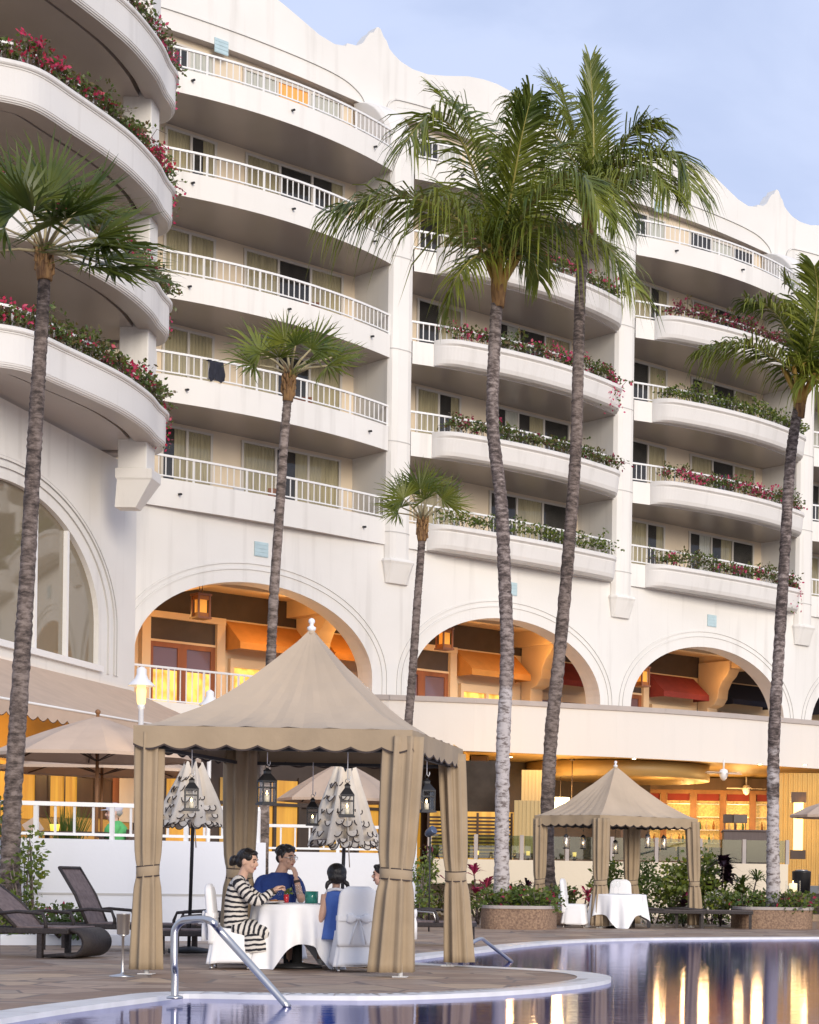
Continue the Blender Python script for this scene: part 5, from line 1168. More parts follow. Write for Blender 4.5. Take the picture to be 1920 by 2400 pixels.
def cabana(label,C,ze,apex,expn,val,npan,tie,rx,seed,lean=None,nsc=(9,8,9,8),poleoff=.1):
    ctr=(C[0]+C[1]+C[2]+C[3])*.25; t=thing('cabana',label,'cabana',(ctr.x,ctr.y,0),0,'dining cabanas'); q=random.Random(seed)
    mb=MB(); nt,nsd=14,20
    for s in range(4):
        a,b=C[s],C[(s+1)%4]; rows=[]
        for i in range(nt+1):
            k=i/nt*.985; row=[]
            for j in range(nsd+1):
                e=a.lerp(b,j/nsd); p=e.lerp(Vector((apex.x,apex.y,0)),k)
                z=ze+(apex.z-ze)*k**expn
                w=(1-k)*math.sin(PI*j/nsd)
                z-=.05*math.sin(PI*k)*math.sin(PI*j/nsd)+.012*w*math.sin(j*2.1+s+k*5)
                z+=.022*noise.noise(Vector((p.x*2.6,p.y*2.6,seed)))*(1-k*.5)*min(1,k*8)+.012*noise.noise(Vector((p.x*7,p.y*7,seed)))*min(1,k*8)
                row.append(Vector((p.x,p.y,z)))
            rows.append(row)
        for i in range(nt):
            for j in range(nsd): mb.quad(rows[i][j],rows[i][j+1],rows[i+1][j+1],rows[i+1][j],0,True)
    mb.lathe([(.05,apex.z-.06),(.03,apex.z-.02)],(apex.x,apex.y,0),12)
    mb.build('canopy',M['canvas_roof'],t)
    mb=MB()
    for s in range(4):
        a,b=C[s],C[(s+1)%4]; d=(b-a).normalized(); o=Vector((d.y,-d.x,0))
        if (ctr-a).dot(o)>0: o=-o
        scallop(mb,Vector((a.x,a.y,ze)),Vector((b.x,b.y,ze)),val,nsc[s],.045,0,8,o)
    mb.build('valance',[M['canvas'],M['trim']],t)
    mb=MB(); mb.lathe([(.02,0),(.045,.02),(.045,.045),(.02,.06),(.02,.08),(.035,.1),(.03,.125),(.01,.14)],(apex.x,apex.y,apex.z-.03),12); mb.build('finial',M['lamp_white'],t)
    pol=[C[i].lerp(ctr,poleoff) for i in range(4)]
    mb=MB()
    for i in range(4):
        a,b=pol[i],pol[(i+1)%4]; mb.bar(Vector((a.x,a.y,ze-.2)),Vector((b.x,b.y,ze-.2)),.035); mb.bar(Vector((a.x,a.y,ze-.03)),Vector((b.x,b.y,ze-.03)),.035)
        hp=[Vector((lerp(a.x,apex.x,k),lerp(a.y,apex.y,k),ze-.05+(apex.z-ze)*max(0,(k-poleoff)/(1-poleoff)*.94)**expn)) for k in [j/8 for j in range(9)]]; mb.tube(hp,.014,6)
    mb.build('roof_frame',M['black'],t)
    for i in range(4):
        p=pol[i]; mb=MB(); mb.tube([(p.x,p.y,0),(p.x,p.y,ze-.02)],.025,10); mb.box((p.x-.07,p.y-.07,.004),(p.x+.07,p.y+.07,.012)); mb.build('pole',M['lamp_white'],t)
        e=(C[(i+1)%4]-C[i]); ang=math.atan2(e.y,e.x)+(PI/4 if i%2 else -PI/4)*0
        curtain(t,p,ze-.06,rx[i][0],rx[i][1],rx[i][2],tie,q,rx[i][3] if len(rx[i])>3 else (1,.82,1.12),lean[i] if lean else (0,0))
    return t,pol,ctr
def lantern(p,label,S=1.0,rz=0,drop=.25,grp='hanging candle lanterns',zt=None,lit=True):
    t=thing('lantern',label,'lantern',p,rz,grp); w=.085*S; h=.26*S
    mb=MB()
    for a in (-1,1):
        for b in (-1,1): mb.box((a*w-.008*S,b*w-.008*S,0),(a*w+.008*S,b*w+.008*S,h))
    for z in (0,h*.72,h): 
        for a in (-1,1):
            mb.box((-w,a*w-.006*S,z-.008*S),(w,a*w+.006*S,z+.008*S)); mb.box((a*w-.006*S,-w,z-.008*S),(a*w+.006*S,w,z+.008*S))
    mb.box((-w*1.25,-w*1.25,-.03*S),(w*1.25,w*1.25,-.008*S))
    r=lambda k,z:[Vector((a*k,b*k,z)) for a,b in ((-1,-1),(1,-1),(1,1),(-1,1))]
    mb.loft([r(w*1.12,h),r(w*1.12,h+.012*S),r(w*.42,h+.10*S),r(w*.42,h+.13*S),r(w*.5,h+.135*S),r(w*.1,h+.17*S)],0,False)
    top=h+.17*S; mb.tube([(math.cos(a)*.028*S,0,top+.025*S+math.sin(a)*.028*S) for a in [i*PI/6 for i in range(13)]],.004*S,5)
    mb.build('frame',M['black'],t,local=True)
    mb=MB()
    for a in (-1,1): mb.quad((-w,a*w*.94,0),(w,a*w*.94,0),(w,a*w*.94,h),(-w,a*w*.94,h)); mb.quad((a*w*.94,-w,0),(a*w*.94,w,0),(a*w*.94,w,h),(a*w*.94,-w,h))
    mb.build('glass_pane',M['glassclear'],t,local=True)
    mb=MB(); mb.lathe([(.032*S,-.005),(.033*S,.09*S),(.02*S,.094*S)],n=14); cd=mb.build('candle',M['candle'],t,local=True)
    mb=MB(); mb.lathe([(.002,.094*S),(.012*S,.112*S),(.009*S,.13*S),(.001,.15*S)],n=10); mb.build('flame',M['flame'],cd,local=True)
    mb=MB(); zz=(zt-p.z) if zt else top+drop
    mb.tube([(0,0,top+.05*S),(0,0,zz),(.0,0,zz+.01)],.005,5); mb.tube([(0,0,top+.05*S),(.02,0,top+.03*S),(.03,0,top+.06*S),(.028,0,top+.09*S)],.005,5); mb.build('hook',M['lamp_white'],t,local=True)
    return t
ZE=2.40
c0,c1,c2=[PZ(x,y,ZE) for x,y in ((281,1527),(869,1537),(975,1578))]; c3=c0+c2-c1
c3=c3+Vector((.17,0,0)); Cb=[Vector((p.x,p.y,0)) for p in (c0,c1,c2,c3)]
ctr=(Cb[0]+Cb[1]+Cb[2]+Cb[3])*.25; apx=P(652,1324,ctr.y); apx.x=ctr.x*.35+apx.x*.65
front,pol,ctr=cabana('large taupe canvas cabana with scalloped valance sheltering the family at dinner',Cb,ZE,apx,1.55,.17,4,1.0,
 [(.118,.10,.1),(.172,.135,.1),(.135,.115,.9),(.155,.135,.3)],4,[(-.0,.0),(-.10,.05),(.12,.0),(.0,0)],poleoff=.085)
for px,py,Y,S,rz,lab in ((403,1703,18.6,1.02,.3,'black candle lantern hanging at the left, before the left furled umbrella'),(562,1690,19.0,1.15,.6,'black candle lantern with three flames between back curtain and table'),(658,1735,20.6,.95,.2,'black candle lantern hanging farthest back in the large cabana'),(731,1716,18.7,1.05,.15,'black candle lantern in front of the right furled umbrella'),(898,1706,19.8,1.1,.5,'black candle lantern between the two right curtains of the large cabana')):
    p=P(px,py,Y); lantern(p,lab,S*.70,rz,zt=2.2)
def pz(px,py,Y): return P(px,py,Y)
ZE2=2.30
d0,d1,d2=[PZ(x,y,ZE2) for x,y in ((1126,1717),(1264,1716),(1470,1725))]; d3=d0+d2-d1
D=[Vector((p.x,p.y,0)) for p in (d0,d1,d2,d3)]; dc=(D[0]+D[2])*.5; ap2=P(1296.5,1613,dc.y)
small,pol2,dc=cabana('smaller taupe cabana standing across the pool by the lit restaurant',D,ZE2,ap2,1.35,.17,4,.93,
 [(.12,.11,.1),(.145,.125,.1),(.125,.11,.1),(.155,.135,.3)],8,[(0,0),(.0,0),(.1,0),(.0,0)],(8,12,8,12),poleoff=.07)
def hurricane(p,label,zt):
    t=thing('hurricane_lantern',label,'lantern',p,0,'lanterns in the small cabana')
    mb=MB(); mb.lathe([(.05,0),(.062,.02),(.062,.20),(.045,.235)],n=16,cap=False); mb.build('glass_cylinder',M['frost'],t,local=True)
    mb=MB(); mb.lathe([(.066,-.012),(.066,.012)],n=16); mb.lathe([(.05,.23),(.055,.25),(.02,.29)],n=16); mb.tube([(0,0,.28),(0,0,zt-p.z)],.005,5); mb.build('frame',M['black'],t,local=True)
    mb=MB(); mb.lathe([(.03,.012),(.03,.09),(.01,.095)],n=10); c_=mb.build('candle',M['candle'],t,local=True); mb=MB(); mb.lathe([(.002,.095),(.01,.112),(.001,.14)],n=8); mb.build('flame',M['flame'],c_,local=True)
M['frost']=glassmat('frosted_pale_glass',(.8,.78,.72),.25,.3)
for px,py,Y,lab in ((1192,1786,38.9,'pale hurricane lantern hanging leftmost in the small cabana'),(1228,1787,39.6,'pale hurricane lantern hanging second in the small cabana'),(1296,1797,40.6,'pale hurricane lantern hanging by the near curtain of the small cabana'),(1364,1785,39.2,'brightest hurricane lantern hanging right of the rear curtain'),(1398,1788,40.0,'hurricane lantern hanging rightmost in the small cabana')):
    hurricane(P(px,py,Y),lab,2.1)
# ================================================================== FURNITURE
def rr(cx,cy,hx,hy,z,n=48,e=.32,amp=0,k=9,ph=0,dz=None):
    out=[]
    for i in range(n):
        a=2*PI*i/n; c,s=math.cos(a),math.sin(a); f=1+amp*math.sin(k*a+ph)
        out.append(Vector((cx+hx*f*math.copysign(abs(c)**e,c),cy+hy*f*math.copysign(abs(s)**e,s),z+(dz(a) if dz else 0))))
    return out
def chair(loc,rz,label,S=.93,seed=1):
    t=thing('covered_chair',label,'chair',loc,rz,'chairs under white covers'); s=S; q=random.Random(seed); ph=q.uniform(0,6)
    mb=MB(); rings=[]
    for i in range(12):
        u=i/11; z=lerp(.475,.075,u); w=lerp(.222,.285,u**1.2); rings.append(rr(0,.0,w*s,lerp(.225,.28,u**1.2)*s,z*s,56,.38,.035*u,11,ph,lambda a:.012*math.sin(3*a+ph)*u))
    mb.loft([[p+Vector((0,0,.012*s)) for p in rr(0,0,.15*s,.15*s,.475*s,56,.5)]]+rings,0,True,True); mb.build('seat_cover',M['cloth'],t,local=True)
    mb=MB(); rings=[]
    for i in range(18):
        u=i/17; z=lerp(.30,1.0,u); y=-.215-.07*max(0,u-.2); k=1 if u<.82 else math.sqrt(max(.02,1-((u-.82)/.18)**2))
        w=(.232+.012*math.sin(u*5))*(1-(1-k)*.52); dp=.05*(k*.6+.4)
        rings.append(rr(0,y*s,w*s,dp*s,z*s,48,.45,.015*(1-u),9,ph))
    mb.loft(rings,0,True); bk=mb.build('back_cover',M['cloth'],t,local=True)
    mb=MB(); mb.loft([rr(0,-.238*s,.246*s,.066*s,z*s,48,.45,.02,11,ph) for z in (.60,.615,.645,.66)],0,True,False)
    for sx in (-1,1):
        c=Vector((0,-.315*s,.63*s)); 
        mb.loft([[c+Vector((sx*(.015+.12*k)*s,-.012*math.sin(PI*k),(.012+.045*math.sin(PI*min(1,k*.75)))*s*math.cos(a)+.0*k))+Vector((0,.016*s*math.sin(a),0)) for a in [i*PI/6 for i in range(12)]] for k in (0,.25,.5,.75,1)],0,True)
        mb.tube([c,c+Vector((sx*.05*s,-.01,-.12*s)),c+Vector((sx*.09*s,-.0,-.30*s))],[.012*s,.022*s,.03*s],8,flat=.4)
    mb.ball(c+Vector((0,-.008,0)),(.024*s,.022*s,.026*s)); mb.build('sash_bow',M['cloth'],bk,local=True)
    for sx in (-1,1):
        for sy in (-1,1): mb=MB(); mb.tube([(sx*.19*s,sy*.19*s,.3),(sx*.21*s,sy*.21*s,.02)],.011,8); mb.ball((sx*.21*s,sy*.21*s,.016),.018); mb.build('leg',M['steel'],t,local=True)
    return t
def dtable(c,label,r=.46,h=.68,seed=1,rot=0,corner=.26):
    t=thing('dining_table',label,'table',c,0,'round dining tables'); mb=MB(); n=120; rings=[]
    mb2=MB(); mb2.lathe([(.26,.005),(.26,.03),(.05,.06),(.045,h-.06),(.2,h-.03),(r-.01,h-.02),(r-.01,h-.004)],n=24); mb2.build('pedestal',M['black'],t,local=True)
    hang=lambda a: .42+corner*abs(math.cos(2*(a-rot)))**3
    for i in range(15):
        u=i/14; ring=[]
        for k in range(n):
            a=2*PI*k/n
            if u<=.2: rad=r*(.05+.95*u/.2); ring.append(Vector((rad*math.cos(a),rad*math.sin(a),h+.002)))
            else:
                v=(u-.2)/.8; Lh=min(hang(a)*v,h-.005); f=.055*v*math.sin(11*a+seed)+.03*v*math.sin(17*a+2*seed)+.07*v*abs(math.cos(2*(a-rot)))**4
                rad=r+.006+f+.03*v; ring.append(Vector((rad*math.cos(a),rad*math.sin(a),h+.002-Lh)))
        rings.append(ring)
    mb.loft(rings,0,True,False); cl=mb.build('tablecloth',M['cloth']); cl.location=c; tag(cl,label.replace('table','tablecloth').replace('tablecloth under','long drape under') if False else 'white linen cloth draped to the floor over '+('the family table' if seed==1 else 'the empty table in the small cabana'),'tablecloth','white tablecloths')
    return t
tc=gp(628,20.05); dtable(tc,'round table under white linen where the family dines',.47,.685,1,R(-118),.36)
chair(gp(490,19.75),-PI/2+.12,'white covered chair under the woman in the striped dress',.88,seed=1)
chair(gp(748,19.55),.30,'white covered chair with a bow on its back, carrying the girl',.875,seed=2)
chair(gp(592,20.95),PI,'white covered chair behind the table under the man in blue',seed=3)
chair(gp(815,20.5),PI/2,'white covered chair hidden behind the thick right curtain',seed=4)
tc2=gp(1303,38.9); dtable(tc2,'round empty table under white linen in the small cabana',.56,.70,3,.15,.34)
chair(gp(1212,38.8),-PI/2-.1,'white covered chair left of the empty table in the small cabana',1.0,5)
chair(gp(1306,39.75),PI,'white covered chair behind the empty table, only its rounded top showing',1.0,6)
# tableware
M['redjuice']=mat('red_drink',(.45,.02,.03),.1); M['tealglass']=mat('teal_glass',(.03,.20,.16),.12,var=.2,scale=18); M['mint']=G1
def wineglass(px,py,Y,label,S=1.0,fill=None):
    p=P(px,py,Y); t=thing('wine_glass',label,'glass',Vector((p.x,p.y,.689)),0,'glasses on the family table')
    mb=MB(); mb.lathe([(.033*S,.0),(.03*S,.004),(.005*S,.01),(.005*S,.085*S),(.026*S,.10*S),(.037*S,.13*S),(.034*S,.175*S),(.029*S,.20*S)],n=18,cap=False); mb.build('bowl',M['glassclear'],t,local=True)
    mb=MB(); mb.lathe([(.001,.098*S),(.028*S,.106*S),(.036*S,.128*S),(.001,.1285*S)],n=16); mb.build('wine',fill or M['glassclear'],t,local=True)
wineglass(588,1893,19.75,'wine glass standing left of the red drink',.85); wineglass(622,1895,19.9,'tall wine glass behind the mint sprig',1.0); wineglass(634,1893,19.75,'wine glass right of the red drink, by the man\'s elbow',.95); wineglass(628,1893,20.2,'wine glass farthest back on the family table',.95)
p=P(603,1893,19.75); t=thing('juice_glass','tumbler of red drink with mint sprig on the family table','glass',Vector((p.x,p.y,.689)),0)
mb=MB(); mb.lathe([(.026,.0),(.03,.11)],n=18,cap=False); mb.lathe([(.026,.002),(.026,.004)],n=18); mb.build('tumbler',M['glassclear'],t,local=True)
mb=MB(); mb.lathe([(.025,.005),(.0285,.09)],n=18); mb.build('drink',M['redjuice'],t,local=True)
mb=MB(); q=random.Random(2)
for i in range(26): mb.leaf(Vector((.02*q.uniform(-1,1)+.03*i/26,.015*q.uniform(-1,1),.09+.045*q.random())),rvec(q)+Vector((.3,0,.6)),rvec(q),.04,.025,0)
mb.build('mint_sprig',M['mint'],t,local=True)
p=P(656,1893,19.85); t=thing('candle_holder','teal ribbed glass candle holder on the family table','candle holder',Vector((p.x,p.y,.689)),0)
mb=MB(); n=48; mb.loft([[Vector(((r+.0016*(k%2))*math.cos(2*PI*k/n),(r+.0016*(k%2))*math.sin(2*PI*k/n),z)) for k in range(n)] for r,z in ((.066,0),(.068,.125),(.062,.126),(.06,.02))],0,True); mb.build('cup',M['tealglass'],t,local=True)
mb=MB(); mb.lathe([(.02,.02),(.02,.06),(.01,.062)],n=10); mb.build('candle',M['candle'],t,local=True)
p=P(576,1903,19.7); t=thing('dinner_plate','white plate before the woman in stripes','plate',Vector((p.x,p.y,.689)),0); mb=MB(); mb.lathe([(.06,0),(.115,.014),(.118,.017),(.06,.006),(.001,.006)],n=28); mb.build('plate',M['lamp_white'],t,local=True)
mb=MB(); mb.ball((0,0,.02),(.045,.035,.016)); mb.ball((.03,.02,.02),(.02,.02,.014)); mb.build('food',M['umberwood'],t,local=True)
for i,(px,lab) in enumerate(((1292,'left stemmed glass on the small cabana table'),(1302,'right stemmed glass on the small cabana table'))):
    p=P(px,1880,38.9); t=thing('wine_glass',lab,'glass',Vector((p.x,p.y,.704)),0,'glasses on the small cabana table'); mb=MB(); mb.lathe([(.04,0),(.006,.01),(.006,.11),(.04,.16),(.036,.26)],n=14,cap=False); mb.build('bowl',M['glassclear'],t,local=True)
# furled striped umbrellas
M['furl']=mat('cream_ruffled_canvas',(.70,.62,.51),.85,var=.1,scale=4,bump=.15,bscale=10)
def furled(px,ytop,ybot,Y,label,seed,pole_y,w=.30):
    q=random.Random(seed); top=P(px,ytop,Y); bot=P(px,ybot,Y); h=top.z-bot.z
    b=P(px-18,1925,Y); t=thing('furled_umbrella',label,'umbrella',(top.x,Y,0),0,'furled ruffled umbrellas')
    mb=MB(); mb.tube([(b.x+.05,Y,.0),(top.x,Y,bot.z),(top.x,Y,top.z+.12)],.022,10); mb.lathe([(.25,0.0),(.25,.05),(.06,.08)],(b.x+.05,Y,0),20); mb.build('pole',M['black'],t)
    mb=MB(); n=64; rings=[]; ed=[]
    for i in range(15):
        u=i/14; ring=[]
        for k in range(n):
            a=2*PI*k/n; rad=lerp(.10,w,u**.95)*(1+.30*math.sin(7*a+seed)*(.5+.5*u)+.10*math.sin(19*a+u*4+seed)); zz=top.z-h*u*(1+.05*math.sin(7*a+1+seed)*u)+.05*(1-u)*math.sin(7*a+seed)
            ring.append(Vector((top.x+rad*math.cos(a),Y+rad*math.sin(a),zz)))
        rings.append(ring)
    mb.loft(rings,0,True,False)
    # ruffles: small curled flaps with dark binding, in rows and thick at the hem
    for j in range(96):
        row=j%8; u=(.2,.38,.55,.70,.84,.96,1.0,1.0)[row]*q.uniform(.97,1.03); a=2*PI*((j//8)/15)+row*.4+q.uniform(-.2,.2); rad=lerp(.10,w,min(1,u)**.95)*1.15; d=Vector((math.cos(a),math.sin(a),0)); s=Vector((-d.y,d.x,0))
        c=Vector((top.x,Y,top.z-h*u))+d*rad; r0=q.uniform(.03,.066); tl=q.uniform(-.22,.22)
        ax=(s*math.cos(tl)+Vector((0,0,1))*math.sin(tl)); ay=(Vector((0,0,-1))*math.cos(tl)+s*math.sin(tl)+d*.45).normalized()
        arc=[c+ax*r0*math.cos(PI*i/8)+ay*r0*1.25*math.sin(PI*i/8)+d*.012*math.sin(PI*i/4) for i in range(9)]
        mb.add([c]+arc,[(0,i,i+1) for i in range(1,9)],0,True)
        mb.tube([p+d*.004 for p in arc],.0068,5,1)
    mb.build('canopy',[M['furl'],M['trim']],t)
    mb=MB(); mb.tube([(top.x+.08,Y-w*.9,top.z-h*.45),(top.x+.12,Y-w*1.05,bot.z-.1),(top.x+.13,Y-w,bot.z-.3)],.008,5); mb.build('strap',M['furl'],t)
furled(408,1612,1735,23.6,'furled cream umbrella with dark-edged ruffles, left one behind the big cabana',3,1925,.35)
furled(727,1618,1775,23.2,'furled cream umbrella with dark-edged ruffles, right one behind the girl',8,1850,.35)
# ice bucket on stand
p=G(258,2057); t=thing('wine_bucket','steel wine bucket on a thin pedestal stand beside the left curtain','ice bucket',p)
mb=MB(); hz=P(250,1968,p.y).z; mb.lathe([(.12,.0),(.12,.012),(.02,.03),(.012,.05),(.012,hz-.02),(.05,hz)],n=20); mb.build('stand',M['steel'],t,local=True)
mb=MB(); th=P(250,1925,p.y).z-hz; mb.lathe([(.05,hz),(.057,hz+.01),(.063,hz+th),(.068,hz+th+.004),(.06,hz+th),(.052,hz+.03)],n=24); mb.build('bucket',M['steel'],t,local=True)
# pool handrails
def handrail(label,pts,r):
    t=thing('pool_handrail',label,'handrail',(pts[0].x,pts[0].y,0),0,'steel pool handrails'); mb=MB(); mb.tube(cat(pts,8),r,14); mb.build('rail',M['steel'],t)
    mb=MB(); mb.lathe([(r*2.2,.005),(r*2.2,.02),(r*1.3,.03)],(pts[0].x,pts[0].y,0),18); mb.build('flange',M['steel'],t)
Yh=G(367,2105).y
h0=G(368,2104); zt=P(372,1960,Yh).z
e=G(608,2122,-.04)
a=P(368,1985,Yh); b=P(383,1945,Yh); c=P(437,1937,Yh-.15); d1_=P(462,1950,Yh-.25)
handrail('thick steel pool handrail sloping into the water in front of the large cabana',[h0,Vector((h0.x,h0.y,.2)),P(367,2030,Yh),P(367,1985,Yh),P(369,1958,Yh),P(382,1941,Yh-.02),P(402,1936.5,Yh-.06),P(432,1936,Yh-.1),P(449,1943,Yh-.15),P(468,1965,lerp(Yh,e.y,.25)),P(540,2045,lerp(Yh,e.y,.65)),e],.029)
g0=G(1000,1999); e2=G(1078,2026,-.04)
handrail('thin bright steel handrail at the pool corner right of the large cabana',[P(985,1990,22.0)*1.0,P(1012,1977,22.2),P(1030,1988,22.6),e2],.022)
# loungers
M['wicker']=mat('dark_wicker',(.032,.024,.022),.6,var=.4,scale=40,bump=.5,bscale=60)
M['sling']=mat('mauve_sling_mesh',(.21,.155,.145),.7,col2=(.12,.085,.08),scale=16,bump=.3,bscale=50)
M['sling2']=mat('dark_sling_mesh',(.09,.07,.065),.7,var=.3,scale=20)
def lounger(loc,rz,label,back=R(55),curl=False,flat=False,grp='pool loungers',pipe=None,L=1.25,S=1.0):
    """local +x runs from the hinge to the foot end; the back rises towards -x"""
    t=thing('sun_lounger',label,'lounger',loc,rz,grp); w=.33*S; z=.34*S
    mb=MB(); mb.box((-.05,-w+.03,z-.02),(L*S,w-.03,z+.012)); mb.build('seat_sling',M['sling2'] if flat else M['sling'],t,local=True,bevel=.008)
    mb=MB()
    for s in (-1,1): mb.box((-.7*S,s*w-.03,z-.07),(L*S,s*w+.03,z-.005))
    mb.box((L*S-.05,-w,z-.07),(L*S,w,z)); mb.box((-.7*S,-w,z-.07),(-.65*S,w,z-.005)); mb.build('frame',M['wicker'],t,local=True,bevel=.01)
    bl=.78*S; d=Vector((-math.cos(back),0,math.sin(back))) if not flat else Vector((-1,0,.02))
    n_=Vector((d.z,0,-d.x)); o=Vector((-.03,0,z+.0)); mb=MB(); rows=[]
    for i in range(9):
        u=i/8; c=o+d*bl*u+n_*(.03*math.sin(PI*u)); rows.append([c+Vector((0,-w+.03,0)),c+Vector((0,w-.03,0)),c+Vector((0,w-.03,0))-n_*.025,c+Vector((0,-w+.03,0))-n_*.025])
    mb.loft(rows,0,False); mb.build('backrest_sling',M['sling2'] if flat else M['sling'],t,local=True)
    mb=MB()
    for s in (-1,1): mb.tube([o+Vector((0,s*(w-.02),0)),o+d*bl*.5+n_*.03+Vector((0,s*(w-.02),0)),o+d*bl*1.01+Vector((0,s*(w-.02),0))],.022*S,8)
    mb.tube([o+d*bl*1.01+Vector((0,-w+.02,0)),o+d*bl*1.01+Vector((0,w-.02,0))],.022*S,8); mb.build('backrest_frame',M['wicker'],t,local=True)
    for sx in (-.6*S,L*S-.35 if curl else L*S-.06):
        for s in (-1,1): mb=MB(); mb.box((sx-.03,s*w-.028,0),(sx+.03,s*w+.028,z-.07)); mb.build('leg',M['wicker'],t,local=True)
    if not flat:
        for s in (-1,1):
            mb=MB(); mb.tube([(-.35*S,s*w,z+.14),(.0,s*w,z+.18),(.30*S,s*w,z+.16),(.34*S,s*w,z+.06),(.34*S,s*w,z-.03)],.026,8,flat=.8); mb.build('armrest',M['wicker'],t,local=True)
    if curl:
        mb=MB(); rows=[]; r=.165*S
        for i in range(17):
            a=PI/2-(i/16)*PI*1.1; rows.append([(L*S+r*1.0*math.cos(a)-.0,y,z-r+.0+r*math.sin(a)) for y in (-w,w)])
        out=[]
        for i in range(17):
            a=PI/2-(i/16)*PI*1.12; k=r; c=Vector((L*S,0,z-k)); th=.022
            q0=c+Vector((math.cos(a)*k*1.15,0,math.sin(a)*k)); q1=c+Vector((math.cos(a)*(k*1.15-th*2),0,math.sin(a)*(k-th*2)))
            out.append([q0+Vector((0,-w,0)),q0+Vector((0,w,0)),q1+Vector((0,w,0)),q1+Vector((0,-w,0))])
        e_=out[-1]; out.append([Vector((p.x-.30*S,p.y,.012 if j<2 else .04)) for j,p in enumerate(e_)])
        mb.loft(out,0,True); mb.build('curled_foot',M['wicker'],t,local=True)
    if pipe:
        mb=MB(); mb.tube([(-.3,-w,z+.14),(.0,-w,z+.16),(.28,-w,z+.14),(.32,-w,z+.0)],.02,8); mb.build('trim',M['steel'],t,local=True)
    return t
p=G(60,2035); lounger((P(66,1990,21.9).x,21.9,0),R(-9),'lounger with scrolled wicker foot, leftmost in front',R(40),True,L=.62,S=1.02)
lounger((P(208,1990,24.2).x,24.2,0),R(-6),'lounger with its mauve back raised steeply, standing behind the first',R(62),False,L=1.2)
lounger((P(415,1980,24.3).x,24.6,0),R(186),'lounger mostly hidden behind the left curtain of the big cabana',R(12),False,L=.9,S=.95)
lounger((P(440,1990,22.9).x,22.9,0),R(184),'low lounger just left of the chair of the woman in stripes',R(8),False,L=.75,S=.9)
lounger((P(885,1985,27.5).x,27.5,0),R(-8),'lounger with bright steel arm seen between the right curtains',R(14),False,pipe=True,L=.75,S=1.0)
lounger((P(1400,1950,39.6).x,39.7,0),R(2),'flat dark lounger behind the small cabana, nearer the empty table',0,flat=True,L=.75,S=1.1)
lounger((P(1492,1950,39.6).x,39.9,0),R(-1),'flat dark lounger right of the small cabana curtain, beside the round planter',0,flat=True,L=.85,S=1.1)
# spotlight on a stake, candle cube, towel, terrace bits
p=P(906,1757,34.5); t=thing('spotlight','small blue-grey spotlight on a thin black stake','spotlight',(p.x,34.5,0)); mb=MB(); mb.tube([(0,0,0),(0,0,p.z)],.015,8); mb.build('stake',M['black'],t,local=True); mb=MB(); mb.lathe([(.04,-.1),(.07,-.06),(.085,.08),(.08,.1)],n=16); o=mb.build('head',mat('blue_grey_metal',(.10,.13,.2),.35,.6),t,local=True); o.location=(0,0,p.z+.04); o.rotation_euler=(R(60),0,R(60))
p=P(1670,1880,40.6); t=thing('candle_lantern','glass cube holding a white pillar candle on the planter wall','candle lantern',p); mb=MB(); mb.box((-.15,-.15,0),(.15,.15,.02)); 
for a in (-1,1): mb.quad((-.15,a*.15,.02),(.15,a*.15,.02),(.15,a*.15,.26),(-.15,a*.15,.26)); mb.quad((a*.15,-.15,.02),(a*.15,.15,.02),(a*.15,.15,.26),(a*.15,-.15,.26))
mb.build('glass_box',M['glassclear'],t,local=True); mb=MB(); mb.lathe([(.09,.02),(.09,.2),(.03,.205)],n=16); mb.build('candle',emat('glowing_wax',(1,.75,.45),.5),t,local=True); mb=MB(); mb.lathe([(.002,.205),(.014,.225),(.001,.26)],n=8); mb.build('flame',M['flame'],t,local=True)
ped=thing('pedestal','low stone pedestal under the candle cube by the right planter','pedestal',(p.x,p.y,0)); mb=MB(); mb.box((p.x-.2,p.y-.2,0),(p.x+.2,p.y+.2,p.z-.005)); mb.build('block',M['aggregate'],ped,bevel=.01)
u0,zb=FZ(455,793,.95); v_=.0
def tow(px0,px1,y0,y1):
    k=lambda px,py:min([i/50 for i in range(-20,80)],key=lambda v:abs(FZ(px,py,v)[0]-0) if False else 0)
    return
uu,zz=FZ(455,765,.72); mb=MB(); nn_=10; rows=[]
for j in range(7):
    z=17.55-2.97+.0+0; 
vT=arcpt(-10,(uu+10)/10,BUL[1])[1]; uu,zz=FZ(455,765,vT)
for j in range(8):
    s=j/7; rows.append([W(uu-.27+.54*i/nn_+.02*math.sin(j+i),vT+.02+.03*math.sin(i*1.7+j*.4)+.03*(1 if s>.1 else 0),zz+.06-.58*s-(.05*math.sin(i*1.1) if s>.8 else 0)) for i in range(nn_+1)])
for j in range(7):
    for i in range(nn_): mb.quad(rows[j][i],rows[j][i+1],rows[j+1][i+1],rows[j+1][i],0,True)
for i in range(nn_): mb.quad(rows[0][i],rows[0][i+1],rows[0][i+1]+Vector((-FN.x*.14,-FN.y*.14,-.02)),rows[0][i]+Vector((-FN.x*.14,-FN.y*.14,-.02)))
M['navycloth']=mat('dark_navy_towel',(.02,.022,.035),.9,var=.2,scale=5)
o=mb.build('towel',M['navycloth']); tag(o,'dark navy towel hung over a balcony railing above the middle fan palm','towel')
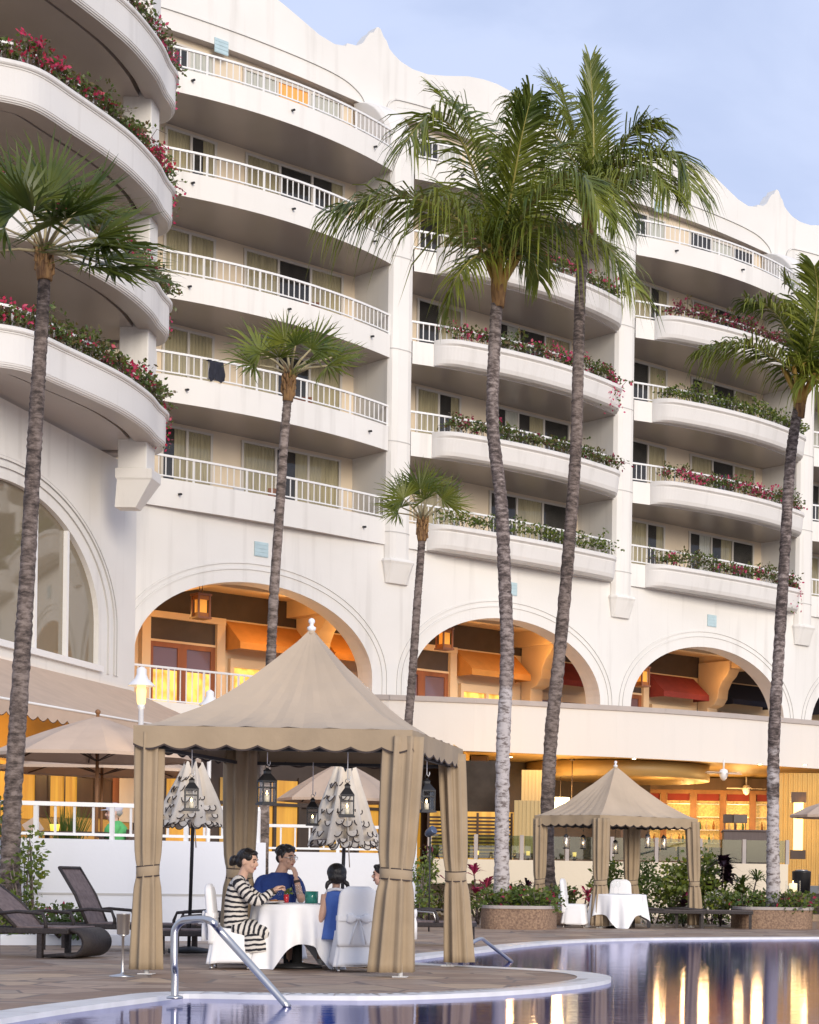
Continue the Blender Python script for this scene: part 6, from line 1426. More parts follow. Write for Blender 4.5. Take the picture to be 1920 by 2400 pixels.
# balcony furniture seen through the bars
def balc_chair(bay,fl,u,v,m,label,rz=0):
    b=W(bay*10+u,v,FL[fl]+.2); t=thing('balcony_chair',label,'chair',b,math.atan2(FD.y,FD.x)+rz,'balcony chairs')
    mb=MB(); mb.box((-.26,-.25,.40),(.26,.25,.45)); mb.build('seat',M[m],t,local=True,bevel=.015)
    mb=MB(); mb.box((-.26,.22,.45),(.26,.27,.95)); mb.build('backrest',M[m],t,local=True,bevel=.015)
    for sx in (-1,1):
        for sy in (-1,1): mb=MB(); mb.bar((sx*.22,sy*.21,.4),(sx*.25,sy*.24,0),.035); mb.build('leg',M[m],t,local=True)
balc_chair(-1,0,4.7,-.5,'rail','white balcony chair on the lowest left balcony beside the curtained door',.4); balc_chair(-1,0,5.6,-.2,'door_wood','red-brown wooden balcony chair on the lowest left balcony',2.6)
balc_chair(-1,1,4.6,-.3,'rail','white balcony chair right of the hanging navy towel',.3); balc_chair(-1,1,6.6,-.2,'door_wood','brown balcony chair behind the middle fan palm crown',2.4)
balc_chair(-1,2,4.9,-.2,'rail','white balcony chair on the left balcony above the hanging towel',.2); balc_chair(-1,2,6.8,-.2,'door_wood','brown balcony chair on the left balcony above the hanging towel',2.5)
balc_chair(-1,3,5.0,-.1,'rail','white balcony chair on the second balcony from the top, left bay',.2)
tb=thing('terrace_table','dark terrace dining table behind the white railing near the man in green','table',(P(170,1757,28.9).x,27.9,TZ)); mb=MB(); x=P(170,1757,28.9).x; zt=P(170,1752,28.9).z; mb.box((x-.75,28.5,zt-.05),(x+.45,29.4,zt)); mb.build('table_top',M['brownwood'],tb)
for sx in (-.68,.38):
    for sy in (28.55,29.3): mb=MB(); mb.box((x+sx,sy,TZ),(x+sx+.06,sy+.06,zt-.05)); mb.build('leg',M['brownwood'],tb)
p=Vector((P(115,1750,28.8).x,28.8,zt)); t=thing('candle_holder','small yellow glowing candle cup on the dark terrace table','candle holder',p); mb=MB(); mb.lathe([(.06,0),(.075,.11),(.068,.11),(.055,.01)],n=16); mb.build('cup',emat('glowing_yellow_cup',(1,.65,.08),.7),t,local=True); mb=MB(); mb.lathe([(.002,.04),(.014,.06),(.001,.1)],n=8); mb.build('flame',M['flame'],t,local=True)
t=thing('ornamental_grass','dark upright ornamental grass behind the left railing','plant',(P(142,1750,29.8).x,29.8,TZ)); mb=MB(); q=random.Random(4)
for i in range(160):
    a=q.uniform(0,6.28); l=q.uniform(.8,1.35); d=Vector((math.cos(a)*.25*q.random(),math.sin(a)*.25*q.random(),1)); p0=Vector((q.uniform(-.1,.1),q.uniform(-.1,.1),0)); m1=p0+d*l*.6; e_=p0+d*l+Vector((d.x*.4,d.y*.4,-.08)); s=Vector((.008,0,0)); mb.add([p0-s,p0+s,m1+s,m1-s,e_],[(0,1,2,3),(3,2,4)],0)
mb.build('blades',M['frond'],t,local=True); mb=MB(); mb.lathe([(.15,0),(.2,.35),(.18,.36)],n=14); mb.build('pot',M['black'],t,local=True)
p=P(72,1740,28.6); t=thing('folded_napkin','striped beige folded menu card leaning behind the left railing','menu',p); mb=MB(); mb.box((-.14,-.01,-.12),(.1,.01,.12),Matrix.Rotation(-.6,4,'Y')); mb.build('card',M['umb'],t,local=True)
# ================================================================== PEOPLE
def skinmat(n,c): return mat(n,c,.5,var=.06,scale=14,spec=.35)
M['skin1']=skinmat('light_tan_skin',(.60,.38,.28)); M['skin2']=skinmat('tan_skin',(.54,.33,.235)); M['skin3']=skinmat('pink_skin',(.60,.37,.29))
M['hair']=mat('black_brown_hair',(.012,.009,.008),.38,var=.4,scale=25,bump=.5,bscale=60,stretch=(1,1,.3))
M['lips']=mat('lip_skin',(.36,.12,.10),.45); M['eye']=mat('dark_eye',(.02,.015,.012),.2)
def stripe_mat():
    m=bpy.data.materials.new('striped_jersey'); m.use_nodes=True; N=m.node_tree.nodes; L=m.node_tree.links; b=N['Principled BSDF']; b.inputs['Roughness'].default_value=.85
    a=N.new('ShaderNodeAttribute'); a.attribute_name='along'; k=N.new('ShaderNodeMath'); k.operation='MULTIPLY'; k.inputs[1].default_value=1/.052; f=N.new('ShaderNodeMath'); f.operation='FRACT'; g=N.new('ShaderNodeMath'); g.operation='GREATER_THAN'; g.inputs[1].default_value=.54
    L.new(a.outputs['Fac'],k.inputs[0]); L.new(k.outputs[0],f.inputs[0]); L.new(f.outputs[0],g.inputs[0]); mx=N.new('ShaderNodeMix'); mx.data_type='RGBA'; mx.inputs['A'].default_value=(.66,.62,.57,1); mx.inputs['B'].default_value=(.012,.012,.018,1); L.new(g.outputs[0],mx.inputs['Factor']); L.new(mx.outputs['Result'],b.inputs['Base Color']); g2=N.new('ShaderNodeNewGeometry'); nz_=N.new('ShaderNodeTexNoise'); nz_.inputs['Scale'].default_value=11; nz_.inputs['Detail'].default_value=3; L.new(g2.outputs['Position'],nz_.inputs['Vector']); b2=N.new('ShaderNodeBump'); b2.inputs['Strength'].default_value=.7; b2.inputs['Distance'].default_value=.03; L.new(nz_.outputs['Fac'],b2.inputs['Height']); L.new(b2.outputs[0],b.inputs['Normal']); a2=N.new('ShaderNodeMath'); a2.operation='MULTIPLY_ADD'; a2.inputs[1].default_value=.035; L.new(nz_.outputs['Fac'],a2.inputs[0]); L.new(a.outputs['Fac'],a2.inputs[2]); L.new(a2.outputs[0],k.inputs[0])
    return m
M['stripe']=stripe_mat(); M['blue']=mat('royal_blue_polo',(.012,.038,.18),.85,var=.15,scale=6,bump=.7,bscale=9); M['bluedress']=mat('blue_dress_cotton',(.07,.15,.46),.85,var=.1,scale=6,bump=.6,bscale=11); M['greycloth']=mat('grey_blue_shirt',(.12,.14,.2),.85); M['green']=mat('bright_green_polo',(.12,.5,.16),.85,var=.08,scale=6,bump=.2,bscale=9); M['capcloth']=mat('pale_lilac_cap',(.62,.6,.68),.85); M['jean']=mat('dark_trousers',(.02,.022,.03),.9); M['shoe']=mat('tan_shoe',(.30,.18,.09),.6)
def frame(fwd,up=(0,0,1)):
    f=Vector(fwd).normalized(); r=f.cross(Vector(up)).normalized(); u=r.cross(f); return f,r,u
def headparts(mb,c,fwd,S,up=(0,0,1)):
    f,r,u=frame(fwd,up); Mx=Matrix((r,f,u)).transposed()
    q=lambda x,y,z: c+(r*x+f*y+u*z)*S
    mb.ball(q(0,-.008,.02),(.073*S,.092*S,.095*S),18,14,0,Mx); mb.ball(q(0,.022,-.045),(.056*S,.066*S,.066*S),14,10,0,Mx); mb.ball(q(0,.052,-.088),(.026*S,.025*S,.022*S),10,8,0,Mx)
    mb.tube([q(0,.085,.012),q(0,.103,-.018),q(0,.092,-.032)],[.008*S,.0145*S,.011*S],8); mb.ball(q(0,.079,.032),(.05*S,.016*S,.012*S),10,6,0,Mx)
    for s in (-1,1): mb.ball(q(s*.076,-.008,-.008),(.010*S,.020*S,.032*S),8,8,0,Mx); mb.ball(q(s*.036,.064,-.03),(.022*S,.02*S,.024*S),8,8,0,Mx)
    return q,Mx
def facebits(t,c,fwd,S,up=(0,0,1)):
    f,r,u=frame(fwd,up); Mx=Matrix((r,f,u)).transposed(); q=lambda x,y,z: c+(r*x+f*y+u*z)*S
    mb=MB()
    for s in (-1,1): mb.ball(q(s*.031,.079,.006),(.013*S,.007*S,.006*S),10,8,0,Mx)
    mb.build('eyes',M['eye'],t)
    mb=MB()
    for s in (-1,1): mb.tube([q(s*.012,.09,.026),q(s*.032,.088,.032),q(s*.05,.074,.026)],.0045*S,6)
    mb.build('eyebrows',M['hair'],t)
    mb=MB(); mb.tube([q(-.024,.077,-.056),q(0,.091,-.053),q(.024,.077,-.056)],[.003*S,.007*S,.003*S],8,flat=.7); mb.tube([q(-.02,.077,-.062),q(0,.09,-.063),q(.02,.077,-.062)],[.003*S,.007*S,.003*S],8,flat=.7); mb.build('lips',M['lips'],t)
def handparts(mb,wr,d,pn,S=1.0,curl=.5):
    """five fingers on a palm: wr wrist, d pointing dir, pn palm normal"""
    d=Vector(d).normalized(); pn=(Vector(pn)-d*Vector(pn).dot(d)).normalized(); s=d.cross(pn)
    mb.tube([wr,wr+d*.035*S,wr+d*.08*S],[.024*S,.036*S,.034*S],10,flat=.5,ref=pn)
    for i,(o,l) in enumerate(((-.027,.062),(-.009,.075),(.010,.070),(.028,.055))):
        b=wr+d*.085*S+s*o*S; c1=curl*(.8+.12*i); d1=d*math.cos(c1*.5)+pn*math.sin(c1*.5); d2=d*math.cos(c1*1.3)+pn*math.sin(c1*1.3); d3=d*math.cos(c1*2.)+pn*math.sin(c1*2.)
        p1=b+d1*l*.5*S; p2=p1+d2*l*.32*S; p3=p2+d3*l*.25*S; mb.tube([b-d*.01*S,b,p1,p2,p3],[.0095*S,.0095*S,.0088*S,.008*S,.0065*S],8)
    b=wr+d*.03*S-s*.028*S; e1=b+(d*.6-s*.7+pn*.3).normalized()*.036*S; e2=e1+(d*.9-s*.1+pn*.4).normalized()*.03*S; mb.tube([b,e1,e2],[.013*S,.0105*S,.0085*S],8)
def skinned(mb,name,m,t,vox=.0075,sm=3):
    o=mb.build(name,m,t); r=o.modifiers.new('remesh','REMESH'); r.mode='VOXEL'; r.voxel_size=vox; r.use_smooth_shade=True
    s=o.modifiers.new('smooth','SMOOTH'); s.factor=.5; s.iterations=sm
    return o
def limb(mb,pts,rad,n=14,mat=0,attr=False,flat=1.0,ref=None,sub=5,cap=True):
    k=len(pts); pp=cat(pts,sub); N=len(pp); rr_=[]
    for i in range(N):
        f=i/(N-1)*(k-1); a=min(int(f),k-2); rr_.append(lerp(rad[a],rad[a+1],f-a))
    L=[0.]
    for a,b in zip(pp,pp[1:]): L.append(L[-1]+(b-a).length)
    mb.tube(pp,rr_,n,mat,True,cap,L if attr else None,flat,ref)
def torso(mb,secs,side,attr=False,n=28,sub=4,mat=0):
    """secs: (centre, half width along side, half depth); lofted bottom to top"""
    cs=cat([s[0] for s in secs],sub); k=len(secs); N=len(cs); rings=[]; at=[]; acc=0; side=Vector(side).normalized()
    for i,c in enumerate(cs):
        f=i/(N-1)*(k-1); a=min(int(f),k-2); w=lerp(secs[a][1],secs[a+1][1],f-a); d=lerp(secs[a][2],secs[a+1][2],f-a)
        tg=(cs[min(i+1,N-1)]-cs[max(i-1,0)]).normalized(); dep=tg.cross(side).normalized()
        if i: acc+=(c-cs[i-1]).length
        rings.append([c+side*w*math.copysign(abs(math.cos(x))**.85,math.cos(x))+dep*d*math.copysign(abs(math.sin(x))**.85,math.sin(x)) for x in [2*PI*j/n for j in range(n)]]); at.append(acc)
    mb.loft(rings,mat,True,True,True,at if attr else None)
# ---- woman, striped dress, profile to the right
Yw=19.75; J=lambda x,y,dy=0: P(x,y,Yw+dy)
wt=thing('person','woman with dark hair in a bun and black-and-white striped dress, looking down at her hands','person',J(505,2040).xy.to_3d())
hd=(Vector((.95,-.18,-.14))); hc=J(522,1814)
mb=MB(); hq,_m=headparts(mb,hc,hd,1.08,(.12,0,1)); limb(mb,[J(506,1856),J(512,1842),J(519,1824)],[.062,.05,.05])
# chest/hips/legs of the body below the clothes
torso(mb,[(J(500,1963),.15,.10),(J(498,1925),.12,.085),(J(503,1880),.14,.085),(J(508,1858),.12,.06)],(0,1,0))
for s in (-1,1):
    limb(mb,[J(502,1958,s*.08),J(562,1966,s*.09),J(548,2036,s*.09)],[.075,.052,.034]); limb(mb,[J(545,2036,s*.09),J(570,2046,s*.09)],[.032,.022])
# arms and hands
sh,el,wr=J(503,1860,-.165),J(540,1897,-.20),J(573,1877,-.10)
limb(mb,[sh,el,wr],[.045,.037,.025]); handparts(mb,wr,J(594,1862,-.04)-wr,(.35,.3,-.75),1.0,.75)
s2,e2_,w2=J(508,1860,.165),J(548,1890,.20),J(582,1874,.10)
limb(mb,[s2,e2_,w2],[.045,.037,.025]); handparts(mb,w2,J(600,1866,.0)-w2,(.3,-.3,-.75),1.0,.8)
skinned(mb,'body',M['skin1'],wt); facebits(wt,hc,hd,1.08,(.12,0,1))
mb=MB(); torso(mb,[(J(503,1976),.185,.125),(J(500,1960),.19,.135),(J(497,1925),.155,.115),(J(499,1893),.165,.115),(J(504,1868),.18,.105),(J(508,1856),.145,.085),(J(512,1848),.085,.062)],(0,1,0),True)
limb(mb,[J(505,1856,-.10),J(504,1862,-.165),J(539,1898,-.20),J(571,1878,-.105)],[.07,.066,.054,.037],16,0,True); limb(mb,[J(508,1856,.10),J(508,1862,.165),J(547,1891,.20),J(579,1876,.11)],[.07,.066,.054,.037],16,0,True)
limb(mb,[J(496,1958,0),J(528,1960,0),J(560,1965,0),J(572,1968,0)],[.20,.195,.185,.15],24,0,True,.62,(0,0,1))
torso(mb,[(J(541,2004),.215,.165),(J(540,1988),.21,.165),(J(538,1968),.195,.15),(J(536,1958),.17,.12)],(0,1,0),True)
mb.build('striped_dress',M['stripe'],wt)
f,r,u=frame(hd,(.12,0,1)); Mx=Matrix((r,f,u)).transposed(); hq=lambda x,y,z: hc+(r*x+f*y+u*z)*1.08
mb=MB(); mb.ball(hq(0,-.028,.038),(.088,.098,.094),20,14,0,Mx); mb.ball(hq(0,-.06,-.01),(.08,.06,.07),14,10,0,Mx); mb.ball(hq(0,.045,.088),(.066,.044,.03),12,8,0,Mx)
for s in (-1,1): mb.ball(hq(s*.066,.03,.045),(.016,.045,.04),10,8,0,Mx)
q=random.Random(12)
for i in range(26):
    a=q.uniform(-1.2,1.2); mb.tube([hq(.08*math.sin(a),.06,.085*math.cos(a)+.02),hq(.092*math.sin(a),-.02,.10*math.cos(a)+.03),hq(.07*math.sin(a),-.10,.05*math.cos(a)+.01),hq(0,-.135,-.005)],.0065,5)
mb.ball(hq(-.0,-.142,-.012),(.052,.05,.056),14,10,0,Mx); mb.ball(hq(-.01,-.165,-.04),(.03,.03,.035),10,8,0,Mx)
skinned(mb,'hair',M['hair'],wt,.009,2)
mb=MB(); w_=(wr-el).normalized(); mb.tube([wr-w_*.012,wr+w_*.012],[.03,.03],14); mb.build('bracelet',M['trim'],wt)
mb=MB()
for s in (-1,1): limb(mb,[J(540,2046,s*.09),J(556,2047,s*.09),J(574,2049,s*.09)],[.03,.036,.022],12,flat=.7)
mb.build('shoes',M['shoe'],wt)
# ---- man, blue polo, head turned right, chin on his hand
Ym=20.75; J=lambda x,y,dy=0: P(x,y,Ym+dy)
mt=thing('person','man in royal blue polo shirt and glasses resting his chin on one hand','person',J(592,2030).xy.to_3d())
hd=Vector((.86,-.5,-.04)); hc=J(603,1807)
mb=MB(); headparts(mb,hc,hd,1.12); limb(mb,[J(588,1850),J(592,1838),J(599,1820)],[.078,.064,.058])
torso(mb,[(J(588,1965),.16,.11),(J(587,1915),.15,.10),(J(586,1868),.19,.10),(J(587,1848),.12,.07)],(1,.12,0))
for s in (-1,1): limb(mb,[J(588+s*18,1958),J(592+s*18,1960,-.42),J(590+s*18,2040,-.44)],[.08,.06,.04])
shl,ell,hl=J(629,1858,-.02),J(634,1894,-.24),J(624,1850,-.22)
limb(mb,[shl,ell,hl],[.05,.042,.03]); handparts(mb,hl,Vector((-.22,-.1,1)),(-.8,.3,.1),1.05,1.0)
shr,elr,hr=J(545,1860,.02),J(545,1902,-.15),J(582,1899,-.38)
limb(mb,[shr,elr,hr],[.05,.042,.03]); handparts(mb,hr,Vector((1,-.2,0)),(0,0,-1),1.05,.5)
skinned(mb,'body',M['skin2'],mt); facebits(mt,hc,hd,1.12)
mb=MB(); torso(mb,[(J(588,1972),.19,.135),(J(587,1930),.185,.13),(J(586,1884),.195,.125),(J(586,1858),.205,.105),(J(587,1845),.145,.085),(J(588,1837),.08,.07)],(1,.12,0))
limb(mb,[J(608,1851),J(622,1855),shl.lerp(ell,.35),shl.lerp(ell,.75)],[.055,.062,.062,.062],16); limb(mb,[J(566,1851),J(551,1856),shr.lerp(elr,.35),shr.lerp(elr,.75)],[.055,.062,.062,.062],16)
mb.build('polo_shirt',M['blue'],mt)
mb=MB()
for s in (-1,1): limb(mb,[J(588+s*18,1960),J(592+s*18,1962,-.40),J(590+s*18,2030,-.43)],[.095,.075,.055],14)
mb.build('trousers',M['jean'],mt)
mb=MB(); 
for sd in (-1,1):
    c=J(588,1846); mb.add([c+Vector((sd*.01,-.10,-.05)),c+Vector((sd*.075,-.06,.0)),c+Vector((sd*.08,.02,.045)),c+Vector((sd*.055,-.075,.035))],[(0,1,2,3)])
mb.build('collar',M['blue'],mt)
f,r,u=frame(hd); Mx=Matrix((r,f,u)).transposed(); hq=lambda x,y,z: hc+(r*x+f*y+u*z)*1.12
mb=MB(); mb.ball(hq(0,-.022,.050),(.088,.104,.084),20,14,0,Mx); mb.ball(hq(0,-.062,.0),(.078,.05,.066),14,10,0,Mx); mb.ball(hq(0,.048,.095),(.07,.046,.034),12,8,0,Mx); mb.ball(hq(.02,.03,.112),(.05,.05,.03),12,8,0,Mx)
for s in (-1,1): mb.ball(hq(s*.075,.012,.03),(.012,.02,.042),10,8,0,Mx)
q=random.Random(3)
for i in range(30): v=rvec(q); v.z=abs(v.z); mb.ball(hq(v.x*.075,-.02+v.y*.09,.055+v.z*.07),.02,8,6)
skinned(mb,'hair',M['hair'],mt,.009,1)
mb=MB()
for s in (-1,1):
    mb.tube([hq(s*.034+.024*math.cos(a),.096,.004+.017*math.sin(a)) for a in [i*PI/8 for i in range(17)]],.0028,5); mb.tube([hq(s*.058,.092,.008),hq(s*.078,.0,.01)],.0028,5)
mb.tube([hq(-.01,.1,.006),hq(.01,.1,.006)],.0028,5); mb.build('glasses',M['steel'],mt)
mb=MB(); w_=(hl-ell).normalized(); mb.tube([hl-w_*.05,hl-w_*.02],[.036,.036],14); mb.build('wristwatch',M['trim'],mt)
# ---- girl from behind
Yg=19.75; J=lambda x,y,dy=0: P(x,y,Yg+dy)
gt=thing('person','small girl in a blue sleeveless dress seen from behind, dark hair in short pigtails','person',J(706,2035).xy.to_3d())
hd=Vector((-.3,.95,-.08)); hc=J(709,1843)
mb=MB(); headparts(mb,hc,hd,1.02); limb(mb,[J(707,1882),J(708,1868),J(709,1855)],[.05,.04,.04])
torso(mb,[(J(706,1968),.12,.09),(J(706,1925),.10,.075),(J(706,1890),.125,.07),(J(707,1874),.08,.05)],(1,.1,0))
for s in (-1,1): limb(mb,[J(704+s*14,1962),J(690+s*14,1962,.32),J(688+s*14,2020,.33)],[.062,.046,.03])
a0,a1,a2=J(684,1884,-.01),J(677,1931,-.06),J(664,1957,.05)
limb(mb,[a0,a1,a2],[.038,.034,.025]); handparts(mb,a2,Vector((-.6,.3,-.7)),(.5,.2,-.4),.75,.6)
b0,b1,b2=J(731,1884),J(738,1928,.02),J(734,1940,.22)
limb(mb,[b0,b1,b2],[.034,.03,.022]); handparts(mb,b2,Vector((-.3,.9,.0)),(0,0,-1),.75,.6)
skinned(mb,'body',M['skin2'],gt); facebits(gt,hc,hd,.98)
mb=MB(); torso(mb,[(J(707,1978),.150,.14),(J(707,1958),.135,.12),(J(707,1925),.108,.092),(J(707,1893),.118,.085),(J(707,1879),.095,.068),(J(707,1871),.062,.052)],(1,.1,0)); limb(mb,[J(704,1968),J(694,1966,.30)],[.10,.09],18,flat=1.5,ref=(0,0,1)); mb.build('dress',M['bluedress'],gt)
mb=MB(); limb(mb,[J(689,1876,-.05),J(707,1872,-.075),J(725,1876,-.05)],[.014,.016,.014],10); limb(mb,[J(689,1876,-.05),J(685,1885,-.0),J(689,1890,.05)],[.012,.012,.012],8); mb.build('white_collar',M['cloth'],gt)
f,r,u=frame(hd); Mx=Matrix((r,f,u)).transposed(); hq=lambda x,y,z: hc+(r*x+f*y+u*z)*.98
mb=MB(); mb.ball(hq(0,-.014,.03),(.104,.106,.098),20,14,0,Mx); mb.ball(hq(0,-.05,-.022),(.098,.066,.075),16,12,0,Mx)
for s in (-1,1): limb(mb,[hq(s*.062,-.055,-.07),hq(s*.098,-.06,-.09),hq(s*.112,-.06,-.13),hq(s*.112,-.06,-.165)],[.022,.026,.02,.006],8)
skinned(mb,'hair',M['hair'],gt,.008,2)
# ---- fourth diner, mostly hidden by the curtain
Yb=20.7; J=lambda x,y,dy=0: P(x,y,Yb+dy)
bt=thing('person','boy in grey-blue shirt whose face peeks out beside the thick right curtain','person',J(806,2030).xy.to_3d())
hd=Vector((-1,-.12,-.05)); hc=J(804,1842); mb=MB(); headparts(mb,hc,hd,1.0); limb(mb,[J(806,1880),J(805,1866),J(802,1855)],[.05,.042,.042]); torso(mb,[(J(808,1965),.13,.10),(J(807,1920),.11,.085),(J(806,1886),.13,.075),(J(806,1874),.09,.05)],(0,1,0))
for s in (-1,1): limb(mb,[J(808,1960,s*.08),J(765,1962,s*.08),J(768,2025,s*.08)],[.065,.05,.032]); limb(mb,[J(806,1886,s*.13),J(808,1925,s*.16),J(780,1915,s*.1)],[.036,.03,.022]); handparts(mb,J(780,1915,s*.1),Vector((-1,0,0)),(0,0,-1),.85,.5)
skinned(mb,'body',M['skin3'],bt,.009); facebits(bt,hc,hd,1.0)
mb=MB(); torso(mb,[(J(808,1972),.15,.12),(J(807,1920),.135,.105),(J(806,1890),.15,.095),(J(806,1874),.09,.065)],(0,1,0)); 
for s in (-1,1): limb(mb,[J(806,1882,s*.08),J(806,1890,s*.14),J(808,1912,s*.16)],[.05,.05,.045],12)
mb.build('shirt',M['greycloth'],bt)
mb=MB()
for s in (-1,1): limb(mb,[J(808,1962,s*.08),J(768,1964,s*.08),J(770,2018,s*.08)],[.08,.062,.045],12)
mb.build('trousers',M['jean'],bt)
f,r,u=frame(hd); Mx=Matrix((r,f,u)).transposed(); hq=lambda x,y,z: hc+(r*x+f*y+u*z)
mb=MB(); mb.ball(hq(0,-.022,.045),(.088,.1,.085),18,12,0,Mx); mb.ball(hq(0,-.06,0),(.078,.05,.06),12,10,0,Mx); mb.ball(hq(0,.05,.09),(.06,.04,.028),10,8,0,Mx); skinned(mb,'hair',M['hair'],bt,.009,2)
# ---- man in green on the terrace
Yt=29.4; J=lambda x,y,dy=0: P(x,y,Yt+dy)
tt=thing('person','man in bright green polo and pale cap sitting at the left terrace railing','person',(J(238,1760).x,Yt,TZ))
hd=Vector((-.96,-.3,-.1)); hc=J(240,1712); mb=MB(); headparts(mb,hc,hd,1.25); limb(mb,[J(242,1738),J(242,1730),J(241,1720)],[.06,.052,.05]); torso(mb,[(J(246,1790),.15,.11),(J(246,1765),.14,.10),(J(244,1742),.16,.09),(J(243,1734),.1,.06)],(.1,1,0))
for s in (-1,1): limb(mb,[J(244,1742,s*.18),J(232,1770,s*.2),J(203,1758,s*.1)],[.045,.038,.027]); handparts(mb,J(203,1758,s*.1),Vector((-1,0,0)),(0,0,-1),1.0,.5); limb(mb,[J(246,1790,s*.09),J(190,1792,s*.09),J(190,1826,s*.09)],[.08,.06,.04])
skinned(mb,'body',M['skin3'],tt,.01); facebits(tt,hc,hd,1.25)
mb=MB(); torso(mb,[(J(247,1795),.22,.19),(J(246,1765),.22,.18),(J(244,1745),.23,.15),(J(243,1736),.16,.11),(J(242,1730),.08,.075)],(.1,1,0))
for s in (-1,1): limb(mb,[J(244,1740,s*.1),J(244,1744,s*.17),J(236,1762,s*.2)],[.075,.07,.06],12)
mb.build('polo_shirt',M['green'],tt)
mb=MB()
for s in (-1,1): limb(mb,[J(246,1790,s*.09),J(192,1791,s*.09),J(191,1822,s*.09)],[.09,.07,.055],12)
mb.build('trousers',M['jean'],tt)
f,r,u=frame(hd); Mx=Matrix((r,f,u)).transposed(); hq=lambda x,y,z: hc+(r*x+f*y+u*z)*1.25
mb=MB(); mb.ball(hq(0,-.012,.055),(.108,.128,.09),18,12,0,Mx); mb.ball(hq(0,.10,.045),(.075,.075,.011),14,6,0,Mx); mb.build('cap',M['capcloth'],tt)
mb=MB(); mb.ball(hq(0,-.045,.0),(.098,.075,.062),12,10,0,Mx); mb.build('hair',mat('grey_hair',(.35,.33,.31),.6),tt)
t=thing('terrace_chair','dark terrace chair under the man in green','chair',(J(250,1790).x,Yt,TZ)); mb=MB(); x=J(250,1790).x; zs=J(246,1796).z-.06; mb.box((x-.28,Yt-.24,zs-.05),(x+.22,Yt+.24,zs)); mb.build('seat',M['brownwood'],t); mb=MB(); mb.box((x+.18,Yt-.24,zs),(x+.22,Yt+.24,zs+.42)); mb.build('backrest',M['brownwood'],t)
for sx in (-.26,.18):
    for sy in (-.22,.18): mb=MB(); mb.box((x+sx,Yt+sy,TZ),(x+sx+.04,Yt+sy+.04,zs-.05)); mb.build('leg',M['brownwood'],t)
# ================================================================== LIGHT, SKY, CAMERA
w=bpy.data.worlds.new('World'); SC.world=w; w.use_nodes=True; N=w.node_tree.nodes; L=w.node_tree.links; bg=N['Background']
SUN_EL,SUN_AZ=R(16),R(150)
sky=N.new('ShaderNodeTexSky'); sky.sky_type='NISHITA'; sky.sun_disc=False; sky.sun_elevation=SUN_EL; sky.sun_rotation=SUN_AZ; sky.air_density=1.0; sky.dust_density=1.2; sky.ozone_density=2.
tcw=N.new('ShaderNodeTexCoord'); mp=N.new('ShaderNodeMapping'); mp.inputs['Scale'].default_value=(1.3,1.3,3.0); L.new(tcw.outputs['Generated'],mp.inputs['Vector'])
nz=N.new('ShaderNodeTexNoise'); nz.inputs['Scale'].default_value=6.5; nz.inputs['Detail'].default_value=5; nz.inputs['Roughness'].default_value=.5; nz.inputs['Distortion'].default_value=.4; L.new(mp.outputs[0],nz.inputs['Vector'])
mr=N.new('ShaderNodeMapRange'); mr.interpolation_type='SMOOTHSTEP'; mr.inputs['From Min'].default_value=.3; mr.inputs['From Max'].default_value=.72; mr.inputs['To Min'].default_value=.85; mr.inputs['To Max'].default_value=.95; L.new(nz.outputs['Fac'],mr.inputs['Value'])
mx=N.new('ShaderNodeMix'); mx.data_type='RGBA'; L.new(mr.outputs[0],mx.inputs['Factor']); L.new(sky.outputs['Color'],mx.inputs['A'])
CL=N.new('ShaderNodeMix'); CL.data_type='RGBA'; CL.inputs['A'].default_value=(3.3,3.78,5.25,1); CL.inputs['B'].default_value=(3.65,4.15,5.6,1); mr2=N.new('ShaderNodeMapRange'); mr2.interpolation_type='SMOOTHSTEP'; mr2.inputs['From Min'].default_value=.36; mr2.inputs['From Max'].default_value=.64; L.new(nz.outputs['Fac'],mr2.inputs['Value']); L.new(mr2.outputs[0],CL.inputs['Factor']); L.new(CL.outputs['Result'],mx.inputs['B'])
L.new(mx.outputs['Result'],bg.inputs['Color']); bg.inputs['Strength'].default_value=.12
s=bpy.data.lights.new('sun','SUN'); s.energy=1.75; s.angle=R(25); s.color=(1,.885,.74); so=bpy.data.objects.new('sun',s); COL.objects.link(so)
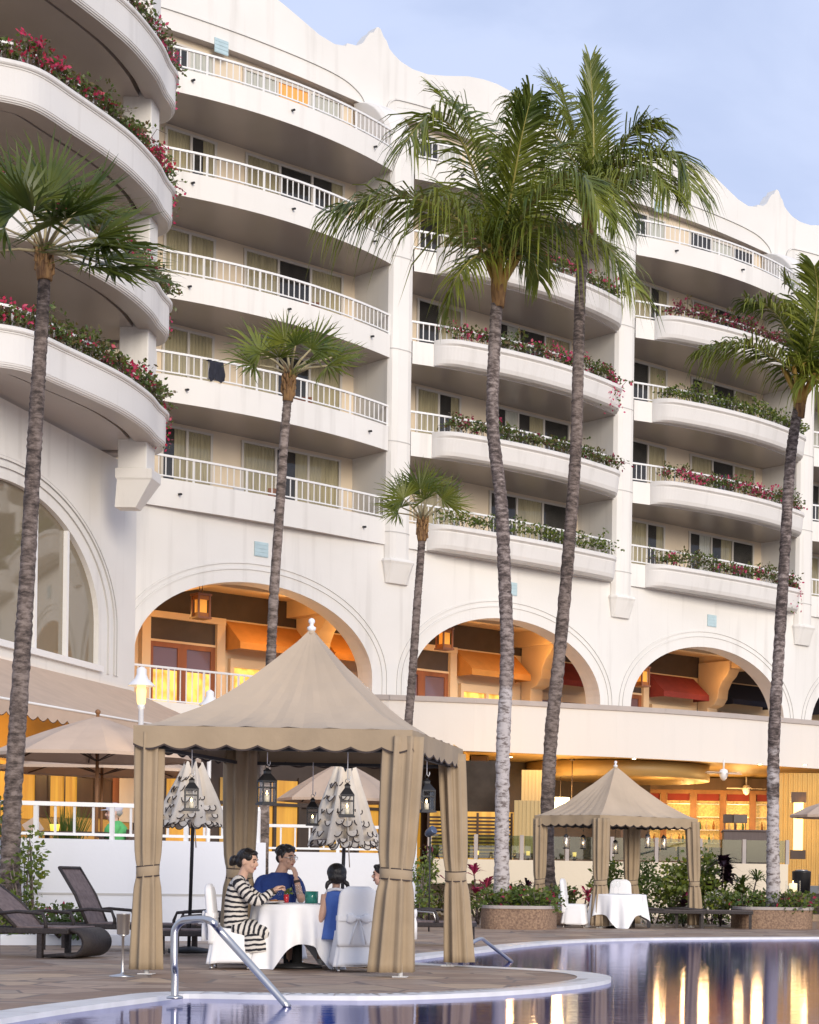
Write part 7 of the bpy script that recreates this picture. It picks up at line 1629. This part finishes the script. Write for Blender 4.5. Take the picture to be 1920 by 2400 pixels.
# sun from behind the camera's right shoulder
sd=Vector((math.sin(SUN_AZ)*math.cos(SUN_EL),math.cos(SUN_AZ)*math.cos(SUN_EL),math.sin(SUN_EL)))
so.rotation_euler=sd.to_track_quat('Z','Y').to_euler()
def lamp(name,p,e,c=(1,.62,.26),r=.12):
    l=bpy.data.lights.new(name,'POINT'); l.energy=e; l.color=c; l.shadow_soft_size=r; o=bpy.data.objects.new(name,l); COL.objects.link(o); o.location=p
WARM=(1,.58,.20)
for u in (-6.6,-2.6,.6): lamp('arcade_lamp',W(u,-2.6,9.0),42,(1,.50,.14))
for u in (4.4,8.6): lamp('arcade_lamp',W(u,-2.6,9.0),30,(1,.50,.14))
for u in (14,18.2): lamp('arcade_lamp',W(u,-2.8,9.0),20,(1,.52,.18))
for x,y,Y,e in ((1075,1640,61,170),(1180,1690,62,200),(1395,1650,64,150),(1487,1655,67,170),(1600,1655,66,170),(1695,1650,64,120),(1335,1650,70,180),(1560,1655,71.5,170),(1450,1655,71.5,170)):
    p=P(x,y,Y); lamp('restaurant_lamp',(p.x,Y,3.7),e*.5,WARM,.2)
lamp('awning_fill',WW(-8,1.6,4.0),70,WARM,.2); lamp('awning_fill',WW(-2,1.6,4.0),60,WARM,.2)  # unseen point lights added to warm the wall under the awning
lamp('panel_washer',(P(1125,1640,56).x,57.0,4.75),60,WARM,.1)
cam=bpy.data.cameras.new('camera'); co=bpy.data.objects.new('camera',cam); COL.objects.link(co); SC.camera=co
cam.sensor_fit='HORIZONTAL'; cam.sensor_width=36; cam.lens=F/1725*36; cam.shift_x=(862.5-CX)/1725; cam.shift_y=(HY-1078)/1725
cam.clip_start=.1; cam.clip_end=3000; co.location=(0,0,H)
co.rotation_mode='XYZ'; co.matrix_world=Matrix.Translation((0,0,H))@Matrix.Rotation(RO,4,'Y').inverted()@Matrix.Rotation(PI/2,4,'X') if False else Matrix.Translation((0,0,H))@Matrix.Rotation(PI/2,4,'X')@Matrix.Rotation(RO,4,'Z')
vs=SC.view_settings; SC.display_settings.display_device='sRGB'; vs.view_transform='Standard'; vs.look='None'; vs.gamma=1; vs.exposure=.62; vs.use_curve_mapping=False
SC.cycles.use_denoising=True; SC.cycles.max_bounces=8; SC.cycles.transparent_max_bounces=16; SC.cycles.sample_clamp_indirect=6
